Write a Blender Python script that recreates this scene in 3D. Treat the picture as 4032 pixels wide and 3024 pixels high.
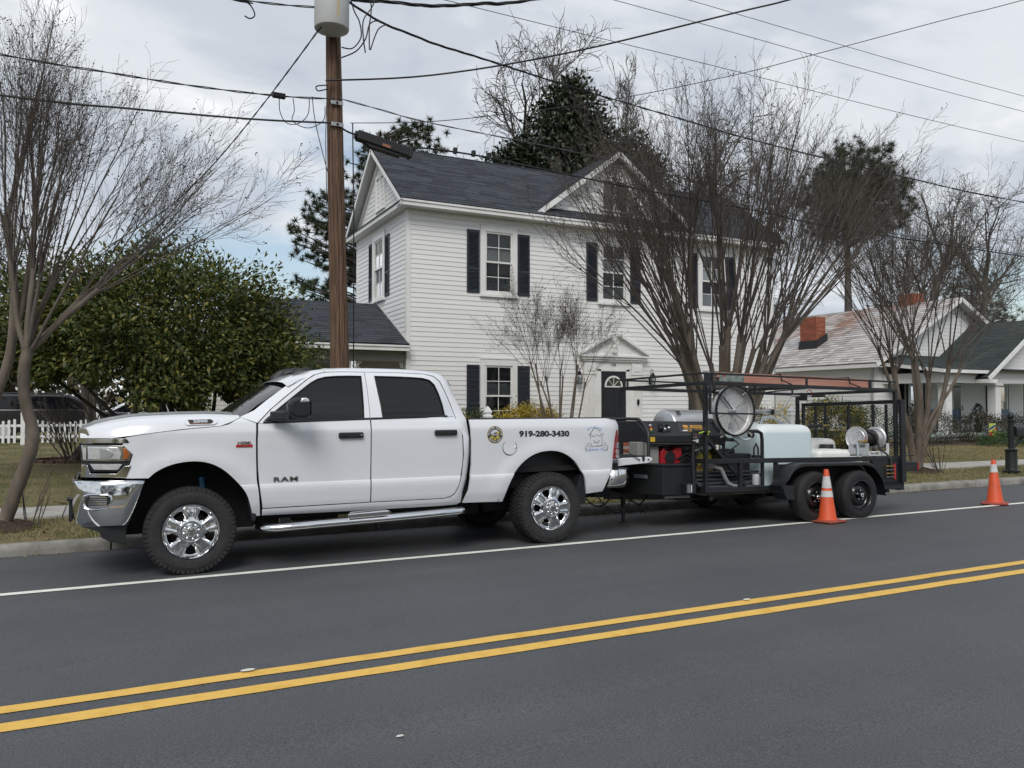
import bpy, bmesh, math, random
import numpy as np
from mathutils import Vector, Matrix
R = math.radians
rnd = random.Random(7)
for o in list(bpy.data.objects):
    bpy.data.objects.remove(o, do_unlink=True)
SC = bpy.context.scene
COL = SC.collection

# ------------------------------------------------------------------ camera, sky, sun, exposure
TH, PITCH = R(63.222), R(1.559)
cam_d = bpy.data.cameras.new('camera')
cam_d.sensor_fit = 'HORIZONTAL'
cam_d.sensor_width = 36.0
cam_d.lens = 36.0 * 3160.0 / 4032.0
cam_d.clip_end = 2000.0
cam_d.clip_start = 0.05
cam = bpy.data.objects.new('camera', cam_d)
COL.objects.link(cam)
cam.location = (0.0, 0.0, 1.545)
cam.rotation_euler = (math.pi / 2 + PITCH, 0.0, TH - math.pi / 2)
SC.camera = cam
CAMP = np.array([0.0, 0.0, 1.545])

SUN_EL, SUN_AZ = R(46.0), R(215.0)      # azimuth measured clockwise from +Y (behind the viewer, to the left)
world = bpy.data.worlds.new('World')
SC.world = world
world.use_nodes = True
nt = world.node_tree
for n in list(nt.nodes):
    nt.nodes.remove(n)
N, L = nt.nodes.new, nt.links.new
wout = N('ShaderNodeOutputWorld')
sky = N('ShaderNodeTexSky')
sky.sky_type = 'NISHITA'
sky.sun_disc = False
sky.sun_elevation = SUN_EL
sky.sun_rotation = SUN_AZ
sky.air_density = 1.2
sky.dust_density = 1.5
bg1 = N('ShaderNodeBackground')
bg1.inputs['Strength'].default_value = 0.11
hsv = N('ShaderNodeHueSaturation')
hsv.inputs['Saturation'].default_value = 0.85
L(sky.outputs[0], hsv.inputs['Color'])
L(hsv.outputs[0], bg1.inputs['Color'])
tc = N('ShaderNodeTexCoord')
sep = N('ShaderNodeSeparateXYZ')
L(tc.outputs['Generated'], sep.inputs[0])


def wmath(op, a, b=None):
    n = N('ShaderNodeMath')
    n.operation = op
    for i, v in enumerate((a, b)):
        if v is None:
            continue
        if isinstance(v, (int, float)):
            n.inputs[i].default_value = v
        else:
            L(v, n.inputs[i])
    return n.outputs[0]


zc = wmath('ADD', wmath('MAXIMUM', sep.outputs[2], 0.0), 0.26)
cmb = N('ShaderNodeCombineXYZ')
L(wmath('DIVIDE', sep.outputs[0], zc), cmb.inputs[0])
L(wmath('DIVIDE', sep.outputs[1], zc), cmb.inputs[1])


def wnoise(scale, detail, rough, off, dist=0.0):
    mp = N('ShaderNodeMapping')
    mp.inputs['Location'].default_value = off
    L(cmb.outputs[0], mp.inputs[0])
    n = N('ShaderNodeTexNoise')
    n.inputs['Scale'].default_value = scale
    n.inputs['Detail'].default_value = detail
    n.inputs['Roughness'].default_value = rough
    n.inputs['Distortion'].default_value = dist
    L(mp.outputs[0], n.inputs['Vector'])
    return n.outputs['Fac']


def wramp(fac, stops):
    r = N('ShaderNodeValToRGB')
    r.color_ramp.interpolation = 'EASE'
    e = r.color_ramp.elements
    while len(e) < len(stops):
        e.new(0.5)
    for el, (p, c) in zip(e, stops):
        el.position = p
        el.color = (c[0], c[1], c[2], 1.0) if not isinstance(c, (int, float)) else (c, c, c, 1.0)
    L(fac, r.inputs[0])
    return r.outputs[0]


cover = wramp(wnoise(0.9, 6.0, 0.55, (1.2, 4.8, 0.0), 0.3), [(0.36, 0.0), (0.47, 1.0)])
shade = wramp(wnoise(2.1, 7.0, 0.55, (7.0, 3.0, 0.0), 0.4), [(0.30, (0.39, 0.44, 0.52)), (0.45, (0.50, 0.54, 0.60)), (0.56, (0.63, 0.66, 0.70)), (0.72, (0.84, 0.855, 0.87))])
bg2 = N('ShaderNodeBackground')
bg2.inputs['Strength'].default_value = 1.0
L(shade, bg2.inputs['Color'])
mixw = N('ShaderNodeMixShader')
L(cover, mixw.inputs[0])
L(bg1.outputs[0], mixw.inputs[1])
L(bg2.outputs[0], mixw.inputs[2])
L(mixw.outputs[0], wout.inputs['Surface'])

sun_d = bpy.data.lights.new('sun', 'SUN')
sun_d.energy = 1.5
sun_d.angle = R(28.0)
sun_d.color = (1.0, 0.965, 0.91)
sun = bpy.data.objects.new('sun', sun_d)
COL.objects.link(sun)
sun.location = (0, 0, 60)
sdir = Vector((math.sin(SUN_AZ) * math.cos(SUN_EL), math.cos(SUN_AZ) * math.cos(SUN_EL), math.sin(SUN_EL)))
sun.rotation_euler = sdir.to_track_quat('Z', 'Y').to_euler()

vs = SC.view_settings
vs.view_transform = 'Standard'
vs.look = 'None'
vs.exposure = 0.28
vs.gamma = 1.0
vs.use_curve_mapping = False
SC.cycles.max_bounces = 8
SC.cycles.transparent_max_bounces = 16
SC.cycles.caustics_reflective = False
SC.cycles.caustics_refractive = False

# ------------------------------------------------------------------ materials
MATS = {}


def mat(name, col=(0.5, 0.5, 0.5), rough=0.6, metal=0.0, var=0.0, vscale=6.0, col2=None, bump=0.0, bscale=60.0, coat=0.0,
        spec=0.5, stretch=None, rand=0.0, emit=None, trans=0.0, detail=6.0, lo=0.35, hi=0.65, sheen=0.0, rvar=0.0, bdist=0.01):
    """procedural material: base colour, noise towards col2, fine bump, colour drift per object / island"""
    if name in MATS:
        return MATS[name]
    m = bpy.data.materials.new(name)
    MATS[name] = m
    m.use_nodes = True
    t = m.node_tree
    b = t.nodes['Principled BSDF']
    b.inputs['Roughness'].default_value = rough
    b.inputs['Metallic'].default_value = metal
    b.inputs['Specular IOR Level'].default_value = spec
    b.inputs['Coat Weight'].default_value = coat
    b.inputs['Coat Roughness'].default_value = 0.06
    b.inputs['Transmission Weight'].default_value = trans
    b.inputs['Sheen Weight'].default_value = sheen
    NN, LL = t.nodes.new, t.links.new
    c = (*col, 1.0)
    b.inputs['Base Color'].default_value = c
    co = NN('ShaderNodeTexCoord')
    vec = co.outputs['Object']
    if stretch:
        mp = NN('ShaderNodeMapping')
        mp.inputs['Scale'].default_value = stretch
        LL(vec, mp.inputs[0])
        vec = mp.outputs[0]
    out = None
    if var or col2:
        nz = NN('ShaderNodeTexNoise')
        nz.inputs['Scale'].default_value = vscale
        nz.inputs['Detail'].default_value = detail
        nz.inputs['Roughness'].default_value = 0.6
        LL(vec, nz.inputs['Vector'])
        rp = NN('ShaderNodeValToRGB')
        a = col if col2 else tuple(x * (1 - var) for x in col)
        d = col2 if col2 else tuple(min(1.0, x * (1 + var)) for x in col)
        rp.color_ramp.elements[0].position = lo
        rp.color_ramp.elements[1].position = hi
        rp.color_ramp.elements[0].color = (*a, 1)
        rp.color_ramp.elements[1].color = (*d, 1)
        LL(nz.outputs['Fac'], rp.inputs[0])
        out = rp.outputs[0]
        if rvar:
            mr = NN('ShaderNodeMapRange')
            mr.inputs['To Min'].default_value = max(0.02, rough - rvar)
            mr.inputs['To Max'].default_value = min(1.0, rough + rvar)
            LL(nz.outputs['Fac'], mr.inputs['Value'])
            LL(mr.outputs[0], b.inputs['Roughness'])
    if rand:
        oi = NN('ShaderNodeObjectInfo')
        ge = NN('ShaderNodeNewGeometry')
        ad = NN('ShaderNodeMath')
        ad.operation = 'ADD'
        LL(oi.outputs['Random'], ad.inputs[0])
        LL(ge.outputs['Random Per Island'], ad.inputs[1])
        fr = NN('ShaderNodeMath')
        fr.operation = 'FRACT'
        LL(ad.outputs[0], fr.inputs[0])
        mr = NN('ShaderNodeMapRange')
        mr.inputs['To Min'].default_value = 1.0 - rand
        mr.inputs['To Max'].default_value = 1.0 + rand
        LL(fr.outputs[0], mr.inputs['Value'])
        hs = NN('ShaderNodeHueSaturation')
        LL(mr.outputs[0], hs.inputs['Value'])
        if out is None:
            hs.inputs['Color'].default_value = c
        else:
            LL(out, hs.inputs['Color'])
        out = hs.outputs[0]
    if out is not None:
        LL(out, b.inputs['Base Color'])
    if bump:
        nb = NN('ShaderNodeTexNoise')
        nb.inputs['Scale'].default_value = bscale
        nb.inputs['Detail'].default_value = 5.0
        LL(vec, nb.inputs['Vector'])
        bp = NN('ShaderNodeBump')
        bp.inputs['Strength'].default_value = bump
        bp.inputs['Distance'].default_value = bdist
        LL(nb.outputs['Fac'], bp.inputs['Height'])
        LL(bp.outputs[0], b.inputs['Normal'])
    if emit:
        b.inputs['Emission Color'].default_value = (*emit[0], 1)
        b.inputs['Emission Strength'].default_value = emit[1]
    return m


def glass_mat(name, tint=(0.9, 0.93, 0.95), refl=1.0, dark=0.0):
    """a thin pane: clear or tinted, mirror-like towards grazing angles"""
    if name in MATS:
        return MATS[name]
    m = bpy.data.materials.new(name)
    MATS[name] = m
    m.use_nodes = True
    t = m.node_tree
    for n in list(t.nodes):
        t.nodes.remove(n)
    NN, LL = t.nodes.new, t.links.new
    o = NN('ShaderNodeOutputMaterial')
    tr = NN('ShaderNodeBsdfTransparent')
    tr.inputs[0].default_value = (*tint, 1)
    gl = NN('ShaderNodeBsdfGlossy')
    gl.inputs['Roughness'].default_value = 0.02
    gl.inputs['Color'].default_value = (refl, refl, refl, 1)
    fr = NN('ShaderNodeFresnel')
    fr.inputs['IOR'].default_value = 1.45
    co = NN('ShaderNodeTexCoord')
    nz = NN('ShaderNodeTexNoise')
    nz.inputs['Scale'].default_value = 1.3
    LL(co.outputs['Object'], nz.inputs['Vector'])
    bp = NN('ShaderNodeBump')
    bp.inputs['Strength'].default_value = 0.06
    bp.inputs['Distance'].default_value = 0.02
    LL(nz.outputs['Fac'], bp.inputs['Height'])
    LL(bp.outputs[0], gl.inputs['Normal'])
    mx = NN('ShaderNodeMixShader')
    LL(fr.outputs[0], mx.inputs[0])
    LL(tr.outputs[0], mx.inputs[1])
    LL(gl.outputs[0], mx.inputs[2])
    LL(mx.outputs[0], o.inputs['Surface'])
    return m


# ------------------------------------------------------------------ mesh helpers
I4 = Matrix.Identity(4)
W = {}


def T(x, y, z):
    return Matrix.Translation((x, y, z))


def RX(a): return Matrix.Rotation(a, 4, 'X')
def RY(a): return Matrix.Rotation(a, 4, 'Y')
def RZ(a): return Matrix.Rotation(a, 4, 'Z')


def axes(o, x, y, z):
    m = Matrix.Identity(4)
    for i in range(3):
        m[i][0], m[i][1], m[i][2], m[i][3] = x[i], y[i], z[i], o[i]
    return m


class MB:
    def __init__(s):
        s.v, s.f, s.mi = [], [], []

    def add(s, vs_, fs_, mi=0):
        b = len(s.v)
        s.v.extend(tuple(map(float, p)) for p in vs_)
        for f in fs_:
            s.f.append(tuple(b + i for i in f))
            s.mi.append(mi)
        return s

    def box(s, x0, x1, y0, y1, z0, z1, mi=0):
        return s.add([(x0, y0, z0), (x1, y0, z0), (x1, y1, z0), (x0, y1, z0), (x0, y0, z1), (x1, y0, z1), (x1, y1, z1), (x0, y1, z1)],
                     [(0, 3, 2, 1), (4, 5, 6, 7), (0, 1, 5, 4), (1, 2, 6, 5), (2, 3, 7, 6), (3, 0, 4, 7)], mi)

    def bar(s, p, q, w, h, up=(0, 0, 1), mi=0):
        p, q, up = Vector(p), Vector(q), Vector(up)
        d = (q - p).normalized()
        a = d.cross(up)
        if a.length < 1e-4:
            a = d.cross(Vector((1, 0, 0)))
        a.normalize()
        b = a.cross(d).normalized()
        a, b = a * (w / 2), b * (h / 2)
        return s.add([p - a - b, p + a - b, p + a + b, p - a + b, q - a - b, q + a - b, q + a + b, q - a + b],
                     [(0, 3, 2, 1), (4, 5, 6, 7), (0, 1, 5, 4), (1, 2, 6, 5), (2, 3, 7, 6), (3, 0, 4, 7)], mi)

    def tube(s, pts, r, n=8, cap=True, mi=0, squash=1.0):
        pts = [Vector(p) for p in pts]
        k = len(pts)
        rs = r if isinstance(r, (list, tuple)) else [r] * k
        vs_, fs_ = [], []
        a = None
        for i, p in enumerate(pts):
            d = (pts[min(i + 1, k - 1)] - pts[max(i - 1, 0)])
            if d.length < 1e-9:
                d = Vector((0, 0, 1))
            d.normalize()
            if a is None:
                a = d.cross(Vector((0, 0, 1)))
                if a.length < 1e-3:
                    a = d.cross(Vector((1, 0, 0)))
            a = (a - d * a.dot(d))
            a.normalize()
            b = d.cross(a)
            for j in range(n):
                t_ = 2 * math.pi * j / n
                vs_.append(p + (a * math.cos(t_) + b * (math.sin(t_) * squash)) * rs[i])
        for i in range(k - 1):
            for j in range(n):
                j2 = (j + 1) % n
                fs_.append((i * n + j, i * n + j2, (i + 1) * n + j2, (i + 1) * n + j))
        if cap:
            fs_.append(tuple(range(n - 1, -1, -1)))
            fs_.append(tuple((k - 1) * n + j for j in range(n)))
        return s.add(vs_, fs_, mi)

    def lathe(s, prof, o=(0, 0, 0), ax=(0, 0, 1), n=24, mi=0, cap=True, a0=0.0, a1=None):
        """prof: list of (radius, distance along ax)"""
        o, ax = Vector(o), Vector(ax).normalized()
        e = ax.cross(Vector((0, 0, 1)))
        if e.length < 1e-3:
            e = ax.cross(Vector((0, 1, 0)))
        e.normalize()
        g = ax.cross(e)
        full = a1 is None
        m = n if full else n + 1
        vs_, fs_ = [], []
        for (r_, h) in prof:
            for j in range(m):
                t_ = a0 + (2 * math.pi if full else (a1 - a0)) * j / n
                vs_.append(o + ax * h + (e * math.cos(t_) + g * math.sin(t_)) * max(r_, 1e-5))
        for i in range(len(prof) - 1):
            for j in range(n):
                j2 = (j + 1) % m
                fs_.append((i * m + j, i * m + j2, (i + 1) * m + j2, (i + 1) * m + j))
        if cap and full:
            if prof[0][0] > 1e-4:
                fs_.append(tuple(range(n - 1, -1, -1)))
            if prof[-1][0] > 1e-4:
                fs_.append(tuple((len(prof) - 1) * m + j for j in range(n)))
        return s.add(vs_, fs_, mi)

    def prism(s, poly, o, u, v, w, mi=0):
        """extrude the 2D polygon (in o + a*u + b*v) along the vector w"""
        o, u, v, w = Vector(o), Vector(u), Vector(v), Vector(w)
        n = len(poly)
        a = [o + u * p[0] + v * p[1] for p in poly]
        b = [p + w for p in a]
        fs_ = [tuple(range(n - 1, -1, -1)), tuple(range(n, 2 * n))]
        fs_ += [(i, (i + 1) % n, n + (i + 1) % n, n + i) for i in range(n)]
        return s.add(a + b, fs_, mi)

    def xf(s, M, start=0):
        s.v[start:] = [tuple(M @ Vector(p)) for p in s.v[start:]]
        return s

    def merge(s, other, M=None):
        b = len(s.v)
        s.v.extend(other.v if M is None else [tuple(M @ Vector(p)) for p in other.v])
        s.f.extend(tuple(b + i for i in f) for f in other.f)
        s.mi.extend(other.mi)
        return s

    def mesh(s, name, mats, smooth=None, recalc=True):
        me = bpy.data.meshes.new(name)
        me.from_pydata(s.v, [], s.f)
        mats = mats if isinstance(mats, (list, tuple)) else [mats]
        for m in mats:
            me.materials.append(m)
        if len(mats) > 1:
            me.polygons.foreach_set('material_index', s.mi)
        if recalc:
            bm = bmesh.new()
            bm.from_mesh(me)
            bmesh.ops.recalc_face_normals(bm, faces=bm.faces)
            bm.to_mesh(me)
            bm.free()
        if smooth is not None:
            me.polygons.foreach_set('use_smooth', [True] * len(me.polygons))
            me.set_sharp_from_angle(angle=R(smooth))
        me.update()
        return me


def place(o, parent, M):
    COL.objects.link(o)
    W[o.name] = M.copy()
    if parent is None:
        o.matrix_local = M
    else:
        o.parent = parent
        o.matrix_local = W[parent.name].inverted() @ M
    return o


def bev(o, w, seg=2):
    m = o.modifiers.new('bevel', 'BEVEL')
    m.width = w
    m.segments = seg
    m.limit_method = 'ANGLE'
    m.angle_limit = R(35)
    return o


def obj(name, mb, mats, parent=None, M=None, smooth=None, bevel=0.0, kind=None, label=None, recalc=True, seg=2):
    me = mb if isinstance(mb, bpy.types.Mesh) else mb.mesh(name, mats, smooth, recalc)
    o = bpy.data.objects.new(name, me)
    place(o, parent, M or I4)
    if bevel:
        bev(o, bevel, seg)
    if kind:
        o['kind'] = kind
    if label:
        o['label'] = label
    return o


def tag(o, label, cat, group=None, kind=None):
    o['label'] = label
    o['category'] = cat
    if group:
        o['group'] = group
    if kind:
        o['kind'] = kind
    return o


def thing(name, label, cat, base=(0, 0, 0), frame=None, group=None):
    o = bpy.data.objects.new(name, None)
    o.empty_display_size = 0.2
    place(o, None, (frame or I4) @ T(*base))
    return tag(o, label, cat, group)


def struct(name, mb=None, mats=None, smooth=None, M=None):
    if mb is None:
        o = bpy.data.objects.new(name, None)
        place(o, None, M or I4)
    else:
        o = obj(name, mb, mats, None, M, smooth)
    o['kind'] = 'structure'
    return o


def copy_tree(src, M, parent=None):
    """copy a thing (or part) with its parts and sub-parts so that the copy stands at world matrix M"""
    c = src.copy()
    COL.objects.link(c)
    W[c.name] = M.copy()
    c.parent = parent
    c.matrix_local = M if parent is None else W[parent.name].inverted() @ M
    for ch in list(src.children):
        copy_tree(ch, M @ (W[src.name].inverted() @ W[ch.name]), c)
    return c


def raw_mesh(name, verts, faces4=None, faces3=None, m=None, smooth=False):
    """fast mesh from numpy arrays"""
    me = bpy.data.meshes.new(name)
    nv = len(verts)
    f4 = np.zeros((0, 4), int) if faces4 is None else faces4
    f3 = np.zeros((0, 3), int) if faces3 is None else faces3
    me.vertices.add(nv)
    me.vertices.foreach_set('co', np.asarray(verts, np.float32).ravel())
    nl = f4.size + f3.size
    me.loops.add(nl)
    me.loops.foreach_set('vertex_index', np.concatenate([f4.ravel(), f3.ravel()]).astype(np.int32))
    me.polygons.add(len(f4) + len(f3))
    st = np.concatenate([np.arange(len(f4)) * 4, f4.size + np.arange(len(f3)) * 3]).astype(np.int32)
    me.polygons.foreach_set('loop_start', st)
    if m is not None:
        for q in (m if isinstance(m, (list, tuple)) else [m]):
            me.materials.append(q)
    if smooth:
        me.polygons.foreach_set('use_smooth', [True] * len(me.polygons))
    me.update(calc_edges=True)
    return me


def text_mb(txt, size=1.0, extrude=0.0, bold=0.0, shear=0.0, space=1.0, align='CENTER', xs=1.0):
    cu = bpy.data.curves.new('lettering', 'FONT')
    cu.body = txt
    cu.size = size
    cu.extrude = extrude
    cu.offset = bold
    cu.shear = shear
    cu.space_character = space
    cu.align_x = align
    cu.align_y = 'CENTER'
    cu.resolution_u = 3
    tmp = bpy.data.objects.new('lettering', cu)
    COL.objects.link(tmp)
    dg = bpy.context.evaluated_depsgraph_get()
    me = bpy.data.meshes.new_from_object(tmp.evaluated_get(dg))
    mb = MB()
    mb.add([(v.co.x * xs, v.co.y, v.co.z) for v in me.vertices], [tuple(p.vertices) for p in me.polygons])
    bpy.data.objects.remove(tmp, do_unlink=True)
    bpy.data.curves.remove(cu)
    bpy.data.meshes.remove(me)
    return mb


def arc_text(txt, r, size, a_mid, step, bold=0.0, inside=False):
    """letters set on a circle; angles clockwise from the top"""
    mb = MB()
    k = len(txt)
    for i, ch in enumerate(txt):
        if ch == ' ':
            continue
        a = a_mid + (i - (k - 1) / 2) * step * (-1 if inside else 1)
        g = text_mb(ch, size, 0, bold)
        rot = -a if not inside else math.pi - a
        M = T(r * math.sin(a), r * math.cos(a), 0) @ RZ(rot)
        mb.merge(g, M)
    return mb
# ------------------------------------------------------------------ ground, road, kerb, pavement
YC, KS = 4.52, 0.02


def rz(y):
    return -KS * (y - 7.93) if y >= YC else -KS * (YC - 7.93) - KS * (YC - y)


def gz(y):
    P = [(9.9, rz(9.9)), (9.96, 0.07), (10.1, 0.082), (12.1, 0.10), (13.3, 0.115), (20, 0.25), (60, 0.3), (500, 0.3)]
    for (a, za), (b, zb) in zip(P, P[1:]):
        if y <= b:
            return za + (zb - za) * (y - a) / (b - a)
    return 0.3


def vnoise(x, y, s=1.0):
    return (math.sin(x * 1.7 * s + 1.3) * math.cos(y * 1.31 * s + .4) + math.sin(x * .63 * s + y * .9 * s + 2.) * .8 + math.sin(x * 3.1 * s - y * 2.2 * s) * .35) / 2.15


def asphalt():
    m = mat('asphalt', (0.062, 0.065, 0.070), 0.66, col2=(0.073, 0.076, 0.081), vscale=0.9, bump=0.5, bscale=160, spec=0.5, rvar=0.06, bdist=0.006)
    t = m.node_tree
    b = t.nodes['Principled BSDF']
    src = b.inputs['Base Color'].links[0].from_socket
    NN, LL = t.nodes.new, t.links.new
    co = NN('ShaderNodeTexCoord')
    n2 = NN('ShaderNodeTexNoise')
    n2.inputs['Scale'].default_value = 110.0
    n2.inputs['Detail'].default_value = 4.0
    LL(co.outputs['Object'], n2.inputs['Vector'])
    r2 = NN('ShaderNodeValToRGB')
    r2.color_ramp.elements[0].position, r2.color_ramp.elements[1].position = 0.30, 0.72
    r2.color_ramp.elements[0].color, r2.color_ramp.elements[1].color = (0.60, 0.60, 0.61, 1), (1.55, 1.55, 1.53, 1)
    LL(n2.outputs['Fac'], r2.inputs[0])
    mp = NN('ShaderNodeMapping')
    mp.inputs['Scale'].default_value = (0.12, 2.2, 1)
    LL(co.outputs['Object'], mp.inputs[0])
    n3 = NN('ShaderNodeTexNoise')
    n3.inputs['Scale'].default_value = 1.0
    n3.inputs['Detail'].default_value = 4.0
    LL(mp.outputs[0], n3.inputs['Vector'])
    r3 = NN('ShaderNodeValToRGB')
    r3.color_ramp.elements[0].position, r3.color_ramp.elements[1].position = 0.3, 0.7
    r3.color_ramp.elements[0].color, r3.color_ramp.elements[1].color = (0.93, 0.93, 0.935, 1), (1.08, 1.08, 1.075, 1)
    LL(n3.outputs['Fac'], r3.inputs[0])
    prev = src
    for r in (r2, r3):
        mx = NN('ShaderNodeMix')
        mx.data_type = 'RGBA'
        mx.blend_type = 'MULTIPLY'
        mx.inputs[0].default_value = 1.0
        LL(prev, mx.inputs[6])
        LL(r.outputs[0], mx.inputs[7])
        prev = mx.outputs[2]
    LL(prev, b.inputs['Base Color'])
    return m


def sheet(ys, xs, zf):
    mb = MB()
    vs_ = [(x, y, zf(x, y)) for y in ys for x in xs]
    n = len(xs)
    fs_ = [(j * n + i, j * n + i + 1, (j + 1) * n + i + 1, (j + 1) * n + i) for j in range(len(ys) - 1) for i in range(n - 1)]
    return mb.add(vs_, fs_)


road = struct('road', sheet([-3.2, 0, 2, 3.5, 4.0, YC, 5.0, 5.5, 7, 8.5, 9.99, 10.2], [-400, -60, 0, 60, 400], lambda x, y: rz(y) - 0.03 * math.exp(-((y - YC) / 0.5) ** 2) * 0.3), asphalt())


def paint_mat(name, c1, c2, edge):
    return mat(name, c1, 0.75, col2=c2, vscale=7.0, bump=0.5, bscale=150, lo=0.28, hi=0.5, bdist=0.005)


def line(name, y, w, m, wob):
    mb = MB()
    xs = list(np.arange(-12, 60, 0.25)) + [80, 150, 380]
    vs_ = []
    for x in xs:
        for s_ in (-1, 1):
            j = rnd.uniform(-wob, wob)
            yy = y + s_ * w / 2 + j
            vs_.append((x, yy, rz(yy) - 0.009 * math.exp(-((yy - YC) / 0.5) ** 2) + 0.005))
    return obj(name, mb.add(vs_, [(2 * i, 2 * i + 2, 2 * i + 3, 2 * i + 1) for i in range(len(xs) - 1)]), m, road)


M_white = paint_mat('road_white', (0.62, 0.64, 0.58), (0.80, 0.82, 0.74), 0)
M_yel = paint_mat('road_yellow', (0.62, 0.36, 0.055), (0.74, 0.46, 0.10), 0)
line('edge_line', 7.745, 0.105, M_white, 0.004)
line('centre_line', 4.655, 0.112, M_yel, 0.005)
line('centre_line', 4.400, 0.112, M_yel, 0.005)

# kerb of cast concrete lengths
kerb = struct('kerb')
M_conc = mat('kerb_concrete', (0.15, 0.145, 0.13), 0.9, col2=(0.30, 0.29, 0.26), vscale=3.5, bump=0.7, bscale=35, rand=0.08)
kp = [(9.925, -0.14), (9.94, 0.02), (9.955, 0.06), (9.985, 0.08), (10.02, 0.085), (10.09, 0.087), (10.10, -0.14)]
x = -9.0
while x < 30:
    ln = 3.02
    mb = MB()
    xs = np.linspace(0.008, ln - 0.008, 8)
    vs_, fs_ = [], []
    for i, xx in enumerate(xs):
        for (yy, zz) in kp:
            vs_.append((xx, yy + (rnd.uniform(-.006, .006) if zz > 0 else 0), zz + (rnd.uniform(-.005, .005) if zz > 0 else 0)))
    n = len(kp)
    for i in range(7):
        for j in range(n - 1):
            fs_.append((i * n + j, (i + 1) * n + j, (i + 1) * n + j + 1, i * n + j + 1))
    fs_ += [tuple(range(n)), tuple((7 * n + j) for j in range(n - 1, -1, -1))]
    obj('kerb_stone', mb.add(vs_, fs_), M_conc, kerb, T(x, rnd.uniform(-.006, .006), rnd.uniform(-.006, .004)), smooth=50)
    x += ln

# soil, grass sheet reaching the horizon on both sides
M_lawn = mat('lawn_turf', (0.20, 0.165, 0.092), 0.95, col2=(0.105, 0.110, 0.045), vscale=0.75, bump=0.9, bscale=45, lo=0.38, hi=0.62, spec=0.15, bdist=0.03, detail=9)
xs = [-400, -120, -60] + list(np.arange(-30, 46, 0.75)) + [60, 90, 150, 400]
ys = [10.06, 10.075, 10.15] + list(np.arange(10.5, 24, 0.5)) + [25, 27, 30, 33, 37, 42, 50, 60, 90, 150, 300, 500]
ground = struct('ground', sheet(ys, xs, lambda x, y: -.3 if y < 10.07 else gz(y) - 0.012 + (0.018 * vnoise(x, y) if 10.3 < y < 60 else 0)
                                - (0.05 if 12.1 < y < 13.3 else 0)), M_lawn, smooth=60)
struct('far_ground', sheet([-400, -100, -30, -8, -5, -3.45], [-400, -60, 0, 60, 400], lambda x, y: -0.03 if y > -4 else 0.02), M_lawn)
mb = MB().box(-60, 90, -3.45, -3.18, -.25, -0.03)
struct('far_kerb', mb, M_conc)

# pavement slabs
walk = struct('sidewalk')
M_walk = mat('walk_concrete', (0.30, 0.285, 0.255), 0.9, col2=(0.44, 0.42, 0.385), vscale=2.2, bump=0.6, bscale=70, rand=0.07)
x = -8.0
while x < 36:
    w = 1.5
    yo = 12.12 - max(0, x - 16) * 0.03
    mb = MB().box(0.006, w - 0.006, 0, 1.16, -0.10, 0)
    obj('slab', mb, M_walk, walk, T(x, yo, 0.112 + rnd.uniform(-.004, .006)) @ RX(rnd.uniform(-.004, .004)) @ RY(rnd.uniform(-.003, .003)), bevel=0.008)
    x += w

# bark mulch bed in front of the neighbour's porch
mb = sheet(list(np.linspace(17.6, 19.6, 9)), list(np.linspace(22, 36, 40)), lambda x, y: gz(y) + 0.03 - max(0, abs(y - 18.8) - .6) * .05 + 0.012 * vnoise(x * 4, y * 4))
struct('mulch_bed', mb, mat('mulch', (0.035, 0.022, 0.014), 0.95, col2=(0.075, 0.045, 0.03), vscale=30, bump=1.0, bscale=60, bdist=0.03))

# grass blades: one mass nobody could count
def blades(name, regions, seed, hgt=(0.02, 0.055), straw=0):
    g = np.random.default_rng(seed)
    P = []
    for (x0, x1, y0, y1, n) in regions:
        q = np.stack([g.uniform(x0, x1, n), g.uniform(y0, y1, n)], 1)
        keep = (np.sin(q[:, 0] * 2.1 + np.cos(q[:, 1] * 1.7) * 2) + np.cos(q[:, 1] * 2.9 + q[:, 0]) + g.normal(0, 1.2, n)) > -1.0
        q = q[keep]
        q = q[~((q[:, 1] > 12.08) & (q[:, 1] < 13.32))]
        P.append(q)
    P = np.concatenate(P)
    n = len(P)
    z = np.array([gz(y) for y in P[:, 1]]) - 0.012
    h = g.uniform(*hgt, n)
    a = g.uniform(0, 2 * np.pi, n)
    w = g.uniform(0.003, 0.006, n)
    lean = g.normal(0, 0.022, (n, 2))
    b = np.stack([P[:, 0], P[:, 1], z], 1)
    o = np.stack([np.cos(a) * w, np.sin(a) * w, np.zeros(n)], 1)
    tip = b + np.stack([lean[:, 0], lean[:, 1], h], 1)
    V = np.empty((n * 3, 3))
    V[0::3], V[1::3], V[2::3] = b - o, b + o, tip
    me = raw_mesh(name, V, None, np.arange(n * 3).reshape(-1, 3), grass_mat(straw))
    o_ = bpy.data.objects.new(name, me)
    place(o_, None, I4)
    return o_


def grass_mat(straw=0):
    nm = 'grass' + ('_straw' if straw else '')
    if nm in MATS:
        return MATS[nm]
    m = mat(nm, (0.1, 0.1, 0.05), 0.8, spec=0.2)
    t = m.node_tree
    ge = t.nodes.new('ShaderNodeNewGeometry')
    rp = t.nodes.new('ShaderNodeValToRGB')
    e = rp.color_ramp.elements
    e[0].position, e[0].color = 0.0, (0.085, 0.115, 0.030, 1)
    e[1].position, e[1].color = 1.0, (0.38, 0.30, 0.17, 1)
    for p_, c_ in ((0.12 if straw else 0.38, (0.13, 0.14, 0.048, 1)), (0.25 if straw else 0.66, (0.25, 0.205, 0.105, 1))):
        k = e.new(p_)
        k.color = c_
    t.links.new(ge.outputs['Random Per Island'], rp.inputs[0])
    t.links.new(rp.outputs[0], t.nodes['Principled BSDF'].inputs['Base Color'])
    return m


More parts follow.
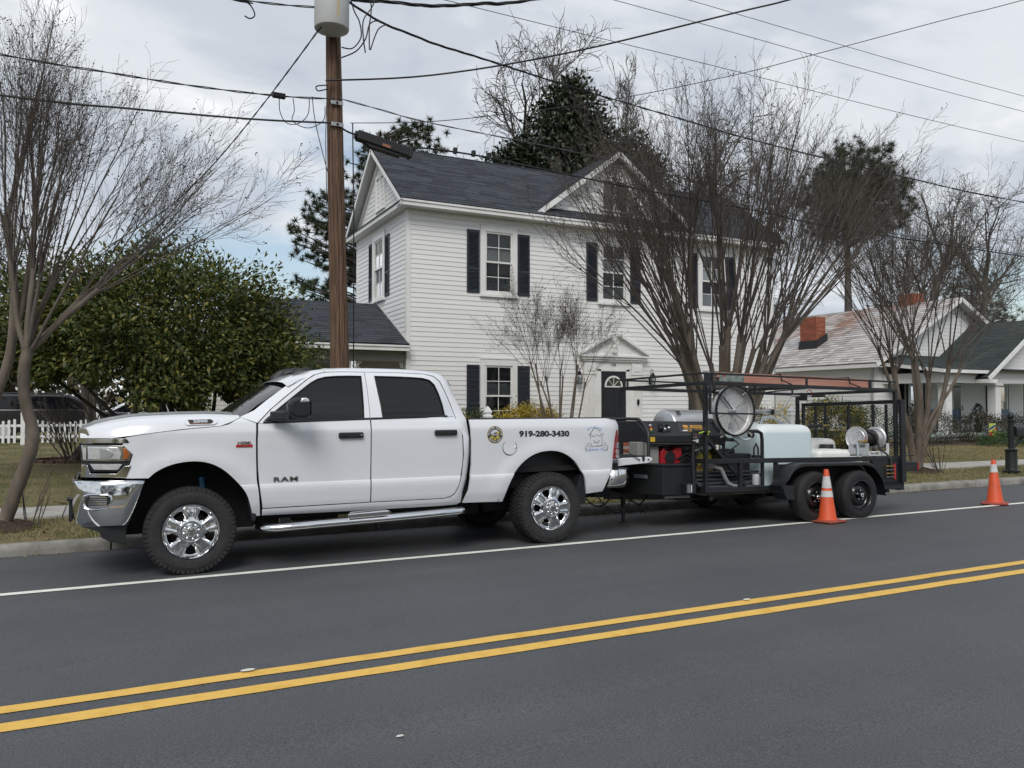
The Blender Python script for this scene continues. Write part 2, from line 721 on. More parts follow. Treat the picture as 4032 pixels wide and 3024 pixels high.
gr = blades('grass', [(-5, 8, 10.1, 12.2, 26000), (8, 22, 10.1, 12.2, 22000), (-8, 6, 13.3, 34, 42000)], 3)
tag(gr, 'short greenish grass on the verge and the left lawn', 'grass', kind='stuff')
gr = blades('grass', [(12, 34, 13.3, 18, 90000)], 4, (.02, .05), 1)
tag(gr, 'straw-coloured dormant grass on the lawn at right', 'grass', kind='stuff')
# ------------------------------------------------------------------ boards, shingles, windows for the houses
M_siding = mat('vinyl_siding', (0.80, 0.80, 0.79), 0.55, col2=(0.74, 0.74, 0.725), vscale=1.1, bump=0.10, bscale=70, rand=0.018, stretch=(0.6, 1, 6))
M_trim = mat('white_trim', (0.80, 0.80, 0.79), 0.5, col2=(0.72, 0.715, 0.69), vscale=2.5, bump=0.05, bscale=60)
M_soffit = mat('soffit_vinyl', (0.74, 0.74, 0.73), 0.6, var=0.04)
M_shut = mat('shutter_navy', (0.018, 0.022, 0.032), 0.5, var=0.2, vscale=4)
M_shingle = mat('asphalt_shingle', (0.034, 0.039, 0.048), 0.9, col2=(0.062, 0.069, 0.082), vscale=22, bump=0.8, bscale=180, rand=0.30, spec=0.3)
M_glass = glass_mat('window_glass', (0.82, 0.86, 0.87))
M_int = mat('dark_room', (0.035, 0.036, 0.036), 0.9)
M_blind = mat('window_blind', (0.55, 0.56, 0.55), 0.6)
M_blind2 = mat('window_blind_dark', (0.16, 0.165, 0.165), 0.6)
M_brick = mat('brick', (0.24, 0.068, 0.034), 0.9, col2=(0.33, 0.105, 0.055), vscale=9, bump=0.5, bscale=80, rand=0.22)
M_mortar = mat('mortar', (0.32, 0.29, 0.25), 0.95, var=0.12, vscale=20)

_board = {}


def board_mesh(e, m, proud=0.016):
    k = (round(e, 4), m.name)
    if k not in _board:
        mb = MB()
        pr = [(0.0, 0.0), (proud, 0.0), (proud, 0.008), (0.004, e + 0.004), (0.0, e + 0.004)]
        v_ = [(x_, y_, z_) for x_ in (0, 1) for (y_, z_) in pr]
        f_ = [(i, (i + 1) % 5, 5 + (i + 1) % 5, 5 + i) for i in range(5)] + [(4, 3, 2, 1, 0), (5, 6, 7, 8, 9)]
        _board[k] = mb.add(v_, f_).mesh('siding_board', m)
    return _board[k]


def siding(parent, o, u, n, z0, z1, span, e=0.127, m=None, name='siding_board'):
    """courses of lapped boards on the wall plane through o; span(z) -> list of (a, b) along u"""
    o, u, n = Vector(o), Vector(u), Vector(n)
    z = z0
    while z < z1 - 0.02:
        for (a, b) in span(z + e / 2):
            if b - a < 0.05:
                continue
            cuts = [a, b] if b - a < 3.5 else [a, a + (b - a) * rnd.uniform(.25, .75), b]
            for k in range(len(cuts) - 1):
                p = o + u * cuts[k] + n * (.0018 * k + rnd.uniform(0, .0012))
                p.z = z + rnd.uniform(-.0015, .0015)
                obj(name, board_mesh(e, m or M_siding), None, parent, axes(p, u * (cuts[k + 1] - cuts[k] - (0 if k else .002)), n, (0, 0, 1)))
        z += e


_sh = {}


def shingle_mesh(m):
    if m.name not in _sh:
        v_ = [(0, 0, 0), (1, 0, 0), (1, 1.12, 0), (0, 1.12, 0), (0, 0, 0.011), (1, 0, 0.011), (1, 1.12, 0.003), (0, 1.12, 0.003)]
        _sh[m.name] = MB().add(v_, [(4, 5, 6, 7), (0, 1, 5, 4), (1, 2, 6, 5), (3, 0, 4, 7), (2, 3, 7, 6)]).mesh('shingle', m)
    return _sh[m.name]


def shingles(parent, o, u, s, S, span, exp, wr, m, limit=300, name='shingle', jit=0.004, seed=1, thick=1):
    """courses of shingles from the eave corner o, along u and up the slope s; the nearest ones are single pieces, the rest one mass"""
    g = random.Random(seed)
    o, u, s = Vector(o), Vector(u).normalized(), Vector(s).normalized()
    n = u.cross(s).normalized()
    if n.z < 0:
        n = -n
    items = []
    t_ = 0.0
    while t_ < S - 0.01:
        hh = min(exp, S - t_)
        for (a, b) in span(t_ + hh / 2):
            x_ = a - g.uniform(0, wr[1])
            while x_ < b:
                w_ = g.uniform(*wr)
                x0, x1 = max(a, x_), min(b, x_ + w_)
                if x1 - x0 > 0.02:
                    p = o + u * (x0 + 0.002) + s * (t_ - g.uniform(0, jit)) + n * (0.004 + g.uniform(0, 0.004))
                    d = (p - Vector((0, 0, 1.545))).length
                    items.append((d, axes(p, u * (x1 - x0 - 0.004), s * hh, n * thick)))
                x_ += w_
        t_ += exp
    items.sort(key=lambda q: q[0])
    me = shingle_mesh(m)
    for d, M in items[:limit]:
        obj(name, me, None, parent, M)
    if len(items) > limit:
        mb = MB()
        base = [tuple(v.co) for v in me.vertices]
        fc = [tuple(p.vertices) for p in me.polygons]
        for d, M in items[limit:]:
            mb.add([M @ Vector(q) for q in base], fc)
        obj(name + '_field', mb, m, parent, I4, kind='stuff', recalc=False)


def bricks(parent, o, u, v, Lx, Hz, m=None, l=0.2, h=0.067, j=0.010, proud=0.010, seed=3, n=None):
    """running bond of single bricks standing proud of the mortar on one face"""
    g = random.Random(seed)
    o, u, v = Vector(o), Vector(u), Vector(v)
    nn = n if n is not None else u.cross(v)
    key = 'brick_unit' + (m or M_brick).name
    if key not in _sh:
        _sh[key] = MB().box(0, 1, 0, 1, -0.5, 1).mesh('brick', m or M_brick)
    r_ = 0
    z = 0.0
    while z + h <= Hz + 0.02:
        x_ = -(l / 2 if r_ % 2 else 0)
        while x_ < Lx:
            a, b = max(0, x_), min(Lx, x_ + l - j)
            if b - a > 0.03:
                obj('brick', _sh[key], None, parent, axes(o + u * a + v * z, u * (b - a), v * (h - j), Vector(nn) * (proud * g.uniform(0.7, 1.3))))
            x_ += l
        z += h
        r_ += 1


def make_window(parent, M, w=1.12, h=1.92, cas=0.15, blind=True, grid=(2, 2)):
    """double-hung window in wall coordinates: x across, y outward, z up from the sill; one part with its pieces below it"""
    c = cas
    mb = MB()
    mb.box(0, c, 0, 0.045, 0, h).box(w - c, w, 0, 0.045, 0, h).box(c, w - c, 0, 0.045, h - c * 1.15, h).box(-0.02, w + 0.02, 0, 0.075, -0.045, 0.03)
    mb.box(-0.012, w + 0.012, 0, 0.06, h, h + 0.03)
    mb.box(c, w - c, 0.003, 0.03, 0.03, c * 0.62)
    win = obj('window', mb, M_trim, parent, M, bevel=0.006)
    a0, a1, b0, b1 = c, w - c, c * 0.62, h - c * 1.15
    mid = (b0 + b1) / 2
    obj('room_shade', MB().box(a0 + .001, a1 - .001, -0.16, -0.15, b0, b1), M_int, win, M)
    if blind:
        mb = MB()
        z = mid - (0.25 if blind == 'long' else 0.0)
        while z < b1:
            mb.bar((a0 + .01, -0.05, z), (a1 - .01, -0.05, z), 0.022, 0.003, up=(0, .5, 1))
            z += 0.024
        obj('blind', mb, M_blind if blind is True else M_blind2, win, M)
    gx, gz_ = grid
    for (s0, s1, yy) in ((mid - 0.02, b1, 0.005), (b0, mid + 0.02, -0.02)):
        f = 0.045
        mb = MB()
        mb.box(a0, a0 + f, yy - .02, yy + .012, s0, s1).box(a1 - f, a1, yy - .02, yy + .012, s0, s1)
        mb.box(a0 + f, a1 - f, yy - .02, yy + .012, s0, s0 + f).box(a0 + f, a1 - f, yy - .02, yy + .012, s1 - f, s1)
        for i in range(1, gx):
            xx = a0 + f + (a1 - a0 - 2 * f) * i / gx
            mb.box(xx - .009, xx + .009, yy - .006, yy + .008, s0 + f, s1 - f)
        for i in range(1, gz_):
            zz = s0 + f + (s1 - s0 - 2 * f) * i / gz_
            mb.box(a0 + f, a1 - f, yy - .0055, yy + .0075, zz - .009, zz + .009)
        obj('sash', mb, M_trim, win, M)
        for i in range(gx):
            for k in range(gz_):
                x0 = a0 + f + (a1 - a0 - 2 * f) * i / gx
                x1 = a0 + f + (a1 - a0 - 2 * f) * (i + 1) / gx
                z0 = s0 + f + (s1 - s0 - 2 * f) * k / gz_
                z1 = s0 + f + (s1 - s0 - 2 * f) * (k + 1) / gz_
                obj('pane', MB().add([(x0, yy - .008, z0), (x1, yy - .008, z0), (x1, yy - .008, z1), (x0, yy - .008, z1)], [(0, 1, 2, 3)]), M_glass, win, M)
    return win


_shut = {}


def make_shutter(parent, M, w=0.37, h=1.71, m=None):
    m = m or M_shut
    k = (w, h, m.name)
    if k not in _shut:
        f = 0.05
        mb = MB().box(0, f, 0, .03, 0, h).box(w - f, w, 0, .03, 0, h).box(f, w - f, 0, .03, 0, .08).box(f, w - f, 0, .03, h - .08, h).box(f, w - f, 0, .03, h * .36, h * .36 + .07)
        mb.box(f, w - f, 0, .006, .08, h - .08)
        a = mb.mesh('shutter', m)
        mb = MB()
        z = .09
        while z < h - .09:
            if not (h * .36 - .02 < z < h * .36 + .07):
                mb.bar((f, .014, z), (w - f, .014, z), .004, .036, up=(0, -.7, 1))
            z += .034
        _shut[k] = (a, mb.mesh('louvres', m))
    s_ = obj('shutter', _shut[k][0], None, parent, M)
    obj('louvres', _shut[k][1], None, s_, M, kind='stuff')
    return s_


# ------------------------------------------------------------------ the two-storey white house
HX0, HX1, HY0, HY1 = 6.94, 19.66, 19.8, 24.5
ZW = 6.72
RYR, RZR = 22.15, 8.98
house = thing('two_storey_house', 'two-storey white clapboard house with dark shingle roof and navy shutters', 'house', (13.3, 22.1, 0.2))
mb = MB().box(HX0 + .22, HX1, HY0 + .22, HY1, 0.75, ZW + 0.2)
mb.prism([(HY0, ZW + .2), (HY1, ZW + .2), (RYR, RZR - 0.12)], (HX0, 0, 0), (0, 1, 0), (0, 0, 1), (HX1 - HX0, 0, 0))
obj('wall', mb, mat('wall_sheathing', (0.62, 0.62, 0.61), 0.8), house)
obj('foundation', MB().box(HX0 + .03, HX1 - .03, HY0 + .03, HY1, 0, 0.76), M_brick, house)
WIN = ((9.015, 4.56, True), (12.80, 4.56, True), (16.52, 4.56, True), (9.015, 0.895, 'long'), (16.52, 0.895, 'long'))


def cut(a, b, holes):
    out = [(a, b)]
    for (h0, h1) in holes:
        out = [q for (p0, p1) in out for q in ((p0, min(p1, h0)), (max(p0, h1), p1)) if q[1] > q[0]]
    return out


siding(house, (HX1 - .08, HY0, 0), (-1, 0, 0), (0, -1, 0), 0.70, ZW + .05,
       lambda z: cut(0, HX1 - HX0 - .16, [(HX1 - .08 - wx - 1.04, HX1 - .08 - wx - .08) for (wx, wz, _) in WIN if wz + .06 < z < wz + 1.82]))
rs = (RZR - 6.86) / (RYR - (HY0 - 0.4))
siding(house, (HX0, HY0 + .08, 0), (0, 1, 0), (-1, 0, 0), 0.70, ZW + .05, lambda z: cut(0, HY1 - HY0 - .16, [(21.70 - HY0 - .08, 22.66 - HY0 - .08)] if 4.62 < z < 6.38 else []))
siding(house, (HX0, HY0, 0), (0, 1, 0), (-1, 0, 0), ZW + 0.2, RZR - 0.4,
       lambda z: [((z - ZW + 0.1) / rs * 1.0 + 0.05, (HY1 - HY0) - (z - ZW + 0.1) / rs - 0.05)])
for (cx, cy) in ((HX0, HY0), (HX1, HY0), (HX0, HY1)):
    mb = MB().box(cx - .025, cx + .085, cy - .028, cy - .001, .7, ZW) if cx == HX0 and cy == HY0 else MB()
    if cx == HX0:
        d = 1 if cy == HY0 else -1
        mb.box(cx - .027, cx + .001, min(cy, cy + d * .09) - .0, max(cy, cy + d * .09), .7, ZW)
    else:
        mb.box(cx - .085, cx + .025, cy - .028, cy - .001, .7, ZW)
    obj('corner_board', mb, M_trim, house)

# roof deck, fascia, soffit, rake boards
OX, OYF, OYB = 0.30, 0.40, 0.40
ey0, ey1 = HY0 - OYF, HY1 + OYB
rx0, rx1 = HX0 - OX, HX1 + OX
ez = 6.86
deck = MB()
for (ya, yb) in ((ey0, RYR), (ey1, RYR)):
    deck.add([(rx0, ya, ez), (rx1, ya, ez), (rx1, yb, RZR), (rx0, yb, RZR), (rx0, ya, ez - .06), (rx1, ya, ez - .06), (rx1, yb, RZR - .06), (rx0, yb, RZR - .06)],
             [(0, 1, 2, 3), (7, 6, 5, 4), (0, 4, 5, 1), (1, 5, 6, 2), (2, 6, 7, 3), (3, 7, 4, 0)])
roof = obj('roof', deck, M_shingle, house)
slope = Vector((0, RYR - ey0, RZR - ez))
shingles(roof, (rx0 - .02, ey0 - .03, ez - .012), (1, 0, 0), slope, slope.length, lambda t_: [(0, rx1 - rx0 + .04)], 0.145, (0.28, 0.62), M_shingle, 300, seed=2)
mb = MB().tube([(rx0 - .02, RYR, RZR + .01), (rx1 + .02, RYR, RZR + .01)], 0.05, 6, squash=.6)
obj('ridge_cap', mb, M_shingle, roof)
mb = MB()
mb.box(rx0 + .02, rx1 - .02, ey0 - .002, ey0 + .022, ez - .175, ez - .045)      # fascia
mb.box(rx0, rx1, ey0 - .03, ey0 - .004, ez - .075, ez - .02)                    # gutter-like drip
mb.box(HX0 + .0, HX1 - .0, HY0 - .03, HY0 - .002, ZW - .17, ZW - .02)           # frieze
obj('front_fascia', mb, M_trim, house, bevel=0.006)
obj('front_soffit', MB().box(rx0 + .02, rx1 - .02, ey0 + .023, HY0 + .01, ZW - .02, ZW + .01), M_soffit, house)
for gx_, sg in ((rx0, -1), (rx1, 1)):
    mb = MB()
    for ya in (ey0, ey1):
        p, q = Vector((gx_ + sg * -.015, ya, ez - .11)), Vector((gx_ + sg * -.015, RYR, RZR - .11))
        mb.bar(p, q, .03, .17, up=(0, 0, 1))
        wx = HX0 if sg < 0 else HX1
        mb.bar((wx + sg * .015, ya + (.42 if ya == ey0 else -.42), ez + .10), (wx + sg * .015, RYR, RZR - .30), .03, .16)
    obj('rake_board', mb, M_trim, house)
    mb = MB()
    for ya in (ey0, ey1):
        mb.add([(gx_ - sg * .03, ya, ez - .07), (gx_ - sg * .03, RYR, RZR - .07), ((HX0 if sg < 0 else HX1), RYR, RZR - .07), ((HX0 if sg < 0 else HX1), ya, ez - .07)], [(0, 1, 2, 3)])
    obj('rake_soffit', mb, M_soffit, house)
# the boxed cornice return below the left gable
mb = MB().box(rx0 + .02, rx0 + .045, ey0 + .02, ey1 - .02, ez - .175, ez - .045)
obj('gable_fascia', mb, M_trim, house, bevel=0.005)
obj('gable_soffit', MB().box(rx0 + .045, HX0 + .01, ey0 + .025, ey1 - .02, ZW - .019, ZW + .012), M_soffit, house)
obj('gable_apron', MB().add([(rx0 - .01, ey0 + .02, ez - .04), (rx0 - .01, ey1 - .02, ez - .04), (HX0 + .01, ey1 - .3, ez + .13), (HX0 + .01, ey0 + .3, ez + .13),
                             (rx0 - .01, ey0 + .02, ez - .06), (rx0 - .01, ey1 - .02, ez - .06)], [(0, 1, 2, 3), (0, 4, 5, 1)]), M_shingle, house, recalc=False)

# windows with shutters on the front
FW = lambda x, z: axes((x, HY0 - .012, z), (1, 0, 0), (0, -1, 0), (0, 0, 1))
for (wx, wz, bl) in WIN:
    make_window(house, FW(wx, wz), blind=bl)
    for sx in (wx - .395, wx + 1.12 + .025):
        make_shutter(house, FW(sx, wz + .05), h=1.71)
SW = lambda y, z: axes((HX0 - .012, y, z), (0, -1, 0), (-1, 0, 0), (0, 0, 1))
make_window(house, SW(22.74, 4.56), blind='long')
make_shutter(house, SW(23.14, 4.61))
make_shutter(house, SW(21.60, 4.61))
gw = MB().box(0, .1, 0, .04, 0, 1.06).box(.79, .89, 0, .04, 0, 1.06).box(.1, .79, 0, .04, .96, 1.06).box(.1, .79, 0, .05, 0, .06).box(.40, .49, 0, .035, .06, .96)
g1 = obj('gable_vent', gw, M_trim, house, SW(22.50, 7.12), bevel=.005)
obj('vent_louvres', MB().box(.1, .40, -.03, -.02, .06, .96).box(.49, .79, -.03, -.02, .06, .96), mat('vent_grey', (.42, .42, .40), .7), g1, SW(22.50, 7.12))

# cross gable over the door
GX, GZ, GHW = 13.40, 9.06, 2.86
gy = HY0 - .02
gez = 6.93
mb = MB().prism([(GX - GHW + .32, gez), (GX + GHW - .32, gez), (GX, GZ - .22)], (0, gy, 0), (1, 0, 0), (0, 0, 1), (0, 2.2, 0))
obj('gable_wall', mb, mat('wall_sheathing'), house)
gs = (GZ - gez) / GHW
siding(house, (GX + GHW, gy, 0), (-1, 0, 0), (0, -1, 0), gez + .12, GZ - .35, lambda z: [((z - gez) / gs + .36, 2 * GHW - (z - gez) / gs - .36)])
for sg in (-1, 1):
    mb = MB()
    yb = RYR + .3
    a0, a1 = (GX + sg * (GHW + .0), gez - .02), (GX, GZ)
    yv = gy - .30
    yend0 = ey0 + (a0[1] - ez) / (slope.z / slope.y)
    mb.add([(a0[0], yv, a0[1]), (a1[0], yv, a1[1]), (a1[0], yb, a1[1]), (a0[0], yend0 + .3, a0[1]),
            (a0[0], yv, a0[1] - .05), (a1[0], yv, a1[1] - .05), (a1[0], yb, a1[1] - .05), (a0[0], yend0 + .3, a0[1] - .05)],
           [(0, 1, 2, 3), (7, 6, 5, 4), (0, 4, 5, 1), (1, 5, 6, 2), (2, 6, 7, 3), (3, 7, 4, 0)])
    gr_ = obj('gable_roof', mb, M_shingle, house)
    up = Vector((a1[0] - a0[0], 0, a1[1] - a0[1]))
    Sg = up.length
    sp = lambda t_, S=Sg: [(0, .25 + (t_ / S) * (RYR - gy + .2))]
    shingles(gr_, (a0[0], yv - .02, a0[1]), (0, 1, 0), up, Sg, sp, 0.145, (.28, .62), M_shingle, 40, seed=5 + sg)
    mb = MB()
    mb.bar((a0[0], yv + .012, a0[1] - .10), (a1[0], yv + .012, a1[1] - .10), .03, .15)
    mb.bar((a0[0] - sg * .36, gy - .012, a0[1] + .06), (a1[0], gy - .012, a1[1] - .28), .028, .16)
    obj('gable_rake', mb, M_trim, house)
    obj('gable_soffit', MB().add([(a0[0], yv, a0[1] - .055), (a1[0], yv, a1[1] - .055), (a1[0], gy, a1[1] - .055), (a0[0], gy, a0[1] - .055)], [(0, 1, 2, 3)]), M_soffit, house)
gw2 = obj('gable_vent', gw, M_trim, house, axes((GX - .55, gy - .015, 7.28), (1.2, 0, 0), (0, -1, 0), (0, 0, .95)), bevel=.005)
obj('vent_louvres', MB().box(.1, .40, -.01, .01, .06, .96).box(.49, .79, -.01, .01, .06, .96), mat('vent_dark', (.10, .10, .10), .7), gw2, W[gw2.name])

# door with fluted pilasters and broken pediment
DX = 13.30
dm = axes((DX, HY0 - .014, 0), (1, 0, 0), (0, -1, 0), (0, 0, 1))
sur = MB()
sur.box(-1.0, 1.0, 0, .05, .60, 3.0)
sur2 = MB()
for sg in (-1, 1):
    sur2.box(sg * .82 - .17, sg * .82 + .17, .05, .085, .62, 2.55)
    for i in range(6):
        xx = sg * .82 - .125 + i * .05
        sur2.box(xx - .013, xx + .013, .085, .105, .82, 2.42)
    sur2.box(sg * .82 - .19, sg * .82 + .19, .05, .11, .60, .80).box(sg * .82 - .12, sg * .82 + .12, .11, .12, .66, .75)
    sur2.box(sg * .82 - .19, sg * .82 + .19, .05, .11, 2.46, 2.80).box(sg * .82 - .11, sg * .82 + .11, .11, .125, 2.56, 2.72)
    sur2.box(sg * .50 - .06, sg * .50 + .06, .05, .08, .60, 2.62)
sur2.box(-.56, .56, .05, .08, 2.56, 2.64)
sur2.box(-.62, .62, .05, .07, 2.64, 2.86)
ds = obj('door_surround', sur, M_trim, house, dm)
obj('pilaster_trim', sur2, M_trim, ds, dm, bevel=.004)
mb = MB().box(-1.10, 1.10, .05, .16, 2.90, 2.97).box(-1.16, 1.16, .05, .20, 2.97, 3.02)
for i in range(44):
    mb.box(-1.05 + i * .048, -1.05 + i * .048 + .026, .10, .135, 2.84, 2.90)
mb.prism([(-1.1, 3.02), (1.1, 3.02), (.0, 3.60)], (0, .05, 0), (1, 0, 0), (0, 0, 1), (0, .03, 0))
for sg in (-1, 1):
    mb.prism([(sg * 1.2, 3.02), (sg * 1.2, 3.09), (sg * .10, 3.68), (sg * .10, 3.60)], (0, .05, 0), (1, 0, 0), (0, 0, 1), (0, .17, 0))
    for i in range(16):
        f_ = i / 16
        xx, zz = sg * (1.08 - .95 * f_), 3.035 + .52 * f_
        mb.box(xx - .014, xx + .014, .08, .13, zz, zz + .035)
mb.lathe([(.0, .34), (.03, .33), (.05, .27), (.045, .2), (.02, .17), (.055, .12), (.06, .08), (.03, .04), (.05, 0)], (0, .12, 3.18), (0, 0, 1), 12)
mb.box(-.075, .075, .08, .19, 3.10, 3.18)
obj('pediment', mb, M_trim, ds, dm, bevel=.003)
M_door = mat('door_black', (0.012, 0.014, 0.017), 0.35, var=.2)
door = obj('door', MB().box(-.44, .44, .02, .055, .60, 2.56), M_door, house, dm)
mb = MB()
for (a, b, c, d) in ((-.36, -.04, .72, 1.15), (.04, .36, .72, 1.15), (-.36, -.04, 1.26, 2.0), (.04, .36, 1.26, 2.0)):
    mb.box(a, b, .055, .064, c, d)
obj('door_panels', mb, M_door, door, dm, bevel=.006)
mb = MB()
fr_ = []
for r0, r1 in ((.26, .31),):
    n = 16
    p_ = [(math.cos(math.pi * i / n) * r1, math.sin(math.pi * i / n) * r1) for i in range(n + 1)] + [(math.cos(math.pi * i / n) * r0, math.sin(math.pi * i / n) * r0) for i in range(n, -1, -1)]
    for i in range(n):
        a, b = math.pi * i / n, math.pi * (i + 1) / n
        mb.prism([(math.cos(a) * r0, math.sin(a) * r0), (math.cos(a) * r1, math.sin(a) * r1), (math.cos(b) * r1, math.sin(b) * r1), (math.cos(b) * r0, math.sin(b) * r0)], (0, .056, 2.12), (1, 0, 0), (0, 0, 1), (0, .02, 0))
mb.box(-.31, .31, .056, .076, 2.09, 2.125)
for a in (45, 90, 135):
    mb.bar((0, .064, 2.12), (math.cos(R(a)) * .27, .064, 2.12 + math.sin(R(a)) * .27), .012, .024, up=(0, 1, 0))
obj('fanlight', mb, M_trim, door, dm)
obj('fanlight_glass', MB().prism([(math.cos(math.pi * i / 12) * .28, math.sin(math.pi * i / 12) * .28) for i in range(13)], (0, .0562, 2.12), (1, 0, 0), (0, 0, 1), (0, .004, 0)), M_glass, door, dm)
obj('door_number', text_mb('508', .11, .004, .002), mat('numeral_grey', (.30, .29, .27), .4, .5), ds, dm @ axes((0, .075, 2.745), (1, 0, 0), (0, 0, 1), (0, 1, 0)))
# wall lanterns
M_iron = mat('black_iron', (0.012, 0.012, 0.013), 0.5, 0.6)
for lx in (12.08, 14.66):
    lm = axes((lx, HY0 - .016, 2.18), (1, 0, 0), (0, -1, 0), (0, 0, 1))
    ln = thing('wall_lantern', 'black carriage lantern on clapboards %s of the front door' % ('right' if lx > 13 else 'left'), 'lantern', (lx, HY0 - .016, 2.0), group='lanterns beside the front door')
    mb = MB().box(-.05, .05, 0, .02, .02, .20).tube([(0, .02, .2), (0, .05, .42), (0, .10, .47), (0, .15, .42), (0, .15, .33)], .009, 6)
    mb.lathe([(.02, .36), (.05, .34), (.055, .30), (.11, .26), (.115, .25)], (0, .15, 0), (0, 0, 1), 4)
    mb.lathe([(.07, -.02), (.075, .0)], (0, .15, 0), (0, 0, 1), 4)
    for a in range(4):
        t_ = math.pi / 2 * a
        mb.bar((math.cos(t_) * .07, .15 + math.sin(t_) * .07, 0), (math.cos(t_) * .11, .15 + math.sin(t_) * .11, .25), .010, .010)
    obj('bracket', mb, M_iron, ln, lm)
    obj('lamp_glass', MB().lathe([(.066, .0), (.105, .25)], (0, .15, 0), (0, 0, 1), 4, cap=False), M_glass, ln, lm)
# door knocker plaque on the right pilaster
obj('pilaster_plaque', MB().prism([(-.03, .0), (.0, -.06), (.04, 0), (.05, .1), (.02, .15), (-.03, .12)], (.84, .106, 1.60), (1, 0, 0), (0, 0, 1), (0, .02, 0)), M_iron, ds, dm)
# brick steps and stoop
st = MB().box(12.0, 14.75, 18.45, HY0 - .06, 0.1, .585).box(12.2, 14.55, 18.10, 18.45, .1, .42).box(12.2, 14.55, 17.78, 18.10, .1, .26)
stoop = obj('front_steps', st, M_mortar, house)
bricks(stoop, (12.0, 18.45, .12), (1, 0, 0), (0, 0, 1), 2.75, .46, n=(0, -1, 0))
bricks(stoop, (12.2, 18.10, .12), (1, 0, 0), (0, 0, 1), 2.35, .30, n=(0, -1, 0), seed=4)

# carport on the left side: shingle shed over posts with scroll brackets
cx0, cx1 = 2.9, HX0 - .02
cy0, cy1 = 19.55, 22.35
cz0, cz1 = 3.13, 4.47
mb = MB()
for (ya, yb) in ((cy0, cy1), (cy1 + 2.8, cy1)):
    mb.add([(cx0, ya, cz0), (cx1, ya, cz0), (cx1, yb, cz1), (cx0, yb, cz1), (cx0, ya, cz0 - .05), (cx1, ya, cz0 - .05), (cx1, yb, cz1 - .05), (cx0, yb, cz1 - .05)],
           [(0, 1, 2, 3), (7, 6, 5, 4), (0, 4, 5, 1), (1, 5, 6, 2), (2, 6, 7, 3), (3, 7, 4, 0)])
cr = obj('carport_roof', mb, M_shingle, house)
cs = Vector((0, cy1 - cy0, cz1 - cz0))
shingles(cr, (cx0, cy0 - .03, cz0 - .01), (1, 0, 0), cs, cs.length, lambda t_: [(0, cx1 - cx0 - .01)], .145, (.28, .62), M_shingle, 160, seed=9)
obj('carport_fascia', MB().box(cx0, cx1, cy0 - .005, cy0 + .02, 2.95, cz0 - .03).box(cx0 - .005, cx1, cy0 - .03, cy0 - .006, cz0 - .085, cz0 - .04).box(cx0, cx0 + .025, cy0 + .02, cy1 + 2.6, 2.95, 3.08), M_trim, house, bevel=.005)
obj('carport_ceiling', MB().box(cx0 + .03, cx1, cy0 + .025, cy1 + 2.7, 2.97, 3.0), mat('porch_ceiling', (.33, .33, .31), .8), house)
obj('carport_beam', MB().box(cx0 + .1, cx1, cy0 + .35, cy0 + .49, 2.70, 2.968), mat('beam_grey', (.36, .36, .34), .8), house)
obj('carport_flashing', MB().add([(HX0 - .035, cy0 - .03, cz0 + .0), (HX0 - .035, cy1, cz1 + .0), (HX0 - .035, cy1, cz1 + .07), (HX0 - .035, cy0 - .03, cz0 + .07), (HX0 - .06, cy0 - .03, cz0 + .015), (HX0 - .06, cy1, cz1 + .015)], [(0, 1, 2, 3), (0, 1, 5, 4)]), M_trim, house, recalc=False)
for px in (5.44, 3.2):
    obj('carport_post', MB().box(px - .055, px + .055, cy0 + .37, cy0 + .47, .2, 2.70), M_trim, house, bevel=.008)


def scroll(parent, o, sx):
    mb = MB()
    def sp(cx_, cz_, r0, r1, a0, a1, n=14):
        pts = []
        for i in range(n):
            f_ = i / (n - 1)
            a = R(a0 + (a1 - a0) * f_)
            r_ = r0 + (r1 - r0) * f_
            pts.append((sx * (cx_ + r_ * math.cos(a)), 0, cz_ + r_ * math.sin(a)))
        mb.tube(pts, .014, 5)
    mb.tube([(0, 0, 0), (0, 0, -.38)], .012, 4)
    mb.tube([(0, 0, 0), (sx * .3, 0, 0)], .012, 4)
    mb.tube([(sx * .28, 0, -.02), (sx * .2, 0, -.10), (sx * .10, 0, -.2), (sx * .03, 0, -.36)], .016, 5)
    sp(.11, -.09, .08, .02, 200, 620)
    sp(.20, -.06, .05, .015, 30, 420)
    sp(.06, -.25, .055, .015, 100, 500)
    sp(.17, -.17, .05, .015, -60, 320)
    obj('scroll_bracket', mb, M_trim, parent, T(*o))


scroll(house, (5.50, cy0 + .42, 2.69), 1)
scroll(house, (6.88, cy0 + .42, 2.90), -1)
# rear wing seen through the carport and below the camellia
obj('rear_wing', MB().box(1.7, HX0 - .02, 25.2, 29, .25, 3.0), mat('wall_sheathing'), house)
siding(house, (HX0 - .03, 25.2, 0), (-1, 0, 0), (0, -1, 0), .3, 2.98, lambda z: [(0, 1.85), (2.35, 5.2)])
obj('wing_window', MB().box(6.28, 6.86, 25.13, 25.16, 1.4, 2.75), M_shut, house)
obj('wing_door', MB().box(4.6, 5.05, 25.14, 25.19, .3, 2.45), mat('wing_door_grey', (.20, .20, .195), .7), house)
obj('meter_pipe', MB().tube([(HX1 + .06, HY0 - .02, .6), (HX1 + .06, HY0 - .02, 4.0)], .03, 8), mat('conduit', (.4, .4, .4), .5, .6), house)
